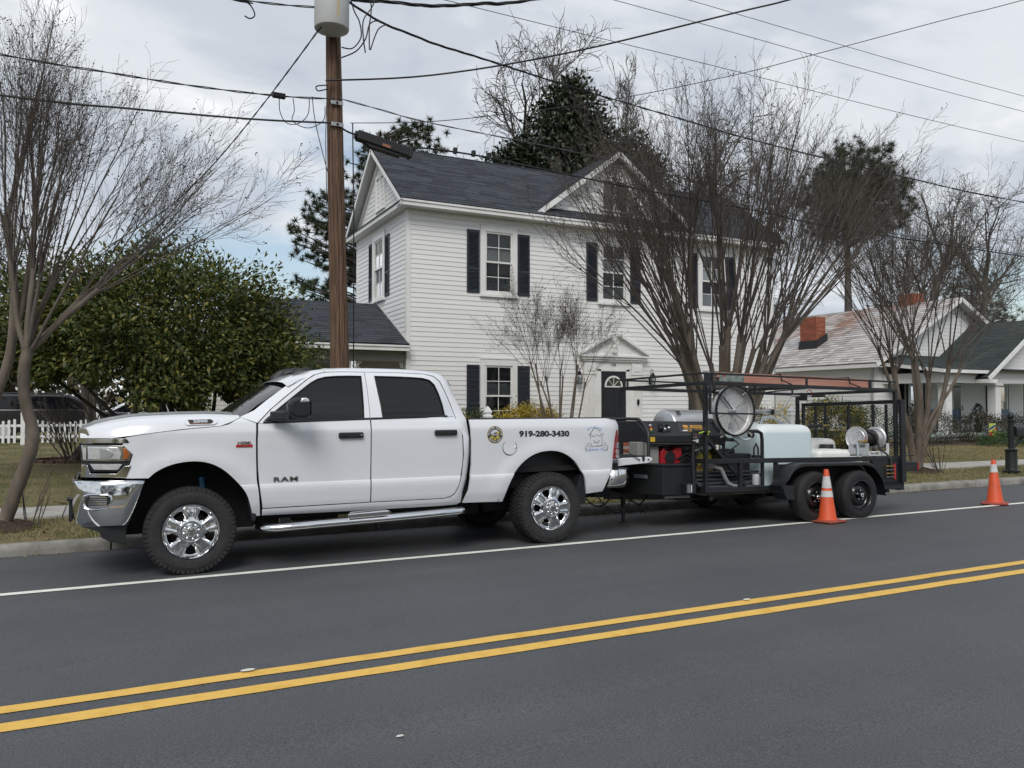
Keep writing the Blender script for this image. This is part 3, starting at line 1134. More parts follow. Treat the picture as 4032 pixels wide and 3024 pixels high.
# ------------------------------------------------------------------ the neighbour's bungalow
nb = thing('bungalow', 'white one-storey bungalow with weathered rust-streaked roof and green porch roof', 'house', (32, 24, .25))
NX0, NX1, NY0, NY1 = 27.25, 37.0, 22.0, 33.0
NR, NZR = 32.12, 6.12
NE = 3.28
mb = MB().box(NX0 + .05, NX1, NY0 + .05, NY1, .5, NE)
mb.prism([(NX0, NE), (NX1, NE), (NR, NZR - .15)], (0, NY0 + .05, 0), (1, 0, 0), (0, 0, 1), (0, NY1 - NY0, 0))
obj('wall', mb, mat('wall_sheathing'), nb)
obj('foundation', MB().box(NX0 + .1, NX1, NY0 + .1, NY1, .15, .52), mat('block_grey', (.36, .36, .35), .9), nb)
siding(nb, (NX0, NY0 + .1, 0), (0, 1, 0), (-1, 0, 0), .5, NE, lambda z: [(0, NY1 - NY0 - .2)], e=.16)
siding(nb, (NX1, NY0, 0), (-1, 0, 0), (0, -1, 0), .5, NE + .1, lambda z: [(0, NX1 - NX0 - .1)], e=.16)
ns = (NZR - NE) / (NR - NX0)
siding(nb, (NX1, NY0, 0), (-1, 0, 0), (0, -1, 0), NE + .12, NZR - .3, lambda z: [((z - NE) / ns + .15, NX1 - NX0 - (z - NE) / ns - .15)], e=.16)
obj('corner_board', MB().box(NX0 - .03, NX0 + .1, NY0 - .03, NY0 - .001, .5, NE).box(NX0 - .03, NX0 - .001, NY0, NY0 + .12, .5, NE), M_trim, nb)
ox = .42
ey_, rzz = NE - .05, NZR
mb = MB()
for xa in (NX0 - ox, NX1 + ox):
    mb.add([(xa, NY0 - .45, ey_), (NR, NY0 - .45, rzz), (NR, NY1 + .4, rzz), (xa, NY1 + .4, ey_), (xa, NY0 - .45, ey_ - .07), (NR, NY0 - .45, rzz - .07), (NR, NY1 + .4, rzz - .07), (xa, NY1 + .4, ey_ - .07)],
           [(0, 1, 2, 3), (7, 6, 5, 4), (0, 4, 5, 1), (1, 5, 6, 2), (2, 6, 7, 3), (3, 7, 4, 0)])
M_old = mat('weathered_shingle', (.44, .43, .42), .85, col2=(.24, .12, .08), vscale=.6, bump=.6, bscale=50, rand=.30, lo=.42, hi=.70)
nroof = obj('roof', mb, M_old, nb)
up = Vector((NR - NX0 + ox, 0, rzz - ey_))
shingles(nroof, (NX0 - ox - .02, NY1 + .4, ey_), (0, -1, 0), up, up.length, lambda t_: [(0, NY1 - NY0 + .87)], .23, (.25, .45), M_old, 300, name='roof_tile', seed=21, thick=3)
mb = MB()
for (xa, sg) in ((NX0 - ox, 1), (NX1 + ox, -1)):
    mb.bar((xa, NY0 - .46, ey_ - .09), (NR, NY0 - .46, rzz - .09), .03, .17)
obj('rake_board', mb, M_trim, nb)
obj('side_fascia', MB().box(NX0 - ox - .01, NX0 - ox + .02, NY0 - .44, NY1, ey_ - .17, ey_ - .03), M_trim, nb)
obj('side_soffit', MB().box(NX0 - ox + .02, NX0, NY0 - .40, NY1, ey_ - .16, ey_ - .13), M_soffit, nb)
mb = MB().add([(NX0 - ox, NY0 - .44, ey_ - .075), (NR, NY0 - .44, rzz - .075), (NR, NY0, rzz - .075), (NX0 - ox, NY0, ey_ - .075), (NX1 + ox, NY0 - .44, ey_ - .075), (NX1 + ox, NY0, ey_ - .075)], [(0, 1, 2, 3), (1, 4, 5, 2)])
obj('gable_soffit', mb, M_soffit, nb)
obj('downpipe', MB().tube([(NX0 - .06, NY0 + .05, .4), (NX0 - .06, NY0 + .05, 3.0)], .04, 8), mat('pipe_light', (.42, .43, .43), .4, .5), nb)
obj('meter_box', MB().box(NX0 - .16, NX0 - .02, NY0 + .55, NY0 + .85, 1.1, 1.65), mat('meter_grey', (.30, .31, .31), .5), nb, bevel=.02)
# chimneys of single bricks
def chimney(x0, x1, y0, y1, z0, z1, label):
    core = obj('chimney', MB().box(x0 + .012, x1 - .012, y0 + .012, y1 - .012, z0, z1), M_mortar, nb, label=label)
    bricks(core, (x0 + .012, y1 - .012, z0 + .25), (0, -1, 0), (0, 0, 1), y1 - y0 - .024, z1 - z0 - .27, n=(-1, 0, 0), h=.085, l=.25)
    bricks(core, (x0 + .012, y0 + .012, z0 + .25), (1, 0, 0), (0, 0, 1), x1 - x0 - .024, z1 - z0 - .27, n=(0, -1, 0), h=.085, l=.25, seed=8)
    return core


ch_ = chimney(28.45, 29.05, 26.0, 26.95, 3.95, 5.60, 'short red brick chimney with black flashing low on the roof')
obj('flashing', MB().add([(28.38, 25.93, 4.05), (28.38, 27.0, 4.05), (28.44, 26.99, 4.50), (28.44, 25.96, 4.50), (29.1, 25.95, 4.85), (29.1, 25.93, 4.45)], [(0, 1, 2, 3), (0, 3, 4, 5)]), mat('flashing_black', (.015, .016, .018), .6), ch_, recalc=False)
chimney(31.85, 32.5, 23.6, 24.35, 5.7, 6.55, 'second red brick chimney standing on the ridge')
# porch: floor, columns, beam, low green roof and a projecting gable
PY0 = 19.5
pf = obj('porch_floor', MB().box(27.4, 38, PY0 - .1, NY0, .38, .48), mat('porch_floor', (.42, .50, .48), .6), nb)
obj('porch_base', MB().box(27.45, 38, PY0 - .04, NY0, .1, .38), mat('porch_base', (.50, .50, .50), .7), nb)
for px in (28.22, 31.2, 34.4):
    c_ = obj('porch_column', MB().box(px - .17, px + .17, PY0 + .0, PY0 + .34, .48, 2.34), M_trim, nb, bevel=.01)
    obj('column_cap', MB().box(px - .24, px + .24, PY0 - .06, PY0 + .40, 2.34, 2.42), M_trim, c_)
    obj('column_foot', MB().box(px - .21, px + .21, PY0 - .04, PY0 + .38, .48, .56), M_trim, c_)
obj('porch_beam', MB().box(27.75, 38, PY0 - .02, PY0 + .3, 2.42, 2.80).box(27.75, 28.05, PY0 + .3, NY0, 2.42, 2.80), M_trim, nb)
siding(nb, (38, PY0 - .02, 0), (-1, 0, 0), (0, -1, 0), 2.46, 2.80, lambda z: [(0, 10.2)], e=.16)
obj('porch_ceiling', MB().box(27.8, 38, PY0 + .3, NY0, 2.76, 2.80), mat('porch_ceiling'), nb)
M_green = mat('green_shingle', (.024, .034, .032), .9, col2=(.040, .052, .049), vscale=20, bump=.6, bscale=120, rand=.25)
e0, e1, pz0, pz1 = 27.45, 38.2, 2.90, 3.62
mb = MB().add([(e0, PY0 - .35, pz0), (e1, PY0 - .35, pz0), (e1, NY0 + .05, pz1), (e0 + 1.3, NY0 + .05, pz1), (e0, NY0 + .05, pz0 + .38)], [(0, 1, 2, 3), (0, 3, 4)])
pr_ = obj('porch_roof', mb, M_green, nb, recalc=False)
upv = Vector((0, NY0 - PY0 + .40, pz1 - pz0))
shingles(pr_, (e0, PY0 - .37, pz0), (1, 0, 0), upv, upv.length, lambda t_: [(1.3 * t_ / upv.length + .02, 5.4)], .15, (.3, .7), M_green, 110, seed=31)
obj('porch_fascia', MB().bar((e0 + .0, PY0 - .35, pz0 - .06), (30.1, PY0 - .35, pz0 - .06), .03, .13).bar((e0, PY0 - .35, pz0 - .06), (e0, NY0, pz0 + .32), .03, .13), M_trim, nb)
# gabled entrance bay
gx0, gx1, gzr = 29.75, 36.9, 5.02
gxm = (gx0 + gx1) / 2
gsl = (gzr - 2.62) / (gxm - gx0)
mb = MB()
for xa in (gx0, gx1):
    mb.add([(xa, PY0 - .55, 2.62), (gxm, PY0 - .55, gzr), (gxm, 25, gzr), (xa, 25, 2.62), (xa, PY0 - .55, 2.56), (gxm, PY0 - .55, gzr - .06), (gxm, 25, gzr - .06), (xa, 25, 2.56)], [(0, 1, 2, 3), (7, 6, 5, 4), (0, 4, 5, 1), (3, 7, 4, 0)])
gb = obj('bay_roof', mb, M_green, nb)
ug = Vector((gxm - gx0, 0, gzr - 2.62))
shingles(gb, (gx0, 24.6, 2.62), (0, -1, 0), ug, ug.length, lambda t_: [(max(0, 2.6 - 2.6 * t_ / ug.length * .6), 5.67)], .15, (.3, .7), M_green, 140, seed=33)
obj('bay_wall', MB().prism([(gx0 + .4, 2.62), (gx1 - .4, 2.62), (gxm, gzr - .26)], (0, PY0 - .01, 0), (1, 0, 0), (0, 0, 1), (0, .25, 0)), mat('wall_sheathing'), nb)
siding(nb, (gx1, PY0 - .012, 0), (-1, 0, 0), (0, -1, 0), 2.5, gzr - .3, lambda z: [(max(.35, (z - 2.62) / gsl + .12), (gx1 - gx0) - max(.35, (z - 2.62) / gsl + .12))], e=.16)
obj('bay_rake', MB().bar((gx0, PY0 - .56, 2.55), (gxm, PY0 - .56, gzr - .08), .03, .17).bar((gx1, PY0 - .56, 2.55), (gxm, PY0 - .56, gzr - .08), .03, .17), M_trim, nb)
obj('bay_return', MB().box(gx0 - .02, gx0 + .55, PY0 - .55, PY0 - .02, 2.42, 2.56), M_trim, nb)
# porch wall: windows, shutters, door
NW = lambda x_, z_: axes((x_, NY0 - .022, z_), (1, 0, 0), (0, -1, 0), (0, 0, 1))
M_sh2 = mat('shutter_black', (.012, .014, .014), .6)
for (wx, z_) in ((29.0, .98), (34.65, .98)):
    w_ = make_window(nb, NW(wx, z_) @ T(0, .17, 0), w=.86, h=1.55, cas=.10, blind=False, grid=(1, 1))
    for sx in (wx - .36, wx + .90):
        make_shutter(nb, NW(sx, z_), w=.32, h=1.5, m=M_sh2)
ndoor = obj('front_door', MB().box(31.95, 32.85, NY0 - .06, NY0 - .021, .48, 2.50), M_trim, nb, bevel=.01)
obj('storm_glass', MB().box(32.05, 32.50, NY0 - .068, NY0 - .061, .60, 2.38), mat('storm_pane', (.05, .09, .09), .08, coat=.6), ndoor)
obj('door_pull', MB().tube([(32.58, NY0 - .08, 1.35), (32.58, NY0 - .11, 1.45), (32.58, NY0 - .08, 1.55)], .015, 6), M_iron, ndoor)
# rear ell with a lean-to roof, side window
obj('side_ell', MB().box(23.6, NX0, 28.4, 33, .2, 2.9), mat('wall_sheathing'), nb)
siding(nb, (NX0 - .02, 28.4, 0), (-1, 0, 0), (0, -1, 0), .4, 2.9, lambda z: [(0, 3.6)], e=.16)
obj('ell_roof', MB().add([(23.3, 28.0, 2.85), (NX0, 28.0, 3.25), (NX0, 33, 3.25), (23.3, 33, 2.85), (23.3, 28.0, 2.78), (NX0, 28.0, 3.18)], [(0, 1, 2, 3), (0, 4, 5, 1)]), mat('ell_roofing', (.09, .09, .095), .9), nb, recalc=False)
make_window(nb, axes((24.6, 28.38, 1.1), (1, 0, 0), (0, -1, 0), (0, 0, 1)) @ T(0, .18, 0), w=.95, h=1.5, cas=.1, blind=False, grid=(2, 2))

# porch things
def chair(x_, y_, rot, label):
    c = thing('porch_chair', label, 'chair', (x_, y_, .48), group='blue wicker porch chairs')
    M = T(x_, y_, .48) @ RZ(rot)
    mb = MB().box(-.30, .30, -.28, .28, .36, .42)
    M_w = mat('wicker_blue', (.16, .22, .30), .8, var=.3, vscale=40)
    obj('seat', mb, M_w, c, M, bevel=.02)
    obj('backrest', MB().prism([(-.32, 0), (.32, 0), (.36, .52), (-.36, .52)], (0, .26, .40), (1, 0, 0), (0, .2, 1), (0, .05, 0)), M_w, c, M, bevel=.015)
    for s_ in (-1, 1):
        obj('armrest', MB().box(s_ * .33 - .04, s_ * .33 + .04, -.28, .28, .58, .62), M_w, c, M, bevel=.01)
        for yy in (-.25, .25):
            obj('leg', MB().tube([(s_ * .32, yy, 0), (s_ * .33, yy, .6)], .02, 6), M_w, c, M)
    obj('cushion', MB().box(-.26, .26, -.24, .24, .42, .50), mat('cushion_floral', (.34, .36, .36), .9, col2=(.20, .20, .22), vscale=12), c, M, bevel=.03)
    return c


chair(29.6, 20.9, .1, 'blue wicker chair left of the first porch column')
chair(31.3, 21.2, -.2, 'blue wicker chair in front of the porch door')
chair(34.0, 20.6, .1, 'blue wicker chair with sloping arm right of the second column')
um = thing('folded_umbrella', 'folded dark parasol leaning by the porch door', 'umbrella', (32.0, 20.9, .48))
obj('pole', MB().tube([(32.25, 20.9, .48), (31.98, 21.0, 1.5)], .02, 6), mat('wood_tan'), um)
obj('cloth', MB().tube([(32.2, 20.92, .62), (32.12, 20.95, .9), (32.03, 20.98, 1.3)], [.05, .08, .03], 8), mat('navy_cloth', (.012, .014, .03), .8), um, smooth=50)
# ------------------------------------------------------------------ the white pickup truck
FT = T(0.705, 7.93, 0.0) @ RX(-KS)
M_paint = mat('white_paint', (0.745, 0.765, 0.80), 0.28, coat=1.0, spec=0.5, var=0.015, vscale=2)
M_blk = mat('black_plastic', (0.012, 0.013, 0.015), 0.5, var=0.2, vscale=8)
M_dark = mat('underbody_black', (0.006, 0.006, 0.007), 0.8)
M_chrome = mat('chrome', (0.72, 0.73, 0.74), 0.06, 1.0)
M_tint = mat('tinted_glass', (0.006, 0.007, 0.009), 0.02, spec=0.42)
M_rubber = mat('tyre_rubber', (0.016, 0.016, 0.017), 0.8, col2=(0.028, 0.028, 0.029), vscale=14, bump=0.35, bscale=90)
M_clear = mat('lamp_clear', (0.75, 0.77, 0.79), 0.08, 0.5, coat=1.0, var=.15, vscale=18)
M_amber = mat('lamp_amber', (0.40, 0.12, 0.03), 0.12, coat=1.0, var=.2, vscale=20)
M_red = mat('lamp_red', (0.32, 0.012, 0.016), 0.10, coat=1.0, var=.25, vscale=15)
truck = thing('pickup_truck', 'white crew-cab pickup truck with chrome wheels parked facing left', 'truck', (1.9, 1.0, 0.0), FT)
TW = 2.02          # overall width


def lerp(a, b, t_):
    return a + (b - a) * t_


def interp(tab, x_):
    if x_ <= tab[0][0]:
        return tab[0][1]
    for (a, va), (b, vb) in zip(tab, tab[1:]):
        if x_ <= b:
            return lerp(va, vb, (x_ - a) / (b - a))
    return tab[-1][1]


ZP = [(0.30, .10), (0.46, .070), (0.49, .055), (0.56, .030), (0.60, .020), (0.70, .008), (0.76, .004), (0.788, .010), (0.794, .020), (0.90, .016), (1.05, .008),
      (1.18, .002), (1.29, .000), (1.315, .003), (1.38, .022), (1.41, .034), (1.44, .046), (1.60, .098), (1.75, .156), (1.86, .205), (1.905, .25), (1.93, .33)]


def inset(x_, z_):
    y = interp(ZP, z_)
    if z_ < 1.40:
        for (ax_, az) in ((0.0, 0.39), (3.785, 0.39)):
            r_ = math.hypot(x_ - ax_, z_ - az)
            f_ = math.exp(-((r_ - 0.66) / 0.09) ** 2)
            y -= 0.022 * f_ * min(1, max(0, (z_ - 0.42) / 0.2))
    if x_ < -0.30:
        k = (-0.30 - x_) / 0.6
        y += 0.20 * k ** 2.2
    if z_ > 1.40 and x_ < 1.3:
        y += 0.05 * ((1.3 - x_) / 0.7) ** 2 * min(1, (z_ - 1.40) / .1)
    if x_ > 4.55 and z_ > .5:
        y += 0.10 * ((x_ - 4.55) / 0.25) ** 2.5
    if x_ > 2.3 and z_ > 1.4:
        y += 0.10 * ((x_ - 2.3) / 0.4) ** 2
    return y


def panel(name, poly, m, parent=None, xs=None, zs=None, holes=(), lip=0.03, smooth=32, off=0.0, M=None, both=True, step=0.08, arcs=()):
    """a body panel cut to the outline poly (x, z) and pressed to the side of the truck; also mirrored to the far side"""
    def build(mirror):
        bm = bmesh.new()
        vs_ = [bm.verts.new((p[0], 0, p[1])) for p in poly]
        bm.faces.new(vs_)
        x0, x1 = min(p[0] for p in poly), max(p[0] for p in poly)
        z0, z1 = min(p[1] for p in poly), max(p[1] for p in poly)
        zz = sorted(set([z for z, _ in ZP if z0 < z < z1] + list(np.arange(z0 + .05, z1, 0.05))))
        xx = list(np.arange(x0 + step, x1, step))
        for z in zz:
            bmesh.ops.bisect_plane(bm, geom=bm.verts[:] + bm.edges[:] + bm.faces[:], plane_co=(0, 0, z), plane_no=(0, 0, 1), dist=1e-5)
        for x_ in xx:
            bmesh.ops.bisect_plane(bm, geom=bm.verts[:] + bm.edges[:] + bm.faces[:], plane_co=(x_, 0, 0), plane_no=(1, 0, 0), dist=1e-5)
        for v in bm.verts:
            v.co.y = inset(v.co.x, v.co.z) + off
        if lip:
            ed = [e for e in bm.edges if e.is_boundary]
            r_ = bmesh.ops.extrude_edge_only(bm, edges=ed)
            for v in [g for g in r_['geom'] if isinstance(g, bmesh.types.BMVert)]:
                v.co.y += lip
        if mirror:
            for v in bm.verts:
                v.co.y = TW - v.co.y
        bmesh.ops.recalc_face_normals(bm, faces=bm.faces)
        me = bpy.data.meshes.new(name)
        bm.to_mesh(me)
        bm.free()
        me.materials.append(m)
        me.polygons.foreach_set('use_smooth', [True] * len(me.polygons))
        me.set_sharp_from_angle(angle=R(smooth))
        return me
    a = obj(name, build(False), None, parent or truck, FT)
    if both:
        obj(name, build(True), None, parent or truck, FT)
    return a


def arc(cx_, cz_, r_, a0, a1, n=14, sx=1.0):
    return [(cx_ + sx * r_ * math.cos(R(lerp(a0, a1, i / n))), cz_ + r_ * math.sin(R(lerp(a0, a1, i / n)))) for i in range(n + 1)]


def cat(pts, k=4):
    out = []
    for i in range(len(pts) - 1):
        p0, p1, p2, p3 = pts[max(0, i - 1)], pts[i], pts[i + 1], pts[min(len(pts) - 1, i + 2)]
        for j in range(k):
            t_ = j / k
            out.append(tuple(.5 * (2 * p1[c] + (p2[c] - p0[c]) * t_ + (2 * p0[c] - 5 * p1[c] + 4 * p2[c] - p3[c]) * t_ ** 2 + (3 * p1[c] - p0[c] - 3 * p2[c] + p3[c]) * t_ ** 3) for c in (0, 1)))
    return out + [pts[-1]]


G = 0.004
# wheel-arch curve of the front fender (from front foot to rear foot) and of the bed side
archF = [(-.362, .893), (-.30, .948), (-.21, .995), (-.11, 1.023), (.0, 1.034), (.10, 1.026), (.19, .998), (.28, .945), (.36, .872), (.43, .795), (.49, .705), (.525, .60), (.552, .494)]
archF = cat(archF)
archR = [(3.207, .490), (3.232, .58), (3.27, .68), (3.33, .79), (3.41, .888), (3.51, .966), (3.63, 1.018), (3.777, 1.037), (3.91, 1.022), (4.02, .978), (4.12, .905), (4.20, .80), (4.255, .70), (4.292, .523)]
archR = cat(archR)
fender = panel('front_fender', [(-.553, .897)] + archF + [(.622 - G, .494), (.598, .70), (.584 - G, .842), (.577 - G, 1.05), (.574 - G, 1.24), (.578 - G, 1.38), (.44, 1.435), (.38, 1.405), (.33, 1.372), (.25, 1.352), (.0, 1.332), (-.2, 1.312), (-.43, 1.283), (-.55, 1.262), (-.575, 1.20), (-.49, 1.107), (-.515, 1.02)], M_paint)
dF = panel('front_door', [(.634 + G, .566), (1.70 - G, .570), (1.702 - G, 1.0), (1.702 - G, 1.405), (.66, 1.376), (.59 + G, 1.374), (.584 + G, 1.20), (.590 + G, .95), (.606 + G, .75)], M_paint)
dR = panel('rear_door', [(1.706 + G, .570), (2.508, .566), (2.575, .58), (2.625, .615), (2.665, .69), (2.694, .79), (2.715, .92), (2.724 - G, 1.03), (2.716 - G, 1.20), (2.700 - G, 1.34), (2.683, 1.43), (2.56, 1.428), (1.708 + G, 1.405)], M_paint)
# door window frames: upper halves of the doors as rings round the glass
def ring(name, outer, inner, m, parent):
    """frame between two closed loops of the same number of points"""
    for mir in (0, 1):
        mb = MB()
        n = len(outer)
        vs_ = []
        for k, (lp, dy) in enumerate(((outer, 0), (inner, 0), (inner, .02), (outer, .04))):
            for (x_, z_) in lp:
                y = inset(x_, z_) + dy
                vs_.append((x_, TW - y if mir else y, z_))
        fs_ = []
        for k in range(4):
            k2 = (k + 1) % 4
            for i in range(n):
                i2 = (i + 1) % n
                fs_.append((k * n + i, k * n + i2, k2 * n + i2, k2 * n + i))
        obj(name, mb.add(vs_, fs_), m, parent, FT, smooth=35)


def glass(name, lp, m, parent):
    for mir in (0, 1):
        bm = bmesh.new()
        bm.faces.new([bm.verts.new((p[0], 0, p[1])) for p in lp])
        for z in np.arange(1.42, 1.9, .05):
            bmesh.ops.bisect_plane(bm, geom=bm.verts[:] + bm.edges[:] + bm.faces[:], plane_co=(0, 0, z), plane_no=(0, 0, 1), dist=1e-5)
        for v in bm.verts:
            y = interp(ZP, v.co.z) + .012 + (.05 * max(0, (1.3 - v.co.x) / .7) ** 2 if v.co.x < 1.3 else 0) + (.1 * ((v.co.x - 2.3) / .4) ** 2 if v.co.x > 2.3 else 0)
            v.co.y = TW - y if mir else y
        me = bpy.data.meshes.new(name)
        bm.to_mesh(me)
        bm.free()
        me.materials.append(m)
        me.polygons.foreach_set('use_smooth', [True] * len(me.polygons))
        obj(name, me, None, parent, FT)


inF = [(.655, 1.402), (.78, 1.505), (.915, 1.615), (1.03, 1.706), (1.13, 1.782), (1.20, 1.820), (1.28, 1.842), (1.40, 1.853), (1.52, 1.857), (1.655, 1.858), (1.650, 1.70), (1.645, 1.55), (1.640, 1.425), (1.30, 1.417), (1.0, 1.410)]
ouF = [(.595, 1.378), (.74, 1.522), (.88, 1.640), (1.0, 1.735), (1.10, 1.815), (1.185, 1.866), (1.28, 1.890), (1.40, 1.897), (1.52, 1.900), (1.699, 1.900), (1.701, 1.72), (1.702, 1.56), (1.702, 1.408), (1.30, 1.397), (1.0, 1.388)]
ring('door_frame', ouF, inF, M_paint, dF)
inR = [(1.838, 1.432), (1.832, 1.55), (1.815, 1.70), (1.800, 1.860), (2.0, 1.858), (2.2, 1.853), (2.33, 1.846), (2.41, 1.826), (2.462, 1.776), (2.498, 1.68), (2.525, 1.57), (2.545, 1.443), (2.3, 1.440), (2.05, 1.436)]
ouR = [(1.708, 1.408), (1.708, 1.55), (1.707, 1.72), (1.706, 1.900), (2.0, 1.900), (2.2, 1.897), (2.36, 1.892), (2.47, 1.868), (2.535, 1.812), (2.585, 1.70), (2.635, 1.56), (2.682, 1.432), (2.3, 1.420), (2.05, 1.414)]
ring('door_frame', ouR, inR, M_paint, dR)
glass('door_window', inF, M_tint, dF)
glass('door_window', inR, M_tint, dR)
# window seal strips
for (lp, dd) in ((inF, dF), (inR, dR)):
    mb = MB()
    pts = [(x_, inset(x_, z_) + .002, z_) for (x_, z_) in lp]
    mb.tube(pts + [pts[0]], .0075, 5, cap=False)
    obj('window_seal', mb, M_blk, dd, FT, smooth=60)
mb = MB()
mb.tube([(x_, inset(x_, z_) - .004, z_) for (x_, z_) in ((.64, 1.386), (1.0, 1.396), (1.35, 1.406), (1.70, 1.416))], .011, 6)
mb.tube([(x_, inset(x_, z_) - .004, z_) for (x_, z_) in ((1.71, 1.416), (2.0, 1.423), (2.3, 1.430), (2.57, 1.436))], .011, 6)
obj('belt_moulding', mb, M_blk, truck, FT, smooth=60)

# cab shell: roof, pillars, rear corner
def cab_section(x_, zt, yi, n=9):
    return zt, yi


roofp = [(.90, 1.80), (1.03, 1.872), (1.15, 1.915), (1.28, 1.938), (1.45, 1.950), (1.75, 1.957), (2.1, 1.956), (2.4, 1.946), (2.58, 1.924), (2.66, 1.885), (2.70, 1.82)]
mb = MB()
ny = 15
vs_ = []
for (x_, zt) in roofp:
    for j in range(ny):
        f_ = j / (ny - 1)
        y0 = inset(x_, min(zt - .045, 1.902)) + .004
        y = lerp(y0, TW - y0, f_)
        e_ = abs(2 * f_ - 1)
        drop = 0.048 * e_ ** 10 + .022 * e_ ** 2 
        vs_.append((x_ - 0.10 * (1 - e_ ** 2) * max(0, (1.2 - x_) / .3), y, zt + .012 - drop))
n = ny
fs_ = [(i * n + j, (i + 1) * n + j, (i + 1) * n + j + 1, i * n + j + 1) for i in range(len(roofp) - 1) for j in range(n - 1)]
cab = obj('cab_roof', mb.add(vs_, fs_), M_paint, truck, FT, smooth=50)
# A pillar + cowl side, outer skin
for mir in (0, 1):
    mb = MB()
    fm = lambda y: TW - y if mir else y
    a = [(.44, 1.440), (.58, 1.505), (.70, 1.605), (.82, 1.695), (.94, 1.782), (1.04, 1.845), (1.16, 1.905), (1.30, 1.935)]
    b = [(.586, 1.384), (.72, 1.515), (.86, 1.636), (.98, 1.731), (1.08, 1.811), (1.17, 1.868), (1.27, 1.895), (1.40, 1.902)]
    vs_ = []
    for (p, q) in zip(a, b):
        ya, yb = inset(p[0], p[1]) + .055, inset(q[0], q[1])
        for t_ in (0, .35, .7, 1):
            x_, z_ = lerp(p[0], q[0], t_), lerp(p[1], q[1], t_)
            vs_.append((x_, fm(lerp(ya, yb, t_ ** .7)), z_))
    fs_ = [(i * 4 + j, (i + 1) * 4 + j, (i + 1) * 4 + j + 1, i * 4 + j + 1) for i in range(len(a) - 1) for j in range(3)]
    obj('front_pillar', mb.add(vs_, fs_), M_paint, truck, FT, smooth=50)
    # roof side rail + rear pillar + cab corner
    o_ = [(1.29, 1.899), (1.45, 1.906), (1.75, 1.909), (2.1, 1.909), (2.36, 1.901), (2.475, 1.878), (2.545, 1.818), (2.595, 1.70), (2.645, 1.56), (2.695, 1.41), (2.722, 1.22), (2.732, 1.03), (2.722, .90), (2.700, .775), (2.668, .675), (2.628, .603), (2.575, .570), (2.50, .558), (1.7, .562), (.634, .558)]
    w_ = [(1.28, 1.938), (1.45, 1.948), (1.75, 1.953), (2.1, 1.952), (2.42, 1.938), (2.57, 1.912), (2.655, 1.845), (2.705, 1.70), (2.752, 1.56), (2.794, 1.40), (2.818, 1.20), (2.824, 1.03), (2.808, .88), (2.780, .75), (2.742, .62), (2.705, .51), (2.66, .487), (2.50, .482), (1.7, .484), (.634, .494)]
    mb = MB()
    vs_ = []
    for (p, q) in zip(o_, w_):
        ya = inset(p[0], p[1])
        if q[1] > 1.86:
            yb = ya + .09
        elif q[0] > 2.55 and q[1] > .55:
            yb = inset(p[0], q[1]) + .06
        else:
            yb = inset(q[0], q[1])
        for t_ in (0, .3, .6, .85, 1):
            x_, z_ = lerp(p[0], q[0], t_), lerp(p[1], q[1], t_)
            vs_.append((x_, fm(lerp(ya, yb, t_ ** 2.0)), z_))
    fs_ = [(i * 5 + j, (i + 1) * 5 + j, (i + 1) * 5 + j + 1, i * 5 + j + 1) for i in range(len(o_) - 1) for j in range(4)]
    obj('cab_side', mb.add(vs_, fs_), M_paint, truck, FT, smooth=45)
# rear wall of the cab with its window, inner dark shell
mb = MB().add([(2.60, .34, 1.90), (2.60, TW - .34, 1.90), (2.76, TW - .16, 1.40), (2.76, .16, 1.40), (2.77, TW - .16, .5), (2.77, .16, .5)], [(0, 1, 2, 3), (3, 2, 4, 5)])
obj('cab_rear_wall', mb, M_paint, truck, FT)
obj('rear_window', MB().add([(2.645, .45, 1.80), (2.645, TW - .45, 1.80), (2.75, TW - .40, 1.47), (2.75, .40, 1.47)], [(0, 1, 2, 3)]), M_tint, truck, FT)
inner = MB()
inner.prism([(.66, .52), (2.68, .52), (2.72, 1.0), (2.66, 1.40), (.70, 1.37)], (0, .10, 0), (1, 0, 0), (0, 0, 1), (0, TW - .2, 0))
obj('cabin_shell', inner, M_dark, truck, FT)
# windscreen, dashboard top, cowl
mb = MB()
vs_ = []
wsx = [(.44, 1.425), (.60, 1.545), (.76, 1.655), (.92, 1.757), (1.06, 1.842)]
for (x_, z_) in wsx:
    for j in range(11):
        f_ = j / 10
        y0 = inset(x_, z_) + .075
        e_ = (2 * f_ - 1) ** 2
        vs_.append((x_ - .16 * (1 - e_), lerp(y0, TW - y0, f_), z_ + .012 * (1 - e_)))
obj('windscreen', mb.add(vs_, [(i * 11 + j, (i + 1) * 11 + j, (i + 1) * 11 + j + 1, i * 11 + j + 1) for i in range(4) for j in range(10)]), M_tint, truck, FT, smooth=60)
mb = MB().add([(.19, .22, 1.455), (.19, TW - .22, 1.455), (.46, TW - .16, 1.425), (.46, .16, 1.425), (.10, 1.0, 1.48), (.33, 1.0, 1.43)], [(0, 4, 5, 3), (4, 1, 2, 5)])
obj('cowl', mb, M_blk, truck, FT)
mb = MB().tube([(.30, .35, 1.45), (.42, .6, 1.475), (.62, .95, 1.60)], .010, 5).tube([(.26, 1.0, 1.47), (.40, 1.2, 1.50), (.6, 1.5, 1.6)], .010, 5)
mb.box(.24, .33, .36, .46, 1.44, 1.48)
obj('wiper', mb, M_blk, truck, FT)

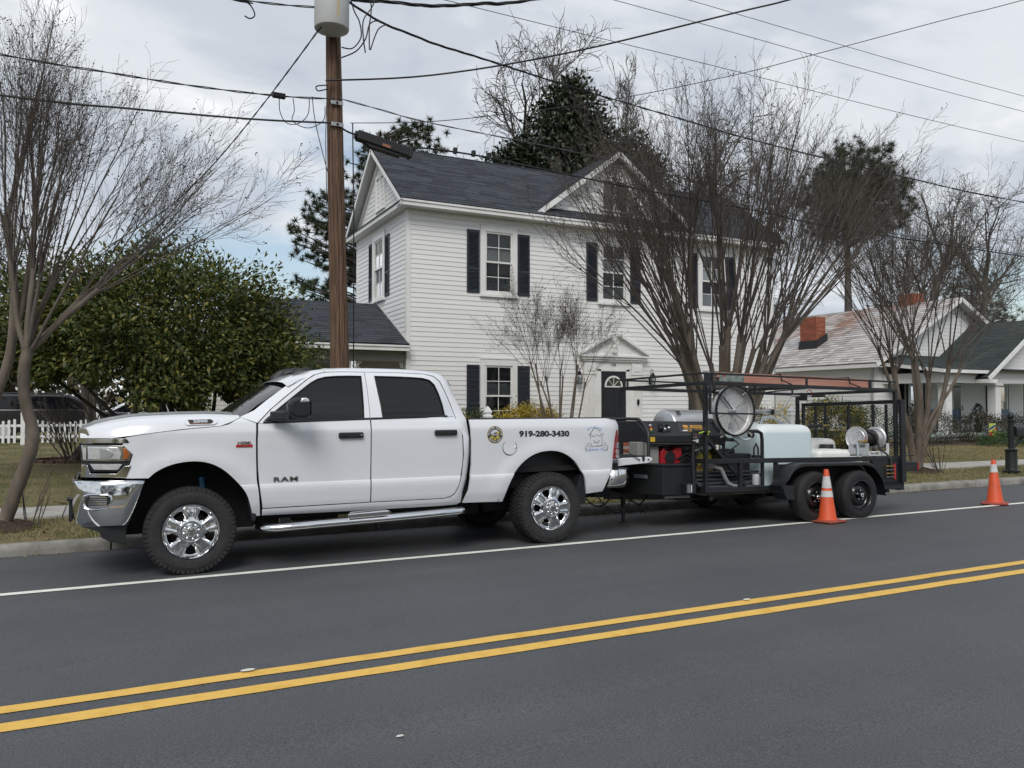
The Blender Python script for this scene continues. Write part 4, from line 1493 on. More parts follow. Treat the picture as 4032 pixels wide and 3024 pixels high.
# bonnet
hx = [-.90, -.86, -.78, -.66, -.50, -.30, -.10, .10, .25, .36, .43]
seam = [(-.90, 1.262), (-.66, 1.258), (-.43, 1.289), (-.03, 1.338), (.27, 1.358), (.36, 1.40), (.43, 1.435)]
side_top = [(-.90, 1.325), (-.86, 1.358), (-.78, 1.39), (-.66, 1.420), (-.50, 1.448), (-.30, 1.462), (-.10, 1.470), (.10, 1.474), (.25, 1.472), (.36, 1.468), (.43, 1.463)]
mb = MB()
vs_ = []
yf = [0.0, .03, .075, .125, .17, .21, .30, .42, .60, .80]
NYB = 2 * len(yf) + 1
for x_ in hx:
    zs_, zt = interp(seam, x_), interp(side_top, x_)
    ys0 = inset(x_, zs_) + .004
    row = []
    fr = [0, .35, .62, .82, .93, 1.0]
    yin = [0, .018, .045, .085, .125, .17]
    for f_, yi in zip(fr, yin):
        row.append((ys0 + yi, lerp(zs_, zt, f_)))
    mid_ = TW / 2
    for q in (.32, .42, .50, .62, .80):
        bul = .030 if q >= .5 else (.015 if q > .4 else .006)
        row.append((lerp(ys0 + .17, mid_, (q - .17) / .83), zt + bul * (1 if x_ > -.8 else .4)))
    row.append((mid_, zt + .034 * (1 if x_ > -.8 else .4)))
    full = row + [(TW - y, z) for (y, z) in row[-2::-1]]
    front = .16 if x_ < -.5 else 0
    for (y, z) in full:
        e_ = 1 - abs(y - mid_) / (TW / 2)
        vs_.append((x_ - .045 * min(1, e_ * 1.5) * max(0, min(1, (-.3 - x_) / .6)), y, z))
n = len(full)
fs_ = [(i * n + j, (i + 1) * n + j, (i + 1) * n + j + 1, i * n + j + 1) for i in range(len(hx) - 1) for j in range(n - 1)]
fs_.append(tuple(range(n)))
obj('bonnet', mb.add(vs_, fs_), M_paint, truck, FT, smooth=38)
# badge pod on the bonnet side
def on_side(x_, z_, d=0.0):
    return (x_, inset(x_, z_) - d, z_)


def decal(name, mb, m, x_, z_, parent=truck, d=.003, tilt=0.0, conform=True, label=None):
    """flat lettering laid on the near body side at (x, z)"""
    c_, s_ = math.cos(tilt), math.sin(tilt)
    mb.v = [(x_ + p[0] * c_ - p[1] * s_, inset(x_ + p[0] * c_ - p[1] * s_, z_ + p[0] * s_ + p[1] * c_) - d - max(0, p[2]), z_ + p[0] * s_ + p[1] * c_) for p in mb.v]
    return obj(name, mb, m, parent, FT, label=label)


def bonnet_y(x_, z_):
    zs_, zt = interp(seam, x_), interp(side_top, x_)
    f_ = max(0, min(1, (z_ - zs_) / max(.01, zt - zs_)))
    return inset(x_, zs_) + .004 + interp([(0, 0), (.35, .018), (.62, .045), (.82, .085), (.93, .125), (1, .17)], f_)


pod = MB()
pp = [(-.07, 1.425), (.19, 1.430), (.228, 1.415), (.222, 1.385), (.19, 1.370), (-.04, 1.366), (-.065, 1.385)]
pod.prism(pp, (0, 0, 0), (1, 0, 0), (0, 0, 1), (0, .06, 0))
pod.v = [(p[0], bonnet_y(p[0], p[2]) - (.012 if i < len(pp) else -.01), p[2]) for i, p in enumerate(pod.v)]
pd = obj('bonnet_badge', pod, M_paint, truck, FT, bevel=.004)
q2 = [(-.035, 1.417), (.165, 1.421), (.188, 1.408), (.182, 1.392), (.165, 1.381), (-.015, 1.378)]
pod = MB().prism(q2, (0, 0, 0), (1, 0, 0), (0, 0, 1), (0, .01, 0))
pod.v = [(p[0], bonnet_y(p[0], p[2]) - (.0145 if i < len(q2) else -.01), p[2]) for i, p in enumerate(pod.v)]
obj('badge_face', pod, M_blk, pd, FT)
tm = text_mb('2500', .034, .0, .0022, .0, 1.05, xs=1.75)
tm.v = [(.075 + p[0], bonnet_y(.075 + p[0], 1.402 + p[1]) - .017, 1.402 + p[1] + .01 * p[0]) for p in tm.v]
obj('badge_lettering', tm, M_chrome, pd, FT)
pod = MB().box(-.01, .15, 0, .002, 1.380, 1.384)
pod.v = [(p[0], bonnet_y(p[0], p[2]) - .0165, p[2]) for p in pod.v]
obj('badge_stripe', pod, M_amber, pd, FT)
decal('engine_badge', text_mb('HEMI', .036, .002, .0006, .0, 1.0, xs=1.5), M_chrome, .462, 1.194, d=.006, tilt=.01)
decal('engine_badge_plate', MB().add([(-.075, -.016, 0), (.075, -.016, 0), (.075, .011, 0), (-.075, .011, 0)], [(0, 1, 2, 3)]), mat('badge_red', (.45, .02, .03), .3), .464, 1.168, d=.005)
decal('engine_badge_size', text_mb('5.7L', .024, .0, .0003, .2, 1.0, xs=1.9), M_chrome, .464, 1.166, d=.008)
decal('door_lettering', text_mb('RAM', .060, .004, .0012, .0, 1.12, xs=1.85), mat('dark_chrome', (.20, .20, .205), .3, .9), .853, .834, d=.006)

# grille side, headlamp, chrome surround
def wrapped(name, poly, m, off, parent=truck, dep=.05, step=.012, bevel=0.0, smooth=40):
    """a piece cut to outline poly and pressed to the curved front corner"""
    bm = bmesh.new()
    bm.faces.new([bm.verts.new((p[0], 0, p[1])) for p in poly])
    x0, x1 = min(p[0] for p in poly), max(p[0] for p in poly)
    for x_ in np.arange(x0 + step, x1, step):
        bmesh.ops.bisect_plane(bm, geom=bm.verts[:] + bm.edges[:] + bm.faces[:], plane_co=(x_, 0, 0), plane_no=(1, 0, 0), dist=1e-5)
    for v in bm.verts:
        v.co.y = front_y(v.co.x) - off
    ed = [e for e in bm.edges if e.is_boundary]
    r_ = bmesh.ops.extrude_edge_only(bm, edges=ed)
    for v in [g for g in r_['geom'] if isinstance(g, bmesh.types.BMVert)]:
        v.co.y += dep
    bmesh.ops.recalc_face_normals(bm, faces=bm.faces)
    me = bpy.data.meshes.new(name)
    bm.to_mesh(me)
    bm.free()
    me.materials.append(m)
    me.polygons.foreach_set('use_smooth', [True] * len(me.polygons))
    me.set_sharp_from_angle(angle=R(smooth))
    a_ = obj(name, me, None, parent, FT)
    if bevel:
        bev(a_, bevel)
    me2 = me.copy()
    for v in me2.vertices:
        v.co.y = TW - v.co.y
    me2.flip_normals()
    b_ = obj(name, me2, None, parent, FT)
    if bevel:
        bev(b_, bevel)
    return a_


def front_y(x_):
    k = max(0, (-.30 - x_) / .6)
    return .01 + .20 * k ** 2.2 + (.07 * max(0, (-.80 - x_) / .15) ** 2)


wrapped('headlamp_housing', [(-.925, 1.21), (-.53, 1.20), (-.48, 1.107), (-.515, 1.02), (-.60, .955), (-.83, .96), (-.90, 1.02)], M_blk, -.02)
hl = wrapped('headlamp', [(-.905, 1.196), (-.57, 1.190), (-.528, 1.180), (-.498, 1.107), (-.522, 1.052), (-.89, 1.056)], M_chrome, .0, bevel=.006)
wrapped('lamp_lens', [(-.855, 1.184), (-.615, 1.178), (-.585, 1.115), (-.592, 1.068), (-.85, 1.068)], M_clear, .012, hl, bevel=.012)
wrapped('projector', [(-.76, 1.165), (-.70, 1.160), (-.65, 1.12), (-.67, 1.085), (-.75, 1.080)], mat('lamp_deep', (.42, .43, .44), .15, .5, coat=1.), .020, hl, bevel=.01)
wrapped('turn_signal', [(-.572, 1.170), (-.545, 1.166), (-.516, 1.107), (-.536, 1.070), (-.570, 1.070), (-.566, 1.115)], M_amber, .014, hl, bevel=.004)
wrapped('inner_lamp', [(-.898, 1.18), (-.865, 1.18), (-.865, 1.07), (-.892, 1.07)], M_clear, .012, hl)
wrapped('lower_lamp', [(-.835, 1.030), (-.575, 1.024), (-.61, .975), (-.80, .978)], M_clear, .008, hl, bevel=.01)
wrapped('grille_surround', [(-.93, 1.335), (-.87, 1.350), (-.845, 1.300), (-.85, 1.270), (-.80, 1.256), (-.545, 1.252), (-.522, 1.222), (-.53, 1.212), (-.93, 1.218)], M_chrome, .012, bevel=.006)
wrapped('lower_surround', [(-.895, 1.025), (-.855, 1.020), (-.83, .945), (-.62, .940), (-.56, 1.005), (-.503, 1.010), (-.545, .902), (-.91, .912)], M_chrome, .010, bevel=.006)
obj('grille', MB().box(-.905, -.80, .30, TW - .30, .90, 1.30), M_chrome, truck, FT, bevel=.03)
obj('radiator_core', MB().box(-.80, -.45, .38, TW - .38, .55, 1.22), M_dark, truck, FT)

# front bumper
bp = [(.880, .045), (.880, .012), (.868, -.004), (.84, -.010), (.76, -.014), (.68, -.012), (.60, -.006), (.53, .006), (.484, .024), (.478, .06)]
plan = [(-.392, -.004), (-.50, .0), (-.62, .012), (-.72, .034), (-.80, .07), (-.87, .125), (-.92, .20), (-.955, .32), (-.975, .50), (-.985, .75), (-.99, 1.01)]
plan += [(x_, TW - y) for (x_, y) in plan[-2::-1]]
mb = MB()
vs_ = []
for i, (x_, y_) in enumerate(plan):
    a_, b_ = plan[max(0, i - 1)], plan[min(len(plan) - 1, i + 1)]
    nx, ny_ = -(b_[1] - a_[1]), (b_[0] - a_[0])
    ll = math.hypot(nx, ny_)
    nx, ny_ = nx / ll, ny_ / ll
    for (z_, o_) in bp:
        xx = x_ - (.878 - z_) * .33 * max(0, 1 - (-.392 - x_) / .40)      # slanted rear edge
        vs_.append((xx - nx * o_ * .9, y_ - ny_ * o_ * .9, z_))
n = len(bp)
fs_ = [(i * n + j, (i + 1) * n + j, (i + 1) * n + j + 1, i * n + j + 1) for i in range(len(plan) - 1) for j in range(n - 1)]
bump = obj('front_bumper', mb.add(vs_, fs_), M_chrome, truck, FT, smooth=40)
bump.modifiers.new('thick', 'SOLIDIFY').thickness = .012
def bump_pt(x_, z_, d):
    y_ = interp([(p[0], p[1]) for p in plan[10::-1]], x_)
    return (x_, y_ - interp([(.484, -.024), (.53, -.006), (.68, .012), (.76, .014), (.84, .010), (.878, 0)], z_) - d, z_)
fogp = [(-.865, .738), (-.83, .752), (-.70, .750), (-.672, .735), (-.668, .69), (-.70, .652), (-.80, .638), (-.855, .650), (-.868, .69)]
mb = MB().prism(fogp, (0, 0, 0), (1, 0, 0), (0, 0, 1), (0, .03, 0))
mb.v = [bump_pt(p[0], p[2], .006 if i < len(fogp) else -.02) for i, p in enumerate(mb.v)]
fg = obj('fog_bezel', mb, M_blk, bump, FT, bevel=.006)
for z_ in (.672, .692, .712, .73):
    mb = MB().tube([bump_pt(x_, z_, .010) for x_ in (-.845, -.80, -.74, -.69)], .0055, 5)
    obj('fog_louvre', mb, M_blk, fg, FT)
mb = MB()
ring_ = fogp + [fogp[0]]
mb.tube([bump_pt(lerp(-.77, p[0], 1.10), lerp(.695, p[1], 1.18), .004) for p in ring_], .012, 6, cap=False)
obj('fog_surround', mb, M_chrome, fg, FT, smooth=60)
mb = MB().prism([(-.90, .49), (-.53, .475), (-.545, .310), (-.66, .335), (-.735, .38), (-.75, .43)], (0, .07, 0), (1, 0, 0), (0, 0, 1), (0, TW - .14, 0))
obj('air_dam', mb, M_blk, truck, FT, bevel=.004)
obj('front_plate', MB().box(-1.005, -.975, .50, 1.15, .49, .69), M_blk, truck, FT)
obj('tow_hook', MB().tube([(-.95, .45, .70), (-.99, .45, .702), (-1.01, .47, .70)], .02, 6), M_blk, truck, FT)

# wheel wells, frame, axles, tank, shocks
for (wx, s0, s1) in ((0.0, -.56, .62), (3.785, 3.14, 4.33)):
    for mir in (0, 1):
        mb = MB()
        r_ = .645
        pts = arc(wx, .40, r_, 172, 8, 18)
        vs_ = [(p[0], (TW - y if mir else y), p[1]) for p in pts for y in (.03, .42)]
        fs_ = [(2 * i, 2 * i + 2, 2 * i + 3, 2 * i + 1) for i in range(len(pts) - 1)]
        mb.add(vs_, fs_)
        mb.add([(s0, (TW - .42 if mir else .42), .35), (s1, (TW - .42 if mir else .42), .35), (s1, (TW - .42 if mir else .42), 1.06), (s0, (TW - .42 if mir else .42), 1.06)], [(0, 1, 2, 3)])
        obj('wheel_well', mb, M_dark, truck, FT)
mb = MB().box(-.80, 4.62, .45, .55, .50, .66).box(-.80, 4.62, TW - .55, TW - .45, .50, .66)
for x_ in (-.6, .7, 1.6, 2.7, 4.4):
    mb.box(x_, x_ + .12, .55, TW - .55, .52, .64)
obj('chassis', mb, M_dark, truck, FT)
mb = MB().box(.75, 2.7, .25, .45, .43, .50).box(1.0, 1.5, .5, 1.2, .36, .5).box(2.2, 3.1, .42, .9, .33, .60).box(.62, .85, .3, .5, .36, .52)
obj('underbody', mb, M_dark, truck, FT, bevel=.03)
for ax_ in (0, 3.785):
    mb = MB().tube([(ax_, .25, .39), (ax_, TW - .25, .39)], .045, 10)
    mb.lathe([(.02, -.12), (.13, -.06), (.15, 0), (.13, .06), (.02, .12)], (ax_, 1.2 if ax_ == 0 else 1.0, .39), (0, 1, 0), 12)
    obj('axle', mb, M_dark, truck, FT, smooth=40)
M_blue = mat('shock_blue', (.02, .13, .26), .4)
obj('shock_absorber', MB().tube([(.135, .30, .60), (.12, .36, .86)], .030, 10), M_blue, truck, FT)
obj('shock_absorber', MB().tube([(3.36, .36, .50), (3.42, .50, .85)], .028, 10), M_blue, truck, FT)
obj('exhaust', MB().tube([(1.0, 1.5, .45), (3.2, 1.5, .48), (3.9, 1.55, .62), (4.5, 1.6, .5)], .045, 8), M_dark, truck, FT)

# running board
M_step = M_chrome
mb = MB()
path = [(.60, .10, .385), (.66, .02, .372), (.75, -.035, .375), (1.2, -.05, .388), (1.7, -.055, .400), (2.2, -.055, .412), (2.62, -.045, .424), (2.72, .02, .424), (2.78, .10, .425)]
mb.tube(path, [.03, .046, .05, .05, .05, .05, .05, .046, .03], 12, squash=.8)
rb = obj('running_board', mb, M_step, truck, FT, smooth=50)
obj('board_top', MB().tube([(p[0], p[1] + .035, p[2] + .026) for p in path[1:-1]], .034, 8, squash=.5), M_blk, rb, FT, smooth=50)
obj('step_pad', MB().prism([(1.43, .0), (1.47, .05), (1.82, .05), (1.86, .0)], (0, -.11, .385), (1, 0, .028), (0, 1.3, .3), (0, -.01, .05)), M_chrome, rb, FT, bevel=.008)
obj('step_tread', MB().box(1.48, 1.81, -.098, -.03, .440, .457), M_blk, rb, FT @ T(0, 0, -.006), bevel=.008)
for x_ in (.86, 2.56):
    obj('board_bracket', MB().bar((x_, .02, .42), (x_ + .03, .3, .49), .09, .04), M_blk, rb, FT)

# door handles, mirror
def handle(x0, z0, dd, keyhole):
    mb = MB().box(-.126, .126, -.03, .012, -.029, .029)
    hM = FT @ axes(on_side(x0, z0, .004), (1, 0, .01), (0, 1, 0), (0, 0, 1))
    h = obj('door_handle', mb, M_blk, dd, hM, bevel=.014, seg=3)
    if keyhole:
        obj('key_lock', MB().lathe([(.008, -.004), (.008, .002)], (.10, -.031, .0), (0, 1, 0), 10), M_chrome, dd, hM)


handle(1.492, 1.250, dF, True)
handle(2.517, 1.261, dR, False)
mb = MB().prism([(.635, 1.385), (.86, 1.392), (.83, 1.50), (.775, 1.50), (.70, 1.44)], (0, .02, 0), (1, 0, 0), (0, 0, 1), (0, .04, 0))
mir_ = obj('wing_mirror', mb, M_blk, truck, FT, bevel=.008)
mb = MB().bar((.72, .04, 1.445), (.86, -.20, 1.452), .05, .095).bar((.72, -.02, 1.445), (.92, -.20, 1.450), .10, .085)
obj('mirror_arm', mb, M_blk, mir_, FT, bevel=.015)
mh = MB()
hp = [(.80, 1.47), (.80, 1.555), (.83, 1.598), (.88, 1.618), (.97, 1.620), (1.005, 1.60), (1.012, 1.50), (1.005, 1.435), (.96, 1.418), (.87, 1.425)]
mh.prism(hp, (0, -.36, 0), (1, 0, 0), (0, 0, 1), (.02, .20, 0))
obj('mirror_housing', mh, M_blk, mir_, FT, bevel=.03, seg=3)
obj('mirror_lamp', MB().prism([(.905, 1.57), (.925, 1.612), (.975, 1.614), (.995, 1.598), (.996, 1.572)], (0, -.368, 0), (1, 0, 0), (0, 0, 1), (.01, .1, 0)), M_clear, mir_, FT, bevel=.012)
obj('mirror_glass', MB().add([(1.02, -.34, 1.44), (1.03, -.18, 1.44), (1.03, -.18, 1.59), (1.02, -.34, 1.59)], [(0, 1, 2, 3)]), M_chrome, mir_, FT)
mb = MB().prism([(.80, 1.42), (.80, 1.6), (1.0, 1.62), (1.01, 1.42)], (0, TW + .16, 0), (1, 0, 0), (0, 0, 1), (0, .2, 0)).bar((.75, TW - .05, 1.45), (.9, TW + .2, 1.45), .06, .09)
obj('wing_mirror', mb, M_blk, truck, FT, bevel=.025)
# roof marker lamps
for i, y_ in enumerate((.42, .70, 1.01, 1.32, 1.60)):
    xx = 1.07 - .10 * (1 - ((y_ - 1.01) / .7) ** 2)
    mb = MB().lathe([(.001, .048), (.5, .044), (.85, .028), (1.0, .0)], (0, 0, 0), (0, 0, 1), 14)
    mb.v = [(p[0] * .105 + (.02 if p[2] > .03 else 0), p[1] * .045, p[2] * .8) for p in mb.v]
    obj('roof_marker_lamp', mb, M_blk, truck, FT @ T(xx + .04, y_, 1.895 + .03 * (1 - abs(y_ - 1.01) / .8)) @ RY(-.30), smooth=60)

# cargo bed
bed = panel('bed_side', [(2.735, .502), (2.97, .496)] + archR + [(4.40, .535), (4.505, .541), (4.585, .70), (4.645, .80), (4.655, .905), (4.785, .905), (4.792, 1.10), (4.788, 1.25), (4.77, 1.325), (4.735, 1.372), (4.69, 1.392), (4.60, 1.398), (3.8, 1.398), (2.808, 1.396), (2.826, 1.16), (2.826, .90), (2.79, .637)], M_paint, step=.07)
for mir in (0, 1):
    f2 = (lambda y: TW - y) if mir else (lambda y: y)
    mb = MB().prism([(f2(.028), 1.392), (f2(.05), 1.412), (f2(.16), 1.412), (f2(.18), 1.392), (f2(.18), .85), (f2(.15), .85), (f2(.15), 1.385)], (2.812, 0, 0), (0, 1, 0), (0, 0, 1), (1.89, 0, 0))
    obj('bed_rail_cap', mb, M_blk, truck, FT, smooth=30)
obj('bed_floor', MB().box(2.83, 4.78, .1, TW - .1, .80, .86).box(2.83, 2.86, .08, TW - .08, .5, 1.38), M_dark, truck, FT)
obj('bed_gap', MB().box(2.74, 2.80, .10, TW - .10, .50, 1.34), M_dark, truck, FT)
obj('bed_underside', MB().box(2.85, 4.6, .2, TW - .2, .62, .80), M_dark, truck, FT)
# body crease trims, fuel door
mb = MB().lathe([(.0, -.0), (.078, -.0), (.083, .004)], (0, 0, 0), (0, 1, 0), 32)
fd = obj('fuel_door', mb, M_paint, truck, FT @ T(*on_side(3.283, 1.086, .001)))
obj('fuel_door_seam', MB().lathe([(.083, -.0015), (.089, -.0015), (.089, .003), (.083, .003)], (0, 0, 0), (0, 1, 0), 36, cap=False), mat('seam_grey', (.07, .07, .075), .6), fd, W[fd.name])
obj('fuel_door_pull', MB().lathe([(.02, .002), (.012, -.004), (.0, -.006)], (.068, 0, 0), (0, 1, 0), 12), M_paint, fd, W[fd.name], smooth=60)
# tail lamp
tl = MB().prism([(4.715, 1.255), (4.755, 1.268), (4.795, 1.262), (4.80, .912), (4.655, .916), (4.668, 1.02), (4.69, 1.18)], (0, 0, 0), (1, 0, 0), (0, 0, 1), (0, .12, 0))
tl.v = [(p[0], (inset(p[0], 1.1) - .008 if i < 7 else .16), p[2]) for i, p in enumerate(tl.v)]
tlo = obj('tail_lamp', tl, M_red, truck, FT, bevel=.010)
for (z0, z1) in ((1.035, 1.108), (.978, 1.028), (.928, .972)):
    t2 = MB().prism([(4.722 + (.005 if z0 > 1 else -.01), z0), (4.795, z0), (4.795, z1), (4.730 + (.005 if z0 > 1 else -.01), z1)], (0, 0, 0), (1, 0, 0), (0, 0, 1), (0, .05, 0))
    t2.v = [(p[0], (inset(p[0], 1.1) - .013 if i < 4 else .16), p[2]) for i, p in enumerate(t2.v)]
    obj('reverse_lamp', t2, M_clear, tlo, FT, bevel=.006)
obj('tail_lamp', MB().box(4.66, 4.80, TW - .15, TW - .02, .915, 1.26), M_red, truck, FT, bevel=.015)
# rear bumper, mud flap, hitch
mb = MB()
plan2 = [(4.615, .0), (4.72, .002), (4.82, .02), (4.875, .06), (4.90, .14), (4.91, 1.01)]
plan2 += [(x_, TW - y) for (x_, y) in plan2[-2::-1]]
pr = [(.792, .012), (.785, -.012), (.70, -.022), (.62, -.014), (.575, .02)]
vs_ = []
for i, (x_, y_) in enumerate(plan2):
    a_, b_ = plan2[max(0, i - 1)], plan2[min(len(plan2) - 1, i + 1)]
    nx, ny_ = (b_[1] - a_[1]), -(b_[0] - a_[0])
    ll = math.hypot(nx, ny_)
    for (z_, o_) in pr:
        xx = x_ - ((.79 - z_) * .30 if i in (0, len(plan2) - 1) else 0)
        vs_.append((xx - nx / ll * o_, y_ - ny_ / ll * o_, z_))
n = len(pr)
rbm = obj('rear_bumper', mb.add(vs_, [(i * n + j, (i + 1) * n + j, (i + 1) * n + j + 1, i * n + j + 1) for i in range(len(plan2) - 1) for j in range(n - 1)]), M_chrome, truck, FT, smooth=40)
rbm.modifiers.new('thick', 'SOLIDIFY').thickness = .010
obj('bumper_pad', MB().prism([(4.59, .80), (4.90, .80), (4.90, .775), (4.62, .775), (4.575, .56), (4.52, .55)], (0, .05, 0), (1, 0, 0), (0, 0, 1), (0, TW - .1, 0)), M_blk, truck, FT, bevel=.008)
mb = MB().prism([(4.225, .752), (4.29, .705), (4.285, .41), (4.215, .408), (4.15, .56)], (0, .05, 0), (1, 0, 0), (0, 0, 1), (0, .25, 0))
obj('mud_flap', mb, M_blk, truck, FT, bevel=.003)
mb = MB().prism([(.505, .70), (.545, .68), (.585, .49), (.57, .445), (.545, .445), (.53, .52)], (0, .04, 0), (1, 0, 0), (0, 0, 1), (0, .25, 0))
obj('mud_flap', mb, M_blk, truck, FT, bevel=.003)
mb = MB().box(4.45, 5.02, .96, 1.06, .44, .52).box(4.5, 4.6, .4, 1.6, .44, .54).box(4.98, 5.12, .97, 1.05, .40, .46)
mb.lathe([(.02, 0), (.02, .05), (.035, .075), (.03, .10), (.0, .11)], (5.08, 1.01, .455), (0, 0, 1), 12)
obj('tow_hitch', mb, M_dark, truck, FT, bevel=.006)
# lowered tailgate with its cable
tg = MB().prism([(4.83, .905), (4.90, .915), (5.30, .918), (5.345, .90), (5.345, .875), (5.29, .842), (4.95, .825), (4.83, .815)], (0, .17, 0), (1, 0, 0), (0, 0, 1), (0, TW - .34, 0))
tgo = obj('tailgate', tg, M_paint, truck, FT, bevel=.008)
obj('tailgate_cap', MB().box(4.86, 5.33, .20, TW - .20, .9185, .930), M_blk, tgo, FT, bevel=.004)
obj('tailgate_latch', MB().prism([(5.185, .92), (5.225, .92), (5.22, .875), (5.205, .86), (5.19, .875)], (0, .164, 0), (1, 0, 0), (0, 0, 1), (0, .01, 0)), M_blk, tgo, FT)
for (x_, z_) in ((5.14, .885), (5.28, .885)):
    obj('tailgate_bolt', MB().lathe([(.013, 0), (.010, -.008)], (x_, .168, z_), (0, 1, 0), 8), mat('bolt_grey', (.2, .2, .21), .4, .8), tgo, FT)
obj('tailgate_cable', MB().tube([(4.80, .16, 1.07), (4.95, .158, .99), (5.12, .155, .895)], .006, 5), M_blk, tgo, FT)

# wheels
def tyre_mesh(Rt, Rr, w, lugs, depth=.009):
    mb = MB()
    mb.lathe([(Rr, .02), (Rr + .012, -.002), (Rr + .03, -.010), (lerp(Rr, Rt, .5), -.016), (Rt - .045, -.010), (Rt - .020, .006), (Rt - depth, .03), (Rt - depth, w - .03), (Rt - .020, w - .006), (Rt - .045, w + .010), (lerp(Rr, Rt, .5), w + .016), (Rr + .012, w), (Rr, w - .02)], (0, 0, 0), (0, 1, 0), 64, cap=False)
    return mb


def lug_mb(Rt, w, n, depth=.009):
    """tread blocks and shoulder lugs"""
    mb = MB()
    for i in range(n):
        a = 2 * math.pi * i / n
        for (r0, r1, y0, y1, da, off) in ((Rt - .044, Rt - .008, -.010, .012, .78, 0), (Rt - depth - .004, Rt, .012, .07, .80, 0), (Rt - depth - .004, Rt, .082, w / 2 - .008, .6, .45), (Rt - depth - .004, Rt, w / 2 + .006, w - .082, .6, .1), (Rt - depth - .004, Rt, w - .07, w - .012, .80, .5), (Rt - .044, Rt - .008, w - .012, w + .010, .78, .5)):
            st = 2 * math.pi / n
            a0, a1 = a + off * st + (.08 * st if i % 2 else 0), a + (off + da) * st
            vs_ = []
            for r_ in (r0, r1):
                for y in (y0, y1):
                    for t_ in (a0, a1):
                        ry = r_ if not (r1 == Rt - .008) else r_ - (0.0 if abs(y - w / 2) < w / 2 - .005 else .010)
                        vs_.append((ry * math.cos(t_), y, ry * math.sin(t_)))
            mb.add(vs_, [(4, 5, 7, 6), (0, 1, 5, 4), (2, 6, 7, 3), (0, 4, 6, 2), (1, 3, 7, 5)])
    return mb


def make_wheel(name, parent, M, far=False):
    Rt, Rr, w = .402, .245, .27
    wh = bpy.data.objects.new(name, None)
    place(wh, parent, M)
    obj('tyre', tyre_mesh(Rt, Rr - .004, w, 40), M_rubber, wh, M, smooth=40)
    obj('tread', lug_mb(Rt, w, 56), M_rubber, wh, M, kind='stuff')
    if far:
        obj('rim', MB().lathe([(.24, 0), (.23, .03), (.2, .12), (.05, .12), (0, .12)], (0, 0, 0), (0, 1, 0), 24), M_dark, wh, M)
        return wh
    # chrome face: five spokes round a hub, five holes
    mb = MB()
    mb.lathe([(.249, .012), (.252, -.004), (.246, -.012), (.236, -.010), (.226, .004), (.222, .03)], (0, 0, 0), (0, 1, 0), 72, cap=False)
    NS = 5
    # sector mesh in polar coordinates with hole openings
    na, nr = 200, 12
    rr = [.085, .095, .105, .112, .120, .126, .132, .138, .146, .155, .165, .175, .185, .193, .200, .207, .213, .219, .226]
    def hole(a, r_):
        f_ = (a / (2 * math.pi / NS)) % 1.0
        d_ = abs(f_ - .5) * (2 * math.pi / NS)          # angle from the hole's middle
        half = interp([(.120, 0), (.126, .12), (.14, .19), (.18, .255), (.198, .26), (.208, .20), (.213, 0)], r_)
        return d_ < half and .120 < r_ < .213
    def ydep(a, r_):
        f_ = (a / (2 * math.pi / NS)) % 1.0
        d_ = min(f_, 1 - f_) * (2 * math.pi / NS)       # angle from the spoke's middle
        y = interp([(.085, -.012), (.10, -.006), (.13, -.004), (.17, .0), (.205, .006), (.224, .008)], r_)
        if .105 < r_ < .222:
            y += .006 * max(0, 1 - (d_ * r_ / .034) ** 4) * min(1, (r_ - .1) / .03)       # dished spoke
            y += .024 * max(0, min(1, (d_ - .26) / .12))
        return y
    ph = R(90)
    vs_ = [(r_ * math.cos(2 * math.pi * i / na + ph), ydep(2 * math.pi * i / na, r_), r_ * math.sin(2 * math.pi * i / na + ph)) for r_ in rr for i in range(na)]
    fs_ = []
    for k in range(len(rr) - 1):
        for i in range(na):
            am, rm = 2 * math.pi * (i + .5) / na, (rr[k] + rr[k + 1]) / 2
            if not hole(am, rm):
                fs_.append((k * na + i, k * na + (i + 1) % na, (k + 1) * na + (i + 1) % na, (k + 1) * na + i))
    bm_ = MB().add(vs_, fs_)
    rim = obj('rim', mb, M_chrome, wh, M, smooth=40)
    sp_ = obj('spokes', bm_, M_chrome, wh, M, smooth=50)
    so = sp_.modifiers.new('thick', 'SOLIDIFY')
    so.thickness, so.offset = .03, 0
    # hub with eight lugs and a centre cap
    mb = MB().lathe([(.088, .01), (.086, -.022), (.078, -.034), (.046, -.040), (.044, -.052), (.038, -.058), (0, -.060)], (0, 0, 0), (0, 1, 0), 40)
    obj('hub_cap', mb, M_chrome, wh, M, smooth=40)
    for i in range(8):
        a = 2 * math.pi * i / 8 + .2
        obj('lug_nut', MB().lathe([(.014, -.028), (.0135, -.046), (.009, -.052), (0, -.053)], (.066 * math.cos(a), 0, .066 * math.sin(a)), (0, 1, 0), 8), M_chrome, wh, M, smooth=50)
    mb = MB().prism([(-.012, -.022), (.012, -.022), (.014, .002), (.026, .012), (.024, -.010), (.030, .012), (.018, .024), (0, .014), (-.018, .024), (-.030, .012), (-.024, -.010), (-.026, .012), (-.014, .002)], (0, -.0605, 0), (1, 0, 0), (0, 0, 1), (0, -.004, 0))
    obj('cap_emblem', mb, mat('emblem_steel', (.35, .35, .36), .3, 1.0), wh, M)
    obj('brake_disc', MB().lathe([(.17, .10), (.17, .12), (.0, .12)], (0, 0, 0), (0, 1, 0), 32), mat('brake_iron', (.06, .055, .05), .6, .8), wh, M)
    mb = arc_text('OPEN COUNTRY A/T', .318, .040, math.pi, R(7.2), .0015, inside=True)
    mb.v = [(p[0], -.0165, p[1]) for p in mb.v]
    obj('tyre_lettering', mb, mat('tyre_letter', (.03, .03, .031), .6), wh, M, kind='stuff')
    return wh


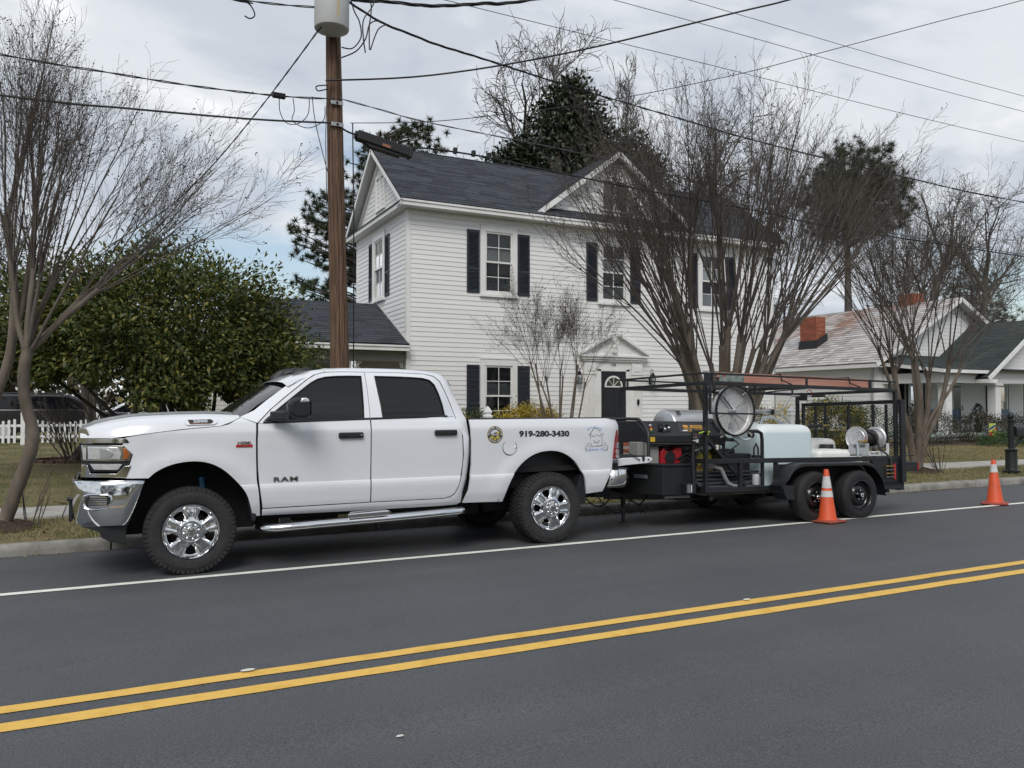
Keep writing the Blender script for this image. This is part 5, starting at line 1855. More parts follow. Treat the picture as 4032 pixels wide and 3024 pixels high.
make_wheel('wheel', truck, FT @ T(0, .004, .392))
make_wheel('wheel', truck, FT @ T(3.785, -.012, .392) @ RY(R(20)))
make_wheel('wheel', truck, FT @ T(0, TW - .27, .392), far=True)
make_wheel('wheel', truck, FT @ T(3.785, TW - .27, .392), far=True)

# company lettering and stickers
M_ink = mat('decal_ink', (.025, .025, .045), .4)
M_lb = mat('decal_blue', (.30, .44, .78), .4)
M_gr = mat('decal_grey', (.17, .19, .21), .4)
M_pale = mat('decal_pale', (.60, .70, .84), .4)
decal('phone_lettering', text_mb('919-280-3430', .086, 0, .0045, 0, 1.0, xs=1.33), M_ink, 3.722, 1.227, d=.0025, tilt=-.012)
def disc(r_, n=48, r0=0.0):
    mb = MB()
    if r0 == 0:
        return mb.add([(r_ * math.cos(2 * math.pi * i / n), r_ * math.sin(2 * math.pi * i / n), 0) for i in range(n)], [tuple(range(n))])
    v_ = [(q * math.cos(2 * math.pi * i / n), q * math.sin(2 * math.pi * i / n), 0) for q in (r0, r_) for i in range(n)]
    return mb.add(v_, [(i, (i + 1) % n, n + (i + 1) % n, n + i) for i in range(n)])
bx_, bz_ = 3.101, 1.229
M_gold = mat('sticker_gold', (.62, .50, .10), .35, var=.2, vscale=14)
M_wht = mat('sticker_white', (.8, .8, .82), .4)
bd = decal('certified_sticker', disc(.096), M_gold, bx_, bz_, d=.002)
decal('sticker_ring', disc(.091, r0=.063), M_ink, bx_, bz_, bd, d=.0032)
decal('sticker_line', disc(.059, r0=.056), M_ink, bx_, bz_, bd, d=.0032)
decal('sticker_lettering', arc_text('EXTERIOR CLEANING', .077, .0205, 0, R(11.3), .0009), M_wht, bx_, bz_, bd, d=.0042)
decal('sticker_lettering', arc_text('PROFESSIONAL', .077, .0205, math.pi, R(11.3), .0009, inside=True), M_wht, bx_, bz_, bd, d=.0042)
man = MB()
man.add([(.004, .012, 0), (.016, .012, 0), (.018, .030, 0), (.006, .032, 0)], [(0, 1, 2, 3)])
man.add([(-.010, .015, 0), (.012, .015, 0), (.010, -.022, 0), (-.010, -.022, 0)], [(0, 1, 2, 3)])
man.add([(-.008, .015, 0), (-.016, .022, 0), (-.026, .046, 0), (-.014, .026, 0), (.004, .018, 0)], [(0, 1, 2, 3, 4)])
man.add([(-.010, -.018, 0), (0, -.022, 0), (-.012, -.038, 0), (-.012, -.056, 0), (-.022, -.052, 0), (-.022, -.034, 0)], [(0, 1, 2, 3, 4, 5)])
man.add([(.0, -.020, 0), (.010, -.020, 0), (.018, -.038, 0), (.026, -.054, 0), (.017, -.055, 0), (.008, -.038, 0)], [(0, 1, 2, 3, 4, 5)])
decal('sticker_figure', man, M_ink, bx_, bz_, bd, d=.0034)
decal('sticker_band', MB().add([(-.058, -.014, 0), (.058, -.012, 0), (.058, .013, 0), (-.058, .011, 0)], [(0, 1, 2, 3)]), M_ink, bx_, bz_, bd, d=.0040)
decal('sticker_lettering', text_mb('CERTIFIED', .0195, 0, .0006, 0, 1.0, xs=1.05), M_wht, bx_, bz_ - .001, bd, d=.0050)
# smiling-house logo
def stroke(mb, pts, w_):
    for (a, b) in zip(pts, pts[1:]):
        dx, dz = b[0] - a[0], b[1] - a[1]
        ll = math.hypot(dx, dz)
        if ll < 1e-6:
            continue
        nx, nz = -dz / ll * w_ / 2, dx / ll * w_ / 2
        ex, ez_ = dx / ll * w_ * .3, dz / ll * w_ * .3
        mb.add([(a[0] + nx - ex, a[1] + nz - ez_, 0), (a[0] - nx - ex, a[1] - nz - ez_, 0), (b[0] - nx + ex, b[1] - nz + ez_, 0), (b[0] + nx + ex, b[1] + nz + ez_, 0)], [(0, 1, 2, 3)])
    return mb
LS, LX, LZ = .000240, 4.415, 1.155
lp = lambda x_, y_: ((x_ - 900) * LS, (900 - y_) * LS)
mb = MB()
stroke(mb, [lp(470, 690), lp(560, 610), lp(800, 325), lp(950, 400)], .0075)
stroke(mb, [lp(1030, 460), lp(1100, 510)], .0075)
stroke(mb, [lp(1250, 640), lp(1310, 690)], .0075)
stroke(mb, [lp(550, 620), lp(575, 850)], .0075)
stroke(mb, [lp(590, 1080), lp(600, 1220), lp(620, 1240), lp(740, 1240)], .0075)
stroke(mb, [lp(810, 1238), lp(1240, 1220), lp(1240, 1150), lp(1212, 690)], .0075)
stroke(mb, [lp(745, 955), lp(800, 1030), lp(860, 1075), (lp(920, 1082)), lp(980, 1060), lp(1030, 1015), lp(1070, 955)], .0075)
lg = decal('company_logo', mb, M_gr, LX, LZ, d=.003)
mb = MB()
stroke(mb, [lp(620, 685), lp(670, 735), lp(730, 758), lp(800, 755), lp(840, 725), lp(860, 685)], .004)
stroke(mb, [lp(930, 668), lp(990, 730), lp(1060, 745), lp(1110, 735), lp(1140, 700), lp(1155, 655)], .004)
decal('logo_eyes', mb, M_ink, LX, LZ, lg, d=.003)
mb = MB()
stroke(mb, [lp(580, 870), lp(592, 1060)], .006)
stroke(mb, [lp(960, 410), lp(1020, 450)], .006)
stroke(mb, [lp(1110, 515), lp(1240, 630)], .006)
stroke(mb, [lp(1150, 395), lp(1200, 560)], .005)
decal('logo_worn_lines', mb, M_pale, LX, LZ, lg, d=.0028)
mb = arc_text('Strickland', .16, .036, 0, R(7.6), .0006)
mb.v = [(p[0] - .026, p[1] - .016, 0) for p in mb.v]
decal('logo_lettering', mb, M_lb, LX, LZ, lg, d=.003)
decal('logo_lettering', text_mb('Softwash, LLC', .036, 0, .0006, 0, 1.0, xs=.98), M_lb, LX + .004, LZ - .118, lg, d=.003, tilt=.03)
for (ox, fx) in ((410, 1), (1430, -1)):
    mb = MB()
    hpts = [(-40, 1220), (0, 1100), (40, 1090), (70, 1120), (60, 1250), (100, 1290), (135, 1330), (130, 1420), (95, 1480), (0, 1470), (-90, 1475), (-125, 1440), (-135, 1370), (-135, 1260), (-90, 1215), (-20, 1225)]
    stroke(mb, [lp(ox + fx * a, b - 15) for (a, b) in hpts], .0028)
    for yy in (1320, 1380, 1430):
        stroke(mb, [lp(ox - fx * 135, yy), lp(ox - fx * 70, yy + 12), lp(ox - fx * 20, yy - 8)], .0025)
    decal('logo_hand', mb, M_ink, LX, LZ, lg, d=.003)
# ------------------------------------------------------------------ the tandem trailer and what it carries
TP = Vector((6.75, 7.96, 0.87))
FR = T(*TP) @ RY(0.018) @ RX(-KS) @ T(*(-TP))
M_steel = mat('black_steel', (0.010, 0.011, 0.013), 0.42, col2=(0.016, 0.018, 0.021), vscale=5, bump=0.06, bscale=40, rvar=.08)
M_alu = mat('aluminium', (0.68, 0.69, 0.70), 0.42, 0.7, var=0.10, vscale=9)
M_stain = mat('stainless_steel', (0.62, 0.62, 0.62), 0.36, 0.85, var=0.08, vscale=5, stretch=(1, 6, 6))
M_brass = mat('brass', (0.50, 0.33, 0.10), 0.3, 0.9)
M_hose = mat('black_hose', (0.012, 0.012, 0.013), 0.55)
M_dtyre = mat('trailer_tyre', (0.014, 0.014, 0.015), 0.75, var=.2, vscale=14, bump=.2, bscale=80)
trailer = thing('utility_trailer', 'black tandem-axle utility trailer with ladder rack hitched behind truck', 'trailer', (8.5, 8.9, 0.0), FR)
TN, TF, TX0, TX1 = 7.985, 9.855, 6.775, 10.335      # tube centre lines: near and far side, front and rear
P5 = .05


def tb(name, pts, w=P5, h=P5, parent=None):
    mb = MB()
    for a, b in zip(pts, pts[1:]):
        mb.bar(a, b, w, h)
    return obj(name, mb, M_steel, parent or trailer, FR, bevel=.005)


for y in (TN, TF):
    for x_ in (TX0, TX1):
        tb('corner_post', [(x_, y, .45), (x_, y, 1.815)])
    tb('top_rail', [(TX0 - .025, y, 1.838), (TX1 + .025, y, 1.838)], P5, .046)
    tb('side_rail', [(TX0 - .025, y - (.001 if y == TN else -.001), .842), (TX1 + .13, y - (.001 if y == TN else -.001), .842)], .056, .062)
    tb('bed_rail', [(TX0 - .03, y, .478), (TX1 + .1, y, .478)], .06, .066)
    for x_ in (7.345, 7.965) + (() if y == TN else (8.6, 9.3)):
        tb('side_post', [(x_, y, .51), (x_, y, .811)])
    tb('ladder_rail', [(TX0 - .05, y, 1.962), (TX1 + .02, y, 1.962)], .026, .026)
    for x_ in (6.89, 8.55, 10.22):
        tb('rail_stub', [(x_, y, 1.861), (x_, y, 1.949)], .026, .026)
for x_ in (TX0, 8.5, TX1):
    tb('cross_beam', [(x_, TN + .025, 1.8365), (x_, TF - .025, 1.8365)], P5, .044)
tb('front_rail', [(TX0 + .001, TN + .028, .842), (TX0 + .001, TF - .028, .842)], .056, .060)
tb('front_bed_rail', [(TX0, TN + .03, .478), (TX0, TF - .03, .478)], .06, .064)
tb('front_ladder_rail', [(TX0 - .04, TN + .013, 1.962), (TX0 - .04, TF - .013, 1.962)], .026, .026)
for y in (8.45, 9.4):
    tb('front_post', [(TX0, y, .51), (TX0, y, .811)])
obj('deck', MB().box(TX0 - .02, TX1 + .05, TN - .0, TF, .415, .446), mat('deck_board', (.05, .045, .04), .9, var=.3, vscale=6), trailer, FR)
mb = MB()
for y in (8.35, 9.45):
    mb.box(6.6, 10.35, y - .03, y + .03, .33, .414)
for x_ in (6.9, 7.8, 8.35, 9.25, 10.2):
    mb.box(x_ - .03, x_ + .03, TN + .04, TF - .04, .345, .4135)
obj('underframe', mb, M_steel, trailer, FR)
# drawbar, coupler, jack, chains
mb = MB().bar((5.88, 8.92, .37), (6.85, 8.5, .365), .05, .10).bar((5.88, 8.92, .37), (6.85, 9.34, .365), .05, .10).bar((5.66, 8.92, .40), (6.0, 8.92, .39), .09, .09)
obj('drawbar', mb, M_steel, trailer, FR, bevel=.006)
obj('coupler', MB().box(5.70, 5.95, 8.86, 8.98, .43, .50).lathe([(.05, 0), (.06, .05), (.045, .085), (0, .09)], (5.76, 8.92, .46), (0, 0, 1), 14), M_steel, trailer, FR, bevel=.006)
mb = MB().tube([(6.08, 8.80, .85), (6.08, 8.80, .22)], .032, 10).tube([(6.08, 8.80, .22), (6.08, 8.80, .04)], .024, 10).lathe([(.07, 0), (.07, .012), (.03, .02)], (6.08, 8.80, .025), (0, 0, 1), 14)
obj('jack', mb, M_steel, trailer, FR, smooth=40)


def chain(p, q, sag, n):
    mb = MB()
    p, q = Vector(p), Vector(q)
    for i in range(n):
        f_ = (i + .5) / n
        c = p.lerp(q, f_) + Vector((0, 0, -sag * 4 * f_ * (1 - f_)))
        d_ = (q - p) / n + Vector((0, 0, -sag * 4 * (1 - 2 * f_) / n))
        d_.normalize()
        s_ = d_.cross(Vector((0, 1, 0))).normalized() if i % 2 else Vector((0, 1, 0))
        pts = [c + d_ * (.024 * math.cos(t_)) + s_ * (.013 * math.sin(t_)) for t_ in [2 * math.pi * k / 8 for k in range(9)]]
        mb.tube(pts, .0045, 4, cap=False)
    return mb


M_gal = mat('chain_steel', (.10, .10, .10), .5, .8)
obj('safety_chain', chain((5.60, 8.72, .44), (6.15, 8.66, .37), .22, 22), M_gal, trailer, FR, kind='stuff')
obj('safety_chain', chain((5.62, 9.12, .44), (6.2, 9.2, .37), .20, 22), M_gal, trailer, FR, kind='stuff')
obj('wiring_lead', MB().tube([(5.62, 8.70, .52), (5.9, 8.62, .40), (6.2, 8.60, .26), (6.35, 8.6, .40)], .012, 6), M_hose, trailer, FR, smooth=60)
# V-nose tool box ahead of the bed
tbx = [(6.73, 8.10), (6.73, 9.74), (6.20, 9.74), (5.93, 9.15), (5.93, 8.70), (6.20, 8.10)]
mb = MB().prism(tbx, (0, 0, .42), (1, 0, 0), (0, 1, 0), (0, 0, .36))
tool = obj('tool_box', mb, mat('box_black', (.010, .011, .012), .5, var=.15), trailer, FR, bevel=.012)
obj('tool_box_lid', MB().prism([(lerp(6.33, p[0], 1.02), lerp(8.92, p[1], 1.02)) for p in tbx], (0, 0, .781), (1, 0, 0), (0, 1, 0), (0, 0, .03)), mat('box_black'), tool, FR, bevel=.008)
obj('box_plate', MB().add([(6.10, 8.29, .625), (6.02, 8.47, .63), (6.02, 8.47, .675), (6.10, 8.29, .67)], [(0, 1, 2, 3)]).xf(T(-.006, -.004, 0)), mat('plate_grey', (.22, .24, .25), .5), tool, FR)
obj('tray', MB().box(6.28, 6.68, 8.18, 8.21, .375, .405), mat('tray_grey', (.25, .25, .24), .5, .5), trailer, FR)
obj('breakaway_box', MB().box(6.48, 6.64, 8.0, 8.14, .44, .57), M_blk, trailer, FR, bevel=.01)
obj('battery_label', MB().box(6.49, 6.55, 7.993, 7.999, .455, .555), mat('label_grey', (.16, .17, .18), .5), trailer, FR)
obj('battery_stripe', MB().box(6.552, 6.562, 7.993, 7.999, .46, .55), M_wht, trailer, FR)

# axles, wheels, fenders
def trailer_wheel(x_, near=True):
    Rt, Rr, w = .337, .20, .215
    y = 7.715 if near else 9.91
    M = FR @ T(x_, y, .360)
    wh = bpy.data.objects.new('wheel', None)
    place(wh, trailer, M)
    mb = MB().lathe([(Rr, .02), (Rr + .01, .0), (Rr + .03, -.004), (.27, -.008), (Rt - .03, .0), (Rt - .010, .014), (Rt, .035), (Rt, .06), (Rt - .006, .063), (Rt - .006, .070), (Rt, .073), (Rt, .103), (Rt - .006, .106), (Rt - .006, .112), (Rt, .115), (Rt, w - .035), (Rt - .012, w - .014), (Rt - .03, w), (.27, w + .006), (Rr, w - .01)], (0, 0, 0), (0, 1, 0), 56, cap=False)
    obj('tyre', mb, M_dtyre, wh, M, smooth=40)
    M_br = mat('black_rim', (.012, .012, .013), .28, .2, coat=.5)
    mb = MB().lathe([(.205, .012), (.208, -.002), (.20, -.006), (.188, .010), (.182, .05), (.172, .06), (.155, .062), (.12, .03), (.085, .028), (.07, .05), (0, .05)], (0, 0, 0), (0, 1, 0), 48, cap=False)
    rim = obj('rim', mb, M_br, wh, M, smooth=35)
    for i in range(8):
        a = 2 * math.pi * (i + .5) / 8
        obj('rim_hole', MB().lathe([(.019, -.001), (.0, -.001)], (.138 * math.cos(a), .0435, .138 * math.sin(a)), (0, 1, 0), 12), M_dark, wh, M @ T(0, 0, 0))
    mb = MB().lathe([(.044, .05), (.044, .0), (.038, -.018), (.030, -.02)], (0, 0, 0), (0, 1, 0), 20)
    obj('hub', mb, M_br, wh, M, smooth=40)
    obj('hub_ring', MB().lathe([(.030, -.021), (.022, -.028), (.016, -.026), (.014, -.020)], (0, 0, 0), (0, 1, 0), 18, cap=False), M_chrome, wh, M, smooth=40)
    for i in range(5):
        a = 2 * math.pi * i / 5 + .3
        obj('lug_nut', MB().lathe([(.013, .03), (.012, .006), (.006, .0), (0, 0)], (.064 * math.cos(a), 0, .064 * math.sin(a)), (0, 1, 0), 8), M_chrome, wh, M)
    return wh


for x_ in (8.43, 9.265):
    trailer_wheel(x_)
    trailer_wheel(x_, False)
    obj('axle', MB().tube([(x_, 7.9, .36), (x_, 9.95, .36)], .035, 10), M_steel, trailer, FR)
fo = [(7.84, .42), (7.84, .53), (7.90, .60), (7.98, .70), (8.07, .765), (8.18, .795), (8.35, .80), (9.28, .80), (9.42, .79), (9.53, .755), (9.63, .67), (9.70, .56), (9.745, .43), (9.76, .335)]
fo = cat(fo, 3)
for yn in (7.715, 9.885):
    mb = MB()
    vs_ = []
    for (x_, z_) in fo:
        for (dy, dz) in ((0, -.03), (0, 0), (.012, .012), (.225, .012)):
            yy = yn + dy if yn < 9 else yn + .225 - dy
            vs_.append((x_, yy, z_ + dz * (1 if z_ > .6 else .4)))
    fs_ = [(i * 4 + j, (i + 1) * 4 + j, (i + 1) * 4 + j + 1, i * 4 + j + 1) for i in range(len(fo) - 1) for j in range(3)]
    f_ = obj('fender', mb.add(vs_, fs_), M_steel, trailer, FR, smooth=40)
    obj('fender_backing', MB().box(7.9, 9.70, TN - .032 if yn < 9 else TF + .032, TN - .028 if yn < 9 else TF + .036, .40, .79), M_dark, f_, FR)
obj('fender_step', MB().prism([(7.80, .53), (8.03, .52), (8.03, .34), (7.90, .34)], (0, 7.72, 0), (1, 0, 0), (0, 0, 1), (0, .22, 0)), M_steel, trailer, FR, bevel=.006)
# rear panel with spray tips, tail-lamp arms
rp = obj('rear_panel', MB().box(9.80, 10.46, 7.955, 8.02, .40, .811), M_steel, trailer, FR, bevel=.006)
obj('tip_holder', MB().box(10.225, 10.262, 7.935, 7.954, .545, .765), mat('holder_red', (.40, .02, .03), .45), rp, FR)
for i in range(4):
    z_ = .575 + i * .052
    obj('spray_tip', MB().tube([(10.05, 7.94, z_), (10.10, 7.94, z_)], .014, 8).tube([(10.10, 7.94, z_), (10.15, 7.94, z_)], .011, 8).tube([(10.15, 7.94, z_), (10.18, 7.94, z_)], .019, 8).tube([(10.18, 7.94, z_), (10.226, 7.94, z_)], .012, 8), M_brass if i % 2 else mat('tip_steel', (.25, .25, .22), .3, .9), rp, FR, smooth=40)
obj('tail_lamp_arm', MB().box(10.40, 10.735, 7.93, 8.05, .655, .79), M_steel, trailer, FR, bevel=.008)
obj('tail_lamp', MB().box(10.735, 10.765, 7.925, 8.055, .66, .785), M_red, trailer, FR, bevel=.012)
obj('tail_lamp_arm', MB().box(10.40, 10.735, 9.79, 9.91, .655, .79), M_steel, trailer, FR, bevel=.008)
obj('tail_lamp', MB().box(10.735, 10.765, 9.785, 9.915, .66, .785), M_red, trailer, FR, bevel=.012)
obj('rear_sill', MB().box(10.36, 10.47, 7.96, 9.88, .38, .50), M_steel, trailer, FR, bevel=.006)
obj('latch_pin', MB().tube([(10.43, 7.93, .88), (10.62, 7.90, .885)], .010, 6), M_steel, trailer, FR)
# ramp gate with expanded mesh
gx = 10.41
gate = bpy.data.objects.new('ramp_gate', None)
place(gate, trailer, FR @ T(gx, 8.9, .45))
tb('gate_frame', [(gx, 7.93, .50), (gx, 7.93, 1.69)], .045, .09, gate)
tb('gate_frame', [(gx, 9.80, .50), (gx, 9.80, 1.65)], .04, .05, gate)
tb('gate_top', [(gx, 7.90, 1.675), (gx, 9.825, 1.662)], .04, .055, gate)
tb('gate_foot', [(gx, 7.955, .53), (gx, 9.77, .53)], .04, .05, gate)
for y in (9.54, 9.34, 8.89, 8.43, 8.20):
    tb('gate_bar', [(gx, y, .556), (gx, y, 1.636)], .034, .034, gate)
mb = MB()
dz, dy = .021, .088
row = 0
z = .56
while z < 1.63:
    y = 7.97 + (dy / 2 if row % 2 else 0)
    while y < 9.76:
        for sg in (-1, 1):
            a, b = Vector((gx + .02, y, z)), Vector((gx + .02, y + sg * dy / 2, z + dz))
            mb.bar(a, b, .0025, .0040)
        y += dy
    z += dz
    row += 1
obj('expanded_mesh', mb, M_steel, gate, FR, kind='stuff', recalc=False)

# -------- surface cleaner hung on the near side
hang = thing('surface_cleaner', 'round stainless surface cleaner hanging on trailer frame, underside showing', 'surface cleaner', (7.245, 8.0, 1.17), FR)
cM = FR @ T(7.245, 7.945, 1.492)
mb = MB().lathe([(.0, .10), (.30, .10), (.318, .09), (.323, .0), (.315, .0), (.308, .075), (.29, .088), (0, .088)], (0, 0, 0), (0, 1, 0), 64, cap=False)
obj('housing', mb, mat('brushed_pan', (.60, .60, .60), .45, .55, var=.06, vscale=4), hang, cM, smooth=35)
mb = MB()
for i in range(90):
    a = 2 * math.pi * i / 90
    mb.bar((.318 * math.cos(a), -.006 - rnd.uniform(0, .008), .318 * math.sin(a)), (.318 * math.cos(a), .02, .318 * math.sin(a)), .016, .014, up=(math.cos(a), 0, math.sin(a)))
mb.lathe([(.311, .0), (.330, .0), (.330, .022), (.311, .022)], (0, 0, 0), (0, 1, 0), 64, cap=False)
obj('brush_skirt', mb, M_hose, hang, cM, kind='stuff')
for a in (28, 36, 75, 112, 137, 200, 253, 300, 330):
    obj('pressed_rib', MB().bar((.05 * math.cos(R(a)), .085, .05 * math.sin(R(a))), (.285 * math.cos(R(a)), .085, .285 * math.sin(R(a))), .012, .010), M_stain, hang, cM, bevel=.003)
for a in (135, 270):
    obj('spray_arm', MB().tube([(0, .045, 0), (.15 * math.cos(R(a)), .045, .15 * math.sin(R(a))), (.27 * math.cos(R(a)), .05, .27 * math.sin(R(a)))], .010, 8), mat('arm_steel', (.18, .18, .19), .3, .9) if a == 135 else M_stain, hang, cM, smooth=50)
obj('swivel', MB().lathe([(.055, .085), (.055, .05), (.035, .045), (.03, .02), (.018, .015), (0, .015)], (0, 0, 0), (0, 1, 0), 20), M_stain, hang, cM, smooth=40)
for (px, pz) in ((-.075, .155), (-.02, -.19)):
    obj('access_plate', MB().box(px - .03, px + .03, .076, .084, pz - .04, pz + .04), M_stain, hang, cM, bevel=.006)
for (px, pz) in ((-.285, .255), (.235, .265), (-.21, -.335), (.30, -.315)):
    m2 = cM @ T(px, .05, pz)
    c_ = obj('castor', MB().lathe([(.0, -.016), (.036, -.016), (.045, -.008), (.045, .012), (.036, .02), (0, .02)], (0, 0, 0), (.5, .8, .3), 18), M_hose, hang, m2, smooth=40)
    obj('castor_fork', MB().bar((0, -.02, 0), (-px * .22, .03, -pz * .22), .05, .016).lathe([(.014, -.026), (.01, -.032), (0, -.032)], (0, 0, 0), (.5, .8, .3), 8), M_stain, c_, m2)
tb('hanger_bar', [(6.78, 7.90, 1.452), (7.66, 7.90, 1.452)], .022, .022)
tb('hanger_post', [(6.80, 7.925, 1.44), (6.80, 7.925, 1.815)], .028, .028)
tb('hanger_post', [(7.62, 7.99, 1.70), (7.62, 7.99, 1.815)], .028, .028)
# its twin-pipe handle reaching back over the tank
hd = thing('cleaner_wand', 'bent stainless twin-pipe wand with black grip over the blue tank', 'wand', (8.4, 8.5, 1.45), FR)
obj('pipe', MB().tube([(7.5, 8.30, 1.515), (8.0, 8.5, 1.515), (8.60, 8.6, 1.515), (8.70, 8.61, 1.525), (8.76, 8.61, 1.57), (8.86, 8.60, 1.72), (8.92, 8.60, 1.742), (9.10, 8.58, 1.745), (9.28, 8.56, 1.745)], .014, 8), M_stain, hd, FR, smooth=60)
obj('pipe', MB().tube([(7.5, 8.33, 1.475), (8.0, 8.52, 1.480), (8.55, 8.6, 1.482), (8.68, 8.6, 1.47), (8.78, 8.6, 1.42), (8.90, 8.6, 1.31), (9.0, 8.6, 1.292), (9.22, 8.59, 1.292)], .014, 8), M_stain, hd, FR, smooth=60)
obj('grip', MB().tube([(9.20, 8.59, 1.292), (9.24, 8.59, 1.296), (9.46, 8.585, 1.312), (9.50, 8.585, 1.314)], [.022, .028, .028, .020], 10), M_hose, hd, FR, smooth=40)
obj('brass_tip', MB().tube([(9.50, 8.585, 1.314), (9.60, 8.58, 1.318)], .014, 8), M_brass, hd, FR)
obj('clamp', MB().box(8.02, 8.06, 8.47, 8.57, 1.46, 1.54), M_hose, hd, FR, bevel=.006)
obj('clamp', MB().box(8.48, 8.52, 8.55, 8.65, 1.46, 1.54), M_hose, hd, FR, bevel=.006)
obj('trigger', MB().box(9.05, 9.16, 8.54, 8.62, 1.68, 1.79).tube([(9.26, 8.56, 1.745), (9.5, 8.53, 1.755)], .02, 8), M_hose, hd, FR, bevel=.006)
obj('trigger_guard', MB().tube([(9.17, 8.56, 1.80), (9.20, 8.55, 1.84), (9.25, 8.55, 1.82), (9.27, 8.56, 1.75)], .007, 6), mat('holder_red'), hd, FR)

# -------- hot-water pressure washer
pw = thing('pressure_washer', 'black hot-water pressure washer with sloping control panel and steel burner drum', 'pressure washer', (6.8, 8.7, .45), FR)
M_pwb = mat('washer_black', (.020, .021, .023), .45, var=.15, vscale=4)
mb = MB().prism([(8.30, 1.07), (8.30, 1.165), (8.33, 1.19), (8.56, 1.352), (9.25, 1.352), (9.25, 1.07)], (6.12, 0, 0), (0, 1, 0), (0, 0, 1), (1.28, 0, 0))
body = obj('cowl', mb, M_pwb, pw, FR, bevel=.012)
pn = Vector((0, -.162, .23)).normalized()
pv_ = Vector((0, .23, .162)).normalized()
pM = lambda x_, t_, d=0: FR @ axes(Vector((x_, 8.33, 1.19)) + pv_ * t_ + pn * d, (1, 0, 0), pv_, pn)
obj('control_plate', MB().prism([(0, 0), (.20, 0), (.29, .19), (.11, .19)], (0, 0, .002), (1, 0, 0), (0, 1, 0), (0, 0, .006)), mat('plate_black', (.006, .006, .007), .2), body, pM(6.31, .03))
for (a, b, r_) in ((.07, .05, .022), (.13, .07, .028), (.16, .12, .022), (.21, .13, .026), (.12, .03, .018), (.20, .06, .02)):
    obj('gauge', MB().lathe([(r_, 0), (r_, .03), (r_ * .7, .036), (0, .036)], (a, b, .008), (0, 0, 1), 14), M_blk if r_ > .02 else M_stain, body, pM(6.31, .03), smooth=40)
for i, c_ in enumerate(((.02, .10, .06), (.65, .42, .03), (.30, .02, .03), (.55, .56, .58), (.03, .03, .03))):
    obj('push_button', MB().lathe([(.017, 0), (.017, .014), (.012, .02), (0, .02)], (.025 + i * .021, .025 + i * .048, .002), (0, 0, 1), 12), mat('button_%s' % ['green', 'yellow', 'red', 'silver', 'black'][i], c_, .4), body, pM(6.18, .0), smooth=40)
M_org = mat('label_orange', (.70, .36, .06), .5)
obj('maker_plate', MB().prism([(0, 0), (.46, 0), (.54, .20), (.10, .20)], (0, 0, .001), (1, 0, 0), (0, 1, 0), (0, 0, .002)), mat('plate_dim', (.035, .037, .045), .4), body, pM(6.66, .03))
obj('maker_lettering', text_mb('BE', .075, 0, .004, .25, 1.0), M_org, body, pM(6.83, .155, .006))
obj('maker_strip', MB().prism([(0, 0), (.20, 0), (.225, .06), (.025, .06)], (0, 0, 0), (1, 0, 0), (0, 1, 0), (0, 0, .002)), M_org, body, pM(6.90, .125, .004))
obj('maker_lettering', text_mb('INDUSTRIAL', .030, 0, .0004, .2, 1.0), M_blk, body, pM(7.01, .155, .008))
obj('rating_lettering', text_mb('3000 PSI', .038, 0, .001, .25, 1.0), M_org, body, pM(6.83, .095, .005))
obj('rating_lettering', text_mb('8.0 GPM', .038, 0, .001, .25, 1.0), M_org, body, pM(7.02, .095, .005))
obj('warning_label', MB().add([(0, 0, 0), (.09, 0, 0), (.10, .02, 0), (.01, .02, 0)], [(0, 1, 2, 3)]), M_wht, body, pM(6.72, .05, .006))
obj('caution_plate', MB().box(6.145, 6.215, 8.288, 8.299, 1.085, 1.145), mat('caution_yellow', (.62, .40, .03), .5), body, FR)
obj('white_label', MB().box(6.83, 6.92, 8.290, 8.299, 1.075, 1.145), M_wht, body, FR)
mb = MB().lathe([(.0, 0), (.25, 0), (.265, .012), (.27, .03), (.27, .75)], (6.78, 8.86, 1.245), (1, 0, 0), 36, cap=False)
drum = obj('burner_drum', mb, M_stain, pw, FR, smooth=40)
for i in range(4):
    obj('drum_slot', MB().bar((6.86 + i * .018, 8.64, 1.44), (6.90 + i * .018, 8.74, 1.497), .007, .004, up=(0, -.6, 1)), M_dark, drum, FR)
for x_ in (6.13, 7.36):
    obj('frame_tube', MB().tube([(x_, 8.31, .46), (x_, 8.31, 1.12), (x_ + .01, 8.33, 1.20), (x_ + .015, 8.42, 1.30), (x_ + .02, 8.56, 1.375), (x_ + .02, 8.8, 1.38), (x_, 9.2, 1.37), (x_, 9.25, 1.2), (x_, 9.25, .46)], .021, 8), M_pwb, pw, FR, smooth=60)
obj('frame_tube', MB().tube([(6.13, 8.31, 1.055), (7.36, 8.31, 1.055)], .018, 8), M_pwb, pw, FR, smooth=60)
obj('frame_tube', MB().tube([(6.13, 8.31, .52), (7.36, 8.31, .52)], .02, 8), M_pwb, pw, FR, smooth=60)
obj('generator', MB().box(6.13, 6.33, 8.36, 8.62, .80, 1.06), mat('grey_box', (.26, .26, .245), .5), pw, FR, bevel=.01)
obj('generator_end', MB().box(6.03, 6.12, 8.40, 8.60, .84, 1.08), mat('grey_box'), pw, FR, bevel=.01)
M_rede = mat('engine_red', (.36, .012, .02), .3, coat=.4)
mb = MB().prism([(6.36, .80), (6.36, .95), (6.41, 1.005), (6.455, .965), (6.56, .965), (6.61, 1.012), (6.70, 1.015), (6.70, .80)], (0, 8.36, 0), (1, 0, 0), (0, 0, 1), (0, .26, 0))
eng = obj('engine_shroud', mb, M_rede, pw, FR, bevel=.012)
obj('fan_grille', MB().lathe([(.085, -.004), (.08, -.012), (0, -.012)], (6.505, 8.36, .885), (0, 1, 0), 20), M_blk, eng, FR)
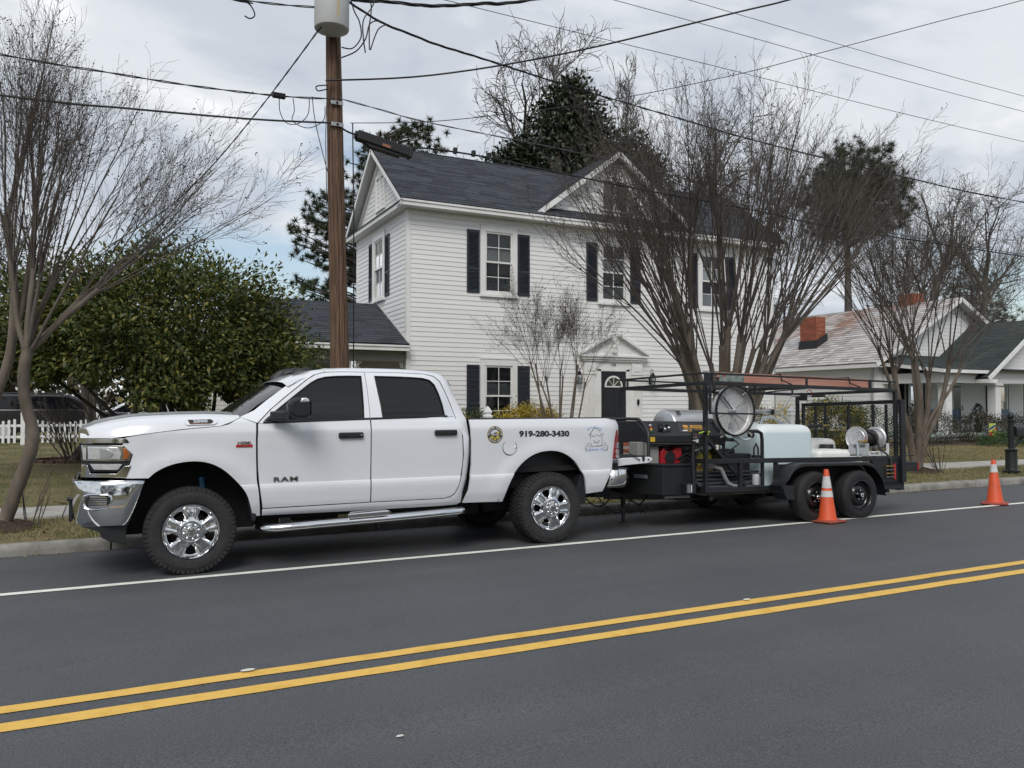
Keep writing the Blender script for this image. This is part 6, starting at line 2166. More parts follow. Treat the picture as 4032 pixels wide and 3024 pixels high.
obj('air_filter', MB().lathe([(.075, 0), (.08, .02), (.07, .05), (0, .06)], (6.5, 8.5, .97), (0, 0, 1), 18), M_blk, eng, FR, smooth=40)
mb = MB().box(6.72, 6.98, 8.40, 8.62, .78, .96).box(6.66, 6.84, 8.34, 8.42, .80, .90)
obj('engine_block', mb, M_blk, pw, FR, bevel=.02)
for i in range(5):
    obj('cooling_fin', MB().box(6.74 + i * .03, 6.75 + i * .03, 8.33, 8.42, .83, .95), M_blk, pw, FR)
obj('muffler', MB().tube([(6.9, 8.36, .96), (6.98, 8.36, 1.0), (7.0, 8.40, .92)], .022, 8), M_stain, pw, FR, smooth=50)
obj('pump', MB().box(6.95, 7.25, 8.42, 8.60, .62, .78).tube([(6.90, 8.40, .70), (7.22, 8.40, .70)], .035, 10), M_brass, pw, FR, bevel=.012)
obj('pump_base', MB().box(6.15, 7.34, 8.33, 9.2, .60, .64), M_steel, pw, FR)
obj('fuel_hose', MB().tube([(6.60, 8.35, .86), (6.75, 8.32, .93), (6.88, 8.33, .86), (6.95, 8.34, .95)], .010, 6).tube([(6.98, 8.36, 1.02), (7.05, 8.34, .9), (7.15, 8.36, .8)], .010, 6), M_hose, pw, FR, smooth=60)
# spray gun tied to the corner post with a neon cord
gun = thing('spray_gun', 'black spray gun with brass tip tied to the trailer corner post', 'spray gun', (6.62, 7.92, 1.13), FR)
obj('gun_body', MB().bar((6.50, 7.92, 1.222), (6.74, 7.94, 1.226), .035, .034).bar((6.70, 7.93, 1.24), (6.76, 7.94, 1.23), .05, .07), M_hose, gun, FR, bevel=.008)
obj('gun_grip', MB().tube([(6.505, 7.92, 1.215), (6.508, 7.92, 1.15), (6.53, 7.92, 1.125), (6.62, 7.93, 1.14), (6.66, 7.93, 1.18)], .013, 8), M_hose, gun, FR, smooth=60)
obj('trigger', MB().bar((6.54, 7.92, 1.145), (6.60, 7.92, 1.19), .012, .014), mat('trigger_red', (.12, .02, .02), .5), gun, FR)
obj('brass_tip', MB().tube([(6.44, 7.915, 1.222), (6.50, 7.92, 1.222)], .013, 8), M_brass, gun, FR)
cord = obj('neon_cord', MB().tube([(6.60, 7.90, 1.20), (6.66, 7.90, 1.215), (6.71, 7.935, 1.222), (6.78, 7.94, 1.212), (6.775, 7.94, 1.175)], .007, 6).tube([(6.74, 7.935, 1.225), (6.80, 7.935, 1.215)], .009, 6), mat('neon_green', (.50, .75, .04), .6), None, FR, smooth=60)
tag(cord, 'neon yellow-green cord knotted round the trailer corner post', 'cord')

# -------- tanks
def rbox(x0, x1, y0, y1, z0, z1, r, top=None, n=5):
    """tank body: rounded-rectangle plan, rounded shoulders"""
    mb = MB()
    prof = [(0, r * .6), (0.02, r * .2), (.06, 0)] 
    lev = [(z0, .04), (z0 + .03, .0), (z1 - r * 1.0, 0.0)] + [(z1 - r + r * math.sin(R(a)), r * (1 - math.cos(R(a)))) for a in (20, 40, 60, 75)] + [(z1 + .004, r * 1.6)]
    vs_ = []
    seg = 6
    for (z_, ins) in lev:
        rr = max(.02, r - ins * .3)
        a0, a1, b0, b1 = x0 + ins, x1 - ins, y0 + ins, y1 - ins
        for (cx_, cy_, st) in ((a1 - rr, b1 - rr, 0), (a0 + rr, b1 - rr, 90), (a0 + rr, b0 + rr, 180), (a1 - rr, b0 + rr, 270)):
            for k in range(seg + 1):
                a = R(st + 90 * k / seg)
                vs_.append((cx_ + rr * math.cos(a), cy_ + rr * math.sin(a), z_))
    m_ = 4 * (seg + 1)
    fs_ = [(i * m_ + j, i * m_ + (j + 1) % m_, (i + 1) * m_ + (j + 1) % m_, (i + 1) * m_ + j) for i in range(len(lev) - 1) for j in range(m_)]
    fs_ += [tuple(range(m_ - 1, -1, -1)), tuple((len(lev) - 1) * m_ + j for j in range(m_))]
    return mb.add(vs_, fs_)


def poly_mat(name, col, liquid=None, zl=0.0, t_=0.35):
    m = mat(name, col, 0.42, var=.04, vscale=3, spec=.4)
    b = m.node_tree.nodes['Principled BSDF']
    b.inputs['Subsurface Weight'].default_value = t_
    b.inputs['Subsurface Radius'].default_value = (.08, .1, .1)
    b.inputs['Subsurface Scale'].default_value = .5
    if liquid:
        t = m.node_tree
        src = b.inputs['Base Color'].links[0].from_socket
        ge = t.nodes.new('ShaderNodeNewGeometry')
        sp = t.nodes.new('ShaderNodeSeparateXYZ')
        t.links.new(ge.outputs['Position'], sp.inputs[0])
        mr = t.nodes.new('ShaderNodeMapRange')
        mr.inputs['From Min'].default_value, mr.inputs['From Max'].default_value = zl - .012, zl + .012
        t.links.new(sp.outputs[2], mr.inputs['Value'])
        mx = t.nodes.new('ShaderNodeMix')
        mx.data_type = 'RGBA'
        mx.inputs[6].default_value = (*liquid, 1)
        t.links.new(mr.outputs[0], mx.inputs[0])
        t.links.new(src, mx.inputs[7])
        t.links.new(mx.outputs[2], b.inputs['Base Color'])
    return m


tk = thing('water_tank', 'large translucent pale-blue water tank in the middle of the trailer', 'tank', (8.35, 8.6, .45), FR)
obj('tank_body', rbox(7.86, 8.87, 8.14, 9.35, .449, 1.325, .13), poly_mat('tank_blue', (.74, .80, .80), (.60, .71, .73), 1.18), tk, FR, smooth=50)
obj('tank_lid', MB().lathe([(.0, .05), (.12, .05), (.13, .035), (.13, -.02)], (8.25, 8.85, 1.34), (0, 0, 1), 24), M_hose, tk, FR, smooth=40)
obj('tank_collar', MB().lathe([(.18, .0), (.175, .025), (.14, .03)], (8.25, 8.85, 1.325), (0, 0, 1), 24), mat('poly_white', (.72, .74, .72), .45), tk, FR, smooth=40)
obj('breather_hose', MB().tube([(8.60, 8.9, 1.33), (8.58, 8.85, 1.42), (8.72, 8.8, 1.43), (8.85, 8.78, 1.36), (8.95, 8.76, 1.33)], .02, 8), mat('clear_hose', (.55, .62, .66), .3), tk, FR, smooth=60)
tk2 = thing('mix_tank', 'mint-tinted poly tank strapped behind the pressure washer', 'tank', (7.4, 9.2, .45), FR)
obj('tank_body', rbox(6.98, 7.84, 8.72, 9.75, .449, 1.13, .10), poly_mat('tank_mint', (.64, .72, .70), (.55, .66, .64), .98), tk2, FR, smooth=50)
for x_ in (7.16, 7.62):
    obj('strap', MB().box(x_ - .025, x_ + .025, 8.707, 8.713, .62, 1.10), mat('strap_yellow', (.42, .38, .05), .8, var=.2, vscale=30), tk2, FR)
    obj('strap_hook', MB().tube([(x_ - .022, 8.70, .62), (x_, 8.69, .55), (x_ + .022, 8.70, .62)], .006, 5), M_stain, tk2, FR)
tk3 = thing('white_tank_tall', 'taller white poly tank with black screw lid beside the hose reel', 'tank', (9.5, 9.0, .45), FR)
obj('tank_body', rbox(9.02, 9.98, 8.72, 9.65, .449, 1.12, .09), poly_mat('tank_white', (.76, .77, .73), None, 0, .2), tk3, FR, smooth=50)
obj('tank_lid', MB().lathe([(.0, .045), (.095, .045), (.10, .035), (.10, -.07)], (9.60, 8.60, .99), (0, 0, 1), 24), M_hose, tk3, FR, smooth=40)
obj('brush_handle', MB().tube([(9.10, 8.80, 1.145), (9.22, 8.80, 1.15)], .022, 8), mat('brush_yellow', (.62, .55, .04), .5), tk3, FR)
tk4 = thing('white_tank_low', 'low flat white poly tank just inside the near trailer rail', 'tank', (9.3, 8.3, .45), FR)
obj('tank_body', rbox(8.90, 9.80, 8.10, 8.69, .449, .962, .06), MATS['tank_white'], tk4, FR, smooth=50)
obj('tank_rim', MB().box(9.12, 9.52, 8.25, 8.6, .955, .975), MATS['tank_white'], tk4, FR, bevel=.01)
yt = thing('yellow_tank', 'olive-yellow plastic tank beside the washer engine', 'tank', (7.2, 8.6, .62), FR)
obj('tank_body', rbox(6.98, 7.52, 8.44, 8.68, .645, .965, .03), mat('yellow_poly', (.42, .37, .05), .5, var=.15), yt, FR, smooth=50)
bt = thing('battery_case', 'black lidded battery case on the near side of the trailer bed', 'case', (7.48, 8.3, .62), FR)
obj('case', MB().box(7.26, 7.70, 8.18, 8.42, .62, .86), M_blk, bt, FR, bevel=.012)
obj('lid', MB().box(7.25, 7.71, 8.17, 8.43, .862, .93).box(7.22, 7.5, 8.25, 8.42, .93, .99), M_blk, bt, FR, bevel=.010)
obj('case_shelf', MB().box(7.2, 7.78, 8.10, 8.45, .60, .618), M_steel, bt, FR)
pg = thing('pump_handle', 'black loop-handled hand pump standing by the blue tank', 'pump', (7.76, 8.1, .87), FR)
obj('loop', MB().tube([(7.70, 8.11, .90), (7.705, 8.11, 1.0), (7.74, 8.11, 1.06), (7.775, 8.11, 1.0), (7.78, 8.11, .90)], .012, 8), M_hose, pg, FR, smooth=60)
obj('base', MB().box(7.685, 7.80, 8.06, 8.15, .873, .91), M_hose, pg, FR, bevel=.01)
# pipes, braided hose, filter, diagonal strut and cage tube
for i, (z_, y_, x1) in enumerate(((.70, 8.12, 7.8), (.655, 8.12, 7.85), (.60, 8.13, 7.75), (.55, 8.12, 7.8))):
    p = obj('lance_tube', MB().tube([(6.60, y_, z_ - .0), (x1, y_ + .02, z_ - .01)], .019, 8), mat('pipe_grey', (.05, .055, .06), .4), None, FR, smooth=50)
    tag(p, 'dark grey lance tube lying along the trailer bed, %s of four' % ['topmost', 'second from top', 'third from top', 'lowest'][i], 'pipe', 'lance tubes on the trailer bed')
gh = obj('suction_hose', MB().tube([(6.80, 8.10, .78), (6.95, 8.03, .775), (7.06, 8.03, .745), (7.12, 8.03, .64), (7.17, 8.03, .56), (7.27, 8.03, .515), (7.42, 8.05, .505)], .028, 12), mat('hose_grey', (.26, .26, .27), .5), None, FR, smooth=60)
tag(gh, 'thick grey suction hose curving down to the trailer floor', 'hose')
ft_ = thing('water_filter', 'clear cylindrical water filter on the trailer floor', 'filter', (7.70, 8.08, .47), FR)
obj('bowl', MB().lathe([(.048, 0), (.05, .13), (.045, .14), (0, .14)], (7.70, 8.08, .52), (0, 0, 1), 18), mat('filter_clear', (.42, .43, .44), .2, coat=1.), ft_, FR, smooth=40)
obj('head', MB().lathe([(.055, 0), (.055, .05)], (7.70, 8.08, .47), (0, 0, 1), 18), M_blk, ft_, FR)
obj('pipe_fitting', MB().tube([(7.40, 8.05, .50), (7.64, 8.07, .495)], .016, 8).tube([(7.76, 8.09, .495), (7.92, 8.10, .49)], .012, 8), M_stain, ft_, FR, smooth=40)
tb('diagonal_strut', [(6.80, 8.015, 1.15), (7.46, 8.015, .52)], .045, .045)
obj('cage_tube', MB().tube([(7.55, 8.06, 1.225), (7.72, 8.06, 1.228), (7.785, 8.06, 1.20), (7.80, 8.06, 1.12), (7.80, 8.06, .45)], .024, 8), M_steel, trailer, FR, smooth=60)
obj('cage_tube', MB().tube([(6.62, 8.02, .45), (6.60, 8.02, .9), (6.62, 8.02, 1.10)], .024, 8), M_steel, trailer, FR, smooth=60)
obj('floor_rail', MB().tube([(6.66, 8.05, .60), (6.70, 8.04, .54), (6.80, 8.04, .515), (7.35, 8.04, .512)], .016, 8), mat('pipe_grey'), trailer, FR, smooth=60)
wh2 = obj('spray_hose', MB().tube([(6.95, 8.0, 1.17), (6.98, 8.0, 1.05), (7.05, 8.03, .97), (7.14, 8.03, .93), (7.28, 8.02, 1.02), (7.36, 8.02, 1.06), (7.30, 8.02, 1.10), (7.15, 8.02, 1.105)], .010, 8), M_hose, None, FR, smooth=60)
tag(wh2, 'thin black hose hanging below the round surface cleaner', 'hose')
sg2 = thing('ball_valve', 'black valve and wand coupling hanging under the surface cleaner', 'valve', (7.12, 8.0, 1.10), FR)
obj('valve_body', MB().bar((7.08, 8.0, 1.17), (7.16, 8.0, 1.11), .035, .03).tube([(7.14, 8.0, 1.13), (7.26, 8.0, 1.122)], .013, 8), M_hose, sg2, FR, bevel=.005)
obj('wood_weight', MB().lathe([(.022, 0), (.024, .05), (.018, .06)], (6.975, 8.0, .99), (0, 0, 1), 12), mat('wood_tan', (.24, .15, .08), .6), sg2, FR)
ch = obj('clear_hose', MB().tube([(7.24, 8.0, 1.155), (7.32, 8.0, 1.15), (7.44, 8.0, 1.112), (7.55, 8.0, 1.135), (7.60, 8.02, 1.18)], .013, 8), mat('clear_hose'), None, FR, smooth=60)
tag(ch, 'clear plastic hose looping below the surface cleaner rim', 'hose')

# -------- hose reel
rl = thing('hose_reel', 'silver two-disc hose reel wound with black hose at trailer rear', 'hose reel', (10.0, 8.27, .87), FR)
cz = 1.135
def reel_disc(x_, sg):
    mb = MB().lathe([(.0, 0), (.09, 0), (.105, sg * .012), (.12, sg * .012), (.132, 0), (.150, 0), (.166, sg * .010), (.170, sg * .016), (.166, sg * .018), (.150, sg * .006), (.0, sg * .004)], (0, 0, 0), (1, 0, 0), 48, cap=False)
    return obj('reel_disc', mb, M_alu, rl, FR @ T(x_, 8.27, cz) @ RZ(R(12)), smooth=40)
d1 = reel_disc(9.86, -1)
reel_disc(10.24, 1)
for i in range(5):
    a = 2 * math.pi * i / 5 + .6
    obj('disc_bolt', MB().lathe([(.007, 0), (.006, -.006), (0, -.006)], (0, .085 * math.cos(a), .085 * math.sin(a)), (1, 0, 0), 8), mat('bolt_grey'), d1, W[d1.name])
obj('drum', MB().tube([(9.87, 8.27, cz), (10.23, 8.30, cz)], .05, 16), M_alu, rl, FR, smooth=40)
mb = MB()
for i in range(13):
    x_ = 9.895 + i * .026
    mb.lathe([(.112 + .012 * math.cos(t_), .012 * math.sin(t_)) for t_ in [2 * math.pi * k / 8 for k in range(9)]], (x_, 8.275 + i * .003, cz), (1, .1, 0), 28, cap=False)
obj('wound_hose', mb, M_hose, rl, FR, smooth=60, kind='stuff')
obj('hose_tail', MB().tube([(10.00, 8.20, cz + .10), (10.08, 8.14, cz + .05), (10.13, 8.10, .98), (10.16, 8.00, .90), (10.165, 7.945, .84), (10.165, 7.935, .70), (10.16, 7.935, .58)], .015, 8), M_hose, rl, FR, smooth=60)
fr2 = obj('reel_frame', MB().box(9.50, 9.90, 8.10, 8.115, .873, 1.06).box(9.895, 9.91, 8.10, 8.42, .873, 1.06), M_alu, rl, FR, bevel=.006)
obj('frame_window', MB().box(9.58, 9.66, 8.095, 8.0995, 1.0, 1.04), mat('slot_grey', (.12, .12, .12), .6), fr2, FR)
obj('frame_window', MB().box(9.71, 9.82, 8.095, 8.0995, 1.0, 1.04), mat('slot_grey'), fr2, FR)
obj('frame_post', MB().box(10.30, 10.325, 8.09, 8.13, .873, 1.06), M_wht, rl, FR, bevel=.004)
obj('maker_rail', MB().box(9.90, 10.31, 8.095, 8.105, .878, .945), mat('reel_white', (.72, .73, .73), .45), rl, FR)
obj('maker_lettering', text_mb('Titan REEL', .045, 0, .001, .1, .95), M_ink, rl, FR @ axes((10.01, 8.093, .912), (1, 0, 0), (0, 0, 1), (0, -1, 0)))
obj('swivel', MB().tube([(9.66, 8.085, 1.085), (9.78, 8.07, 1.085)], .016, 8).tube([(9.78, 8.07, 1.085), (9.85, 8.1, 1.09)], .024, 10), M_brass, rl, FR, smooth=40)
obj('valve_lever', MB().bar((9.80, 8.07, 1.10), (9.80, 8.07, 1.155), .008, .012), mat('holder_red'), rl, FR)
obj('handle_hose', MB().tube([(9.64, 8.085, 1.085), (9.645, 8.085, 1.0), (9.66, 8.09, .88)], .014, 8), mat('clear_hose'), rl, FR, smooth=60)

# -------- orange fibreglass extension ladders on the rack
M_lad = mat('fibreglass_orange', (.42, .165, .115), .6, col2=(.50, .27, .21), vscale=3, stretch=(.5, 4, 4), bump=.1, bscale=30)


ld = thing('extension_ladder', 'faded orange fibreglass extension ladder lashed on the trailer rack', 'ladder', (8.6, 8.45, 1.88), FR)
for (zz, tag_, xa, xb) in ((1.905, 'rail', 7.25, 10.04), (1.972, 'fly', 7.16, 10.08)):
    for y_ in (8.22, 8.62):
        xa += .40 if y_ > 8.5 else 0
        mb = MB().prism([(y_ - .016, zz - .032), (y_ + .016, zz - .032), (y_ + .016, zz - .026), (y_ - .010, zz - .026), (y_ - .010, zz + .026), (y_ + .016, zz + .026), (y_ + .016, zz + .032), (y_ - .016, zz + .032)], (xa, 0, 0), (0, 1, 0), (0, 0, 1), (xb - xa, 0, 0))
        obj('ladder_rail', mb, M_lad, ld, FR)
    k = 0
    x_ = xa + .05
    while x_ < xb:
        obj('rung', MB().tube([(x_, 8.236, zz), (x_, 8.604, zz)], .016, 8), M_alu, ld, FR, smooth=40)
        x_ += .305
obj('ladder_label', MB().box(7.20, 7.62, 8.198, 8.2035, 1.885, 1.998), mat('label_green', (.10, .16, .13), .5, col2=(.30, .34, .32), vscale=14), ld, FR)
obj('ladder_label_dot', MB().lathe([(.022, 0), (.0, -.001)], (7.27, 8.197, 1.965), (0, 1, 0), 16), mat('holder_red'), ld, FR)
obj('rail_boot', MB().box(10.04, 10.10, 8.19, 8.25, 1.86, 2.0), M_blk, ld, FR, bevel=.008)
for x_ in (8.28, 9.62):
    s_ = obj('lashing_strap', MB().tube([(x_, 7.99, 1.86), (x_ + .02, 8.19, 1.93), (x_ + .0, 8.19, 2.01), (x_ - .02, 8.4, 2.013), (x_ - .02, 8.65, 2.01), (x_, 8.66, 1.9), (x_ + .02, 9.85, 1.86)], .010, 5), M_hose, None, FR, smooth=60)
    tag(s_, 'black strap lashing the orange ladder, nearer its %s end' % ('front' if x_ < 9 else 'rear'), 'strap', 'ladder straps')

# -------- traffic cones
def cone(x_, y_, name_label, bands, yaw, lean=0):
    c = thing('traffic_cone', name_label, 'cone', (x_, y_, rz(y_) + .004), group='orange traffic cones on the white line')
    M = T(x_, y_, rz(y_) + .004) @ RX(-KS) @ RZ(yaw)
    M_or = mat('cone_orange', (.66, .085, .022), .55, col2=(.50, .075, .03), vscale=7, bump=.08, bscale=40, lo=.45, hi=.75)
    mb = MB().lathe([(.128, .036), (.124, .05), (.112, .07), (.030, .688), (.026, .695), (.020, .69)], (0, 0, 0), (0, 0, 1), 32, cap=False)
    obj('cone_body', mb, M_or, c, M, smooth=40)
    k = .18
    pts = [(-k, -k + .03), (-k + .03, -k), (k - .03, -k), (k, -k + .03), (k, k - .03), (k - .03, k), (-k + .03, k), (-k, k - .03)]
    obj('base', MB().prism(pts, (0, 0, .008), (1, 0, 0), (0, 1, 0), (0, 0, .022)).lathe([(.15, .03), (.135, .038), (.12, .042)], (0, 0, 0), (0, 0, 1), 28, cap=False), mat('cone_base', (.38, .07, .04), .7, col2=(.26, .055, .04), vscale=9), c, M, bevel=.006)
    obj('base_pad', MB().prism([(p[0] * .94, p[1] * .94) for p in pts], (0, 0, 0), (1, 0, 0), (0, 1, 0), (0, 0, .009)), M_hose, c, M)
    rad = lambda h: lerp(.112, .030, (h - .07) / .618)
    for (h0, h1, mm) in bands:
        obj('reflective_band', MB().lathe([(rad(h0) + .002, h0), (rad(h1) + .002, h1)], (0, 0, 0), (0, 0, 1), 32, cap=False), mm, c, M, smooth=60)
    return c


M_refl = mat('reflective_white', (.70, .71, .70), .35, col2=(.52, .53, .51), vscale=8)
cone(8.515, 7.625, 'orange traffic cone with two dirty white bands beside the trailer wheels', [(.45, .605, M_refl), (.335, .415, M_refl)], .12)
c2 = cone(12.43, 7.85, 'orange traffic cone with one white band standing alone behind the trailer', [(.50, .625, M_refl)], .5)
obj('cone_sticker', MB().add([(.0, 0, 0), (.03, 0, 0), (.03, .05, 0), (0, .05, 0)], [(0, 1, 2, 3)]), M_wht, c2, T(12.43, 7.85, .01) @ axes((-.0, -.082, .36), (.8, .6, 0), (0, .12, .99), (0.6, -.8, 0)) @ T(.04, 0, .02))
# ------------------------------------------------------------------ utility pole and overhead lines
pole = thing('utility_pole', 'tall brown wooden utility pole with grey transformer behind the truck cab', 'pole', (2.93, 11.0, .08))


def wood_mat():
    m = mat('pole_wood', (.070, .038, .022), .85, col2=(.185, .110, .068), vscale=5, stretch=(7, 7, .45), bump=.8, bscale=10, lo=.36, hi=.66, detail=9, bdist=.02)
    return m


mb = MB()
pts = [(2.93 - .026 * z, 11.0, z) for z in np.linspace(0, 9.6, 24)]
mb.tube(pts, [lerp(.140, .088, i / 23) for i in range(24)], 28)
mb.v = [(p[0] + .0028 * math.sin(p[2] * 3 + 40 * math.atan2(p[1] - 11, p[0] - 2.8)), p[1], p[2]) for p in mb.v]
obj('shaft', mb, wood_mat(), pole, smooth=60)
for (a, z0, z1, w_) in ((-1.75, 1.2, 4.6, .006), (-1.2, 2.4, 6.4, .005), (-2.2, 3.2, 7.0, .005), (-1.45, 4.4, 6.9, .004)):
    pp = []
    for z in np.linspace(z0, z1, 12):
        r_ = lerp(.140, .088, z / 9.6) + .0005
        aa = a + .05 * math.sin(z * 2.3)
        pp.append((2.93 - .026 * z + r_ * math.cos(aa), 11 + r_ * math.sin(aa), z))
    obj('drying_crack', MB().tube(pp, w_, 5, squash=.6), mat('crack_dark', (.012, .008, .006), .9), pole)
tr_ = obj('transformer', MB().lathe([(.0, 0.02), (.16, .02), (.225, .035), (.232, .05), (.232, 1.0), (.20, 1.06), (0, 1.1)], (2.655, 10.68, 6.60), (0, 0, 1), 40), mat('transformer_grey', (.50, .51, .50), .45, col2=(.40, .38, .33), vscale=1.4, stretch=(5, 5, .5), lo=.5, hi=.8), pole, smooth=35)
obj('transformer_rust', MB().lathe([(.233, 0), (.2335, .62)], (2.655, 10.68, 6.74), (0, 0, 1), 6, cap=False, a0=1.62, a1=1.78), mat('rust_streak', (.48, .40, .26), .7), tr_)
obj('pole_bracket', MB().box(2.58, 2.78, 10.86, 10.90, 6.9, 7.3), M_gal, pole)
for z in (5.72, 5.42):
    obj('wire_clamp', MB().box(2.93 - .026 * z - .085, 2.93 - .026 * z + .085, 10.855, 10.875, z - .028, z + .028), mat('galvanised', (.35, .36, .36), .5, .6), pole, bevel=.006)
    obj('clamp_bolt', MB().lathe([(.018, 0), (.015, -.015), (0, -.015)], (2.93 - .026 * z, 10.855, z), (0, 1, 0), 8), M_iron, pole)
obj('ground_riser', MB().tube([(3.02, 10.93, 5.5), (3.04, 10.92, 4.2), (3.05, 10.93, 2.6), (3.06, 10.95, .1)], .009, 6), M_hose, pole, smooth=60)
obj('ground_riser', MB().tube([(2.66, 10.9, 5.95), (2.64, 10.88, 5.7), (2.63, 10.88, 5.2), (2.66, 10.9, 4.2)], .006, 5), M_hose, pole, smooth=60)


def cat3(pts, k=6):
    out = []
    for i in range(len(pts) - 1):
        p0, p1, p2, p3 = pts[max(0, i - 1)], pts[i], pts[i + 1], pts[min(len(pts) - 1, i + 2)]
        for j in range(k):
            t_ = j / k
            out.append(tuple(.5 * (2 * p1[c] + (p2[c] - p0[c]) * t_ + (2 * p0[c] - 5 * p1[c] + 4 * p2[c] - p3[c]) * t_ ** 2 + (3 * p1[c] - p0[c] - 3 * p2[c] + p3[c]) * t_ ** 3) for c in (0, 1, 2)))
    return out + [pts[-1]]


M_wire = mat('cable_black', (.012, .012, .014), .6)
M_bare = mat('bare_conductor', (.12, .12, .13), .5, .6)


def wire(label, pts, r_, m=None, twist=0, name='overhead_cable'):
    P = cat3(pts)
    mb = MB()
    if twist:
        for k in range(twist):
            q = []
            s_ = 0
            for i, p in enumerate(P):
                if i:
                    s_ += (Vector(p) - Vector(P[i - 1])).length
                a = s_ * 7 + 2 * math.pi * k / twist
                q.append((p[0], p[1] + r_ * .9 * math.cos(a), p[2] + r_ * .9 * math.sin(a)))
            mb.tube(q, r_ * .72, 5)
    else:
        mb.tube(P, r_, 6)
    return tag(obj(name, mb, m or M_wire, None, I4, smooth=60), label, 'cable', 'overhead cables')


wire('black cable leaving the pole leftwards, upper of two', [(-14, 11, 5.95), (-6, 11, 5.75), (-1.17, 11.0, 5.66), (-0.11, 11.0, 5.66), (0.94, 11.0, 5.67), (2.03, 11.0, 5.73), (2.75, 10.87, 5.77)], .010, twist=2)
wire('black cable leaving the pole leftwards, lower of two', [(-14, 11, 5.2), (-6, 11, 5.12), (-1.16, 11.0, 5.18), (0.18, 11.0, 5.25), (1.7, 11.0, 5.36), (2.78, 10.87, 5.44)], .013)
wire('thin cable pair running right across the dark roof and gable peak', [(2.80, 10.87, 5.79), (3.45, 11.0, 5.78), (4.23, 11.0, 5.71), (6.58, 11.0, 5.64), (8.51, 11.0, 5.52), (10.69, 11.0, 5.33), (13.37, 11.0, 5.06), (30, 11, 4.9)], .008, M_bare, twist=2)
wire('heavier black cable leaving the splice case towards the right', [(2.80, 10.87, 5.42), (3.05, 11, 5.37), (3.8, 11.0, 5.30), (4.23, 11.0, 5.33), (5.12, 11.0, 5.33), (6.58, 11.0, 5.25), (8.18, 11.0, 5.18), (10.59, 11.0, 5.11), (14.11, 11.0, 4.98), (30, 11, 4.9)], .013)
wire('twisted service cable descending right from the transformer across the sky', [(2.88, 10.8, 7.15), (3.41, 10.9, 7.0), (3.9, 10.95, 6.94), (4.3, 11.0, 6.9), (5.07, 11.07, 6.87), (6.72, 11.22, 6.79), (9.14, 11.41, 6.71), (11.4, 11.56, 6.63), (15.82, 11.8, 6.59), (20.36, 12.0, 6.62), (34, 12.5, 7.0)], .012, twist=3)
wire('bold black cable rising to the upper right over the street', [(2.62, 10.86, 6.0), (3.96, 10.31, 6.12), (5.64, 9.42, 6.42), (7.66, 8.33, 6.95), (8.27, 8.0, 7.11), (9.17, 7.5, 7.41), (14, 5, 9.0)], .012)
wire('thin drop wire rising right to the top corner', [(2.99, 10.95, 5.50), (4.04, 10.51, 5.55), (5.27, 9.94, 5.71), (6.43, 9.41, 5.91), (8.0, 8.7, 6.29), (9.02, 8.25, 6.6), (10.93, 7.43, 7.2), (11.96, 7.0, 7.51), (16, 5.2, 8.8)], .0055)
wire('twisted service drop falling left from the transformer', [(2.50, 10.62, 6.62), (2.32, 13.38, 6.62), (1.98, 15.72, 6.40), (1.58, 17.55, 6.14), (0.88, 20.0, 5.83), (-1.5, 27, 5.2)], .012, twist=3)
wire('short cable entering the transformer from the upper left', [(-6, 11.3, 7.0), (1.04, 10.9, 6.86), (1.43, 10.87, 6.86), (2.01, 10.83, 6.9), (2.46, 10.75, 6.93)], .010, twist=2)
wire('thick twisted cable leaving the transformer along the top edge', [(2.88, 10.75, 7.2), (3.04, 10.9, 7.23), (3.44, 10.66, 7.19), (3.96, 10.35, 7.11), (4.57, 9.97, 7.11), (5.32, 9.5, 7.15), (9, 7.2, 7.7)], .017, twist=3)
for (z, lb) in ((7.60, 'lowest'), (8.30, 'middle'), (8.66, 'highest')):
    wire('thin bare power line, %s of three parallel ones' % lb, [(-30, 11, z + .3), (-10, 11, z + .05), (4.4, 11, z), (9.5, 11, z), (18.7, 11, z), (40, 11, z + .4)], .0055, M_bare)
wire('slim guy wire hanging beside the pole on its left', [(2.46, 10.95, 5.78), (2.51, 10.93, 5.38), (2.68, 10.88, 4.68)], .006)
# connector tails by the transformer
for i, pts in enumerate((
        [(2.84, 10.6, 7.3), (2.93, 10.6, 6.95), (3.02, 10.62, 6.80), (3.05, 10.64, 6.60), (2.95, 10.7, 6.45), (2.84, 10.85, 6.50)],
        [(3.10, 10.6, 7.35), (3.18, 10.6, 7.05), (3.16, 10.62, 6.75), (3.17, 10.64, 6.45)],
        [(3.30, 10.6, 7.35), (3.20, 10.6, 7.05), (3.08, 10.62, 6.84), (3.08, 10.64, 6.62), (3.13, 10.7, 6.42)],
        [(3.42, 10.85, 6.98), (3.28, 10.75, 6.92), (3.17, 10.66, 6.80), (3.12, 10.66, 6.60), (3.0, 10.7, 6.42), (2.84, 10.86, 6.36)],
        [(3.48, 10.88, 6.97), (3.32, 10.75, 6.80), (3.19, 10.66, 6.46)])):
    obj('connector_tail', MB().tube(cat3(pts), .009, 6), M_wire, pole, smooth=60)
obj('cable_tail', MB().tube(cat3([(1.50, 10.86, 6.87), (1.62, 10.86, 6.82), (1.68, 10.86, 6.70), (1.62, 10.86, 6.64), (1.55, 10.86, 6.66)]), .009, 6), M_wire, pole, smooth=60)
obj('cable_loop', MB().tube(cat3([(2.02, 10.95, 5.70), (2.03, 10.95, 5.5), (2.12, 10.95, 5.36), (2.28, 10.95, 5.38), (2.40, 10.93, 5.52), (2.42, 10.95, 5.74)]), .006, 5), M_wire, pole, smooth=60)
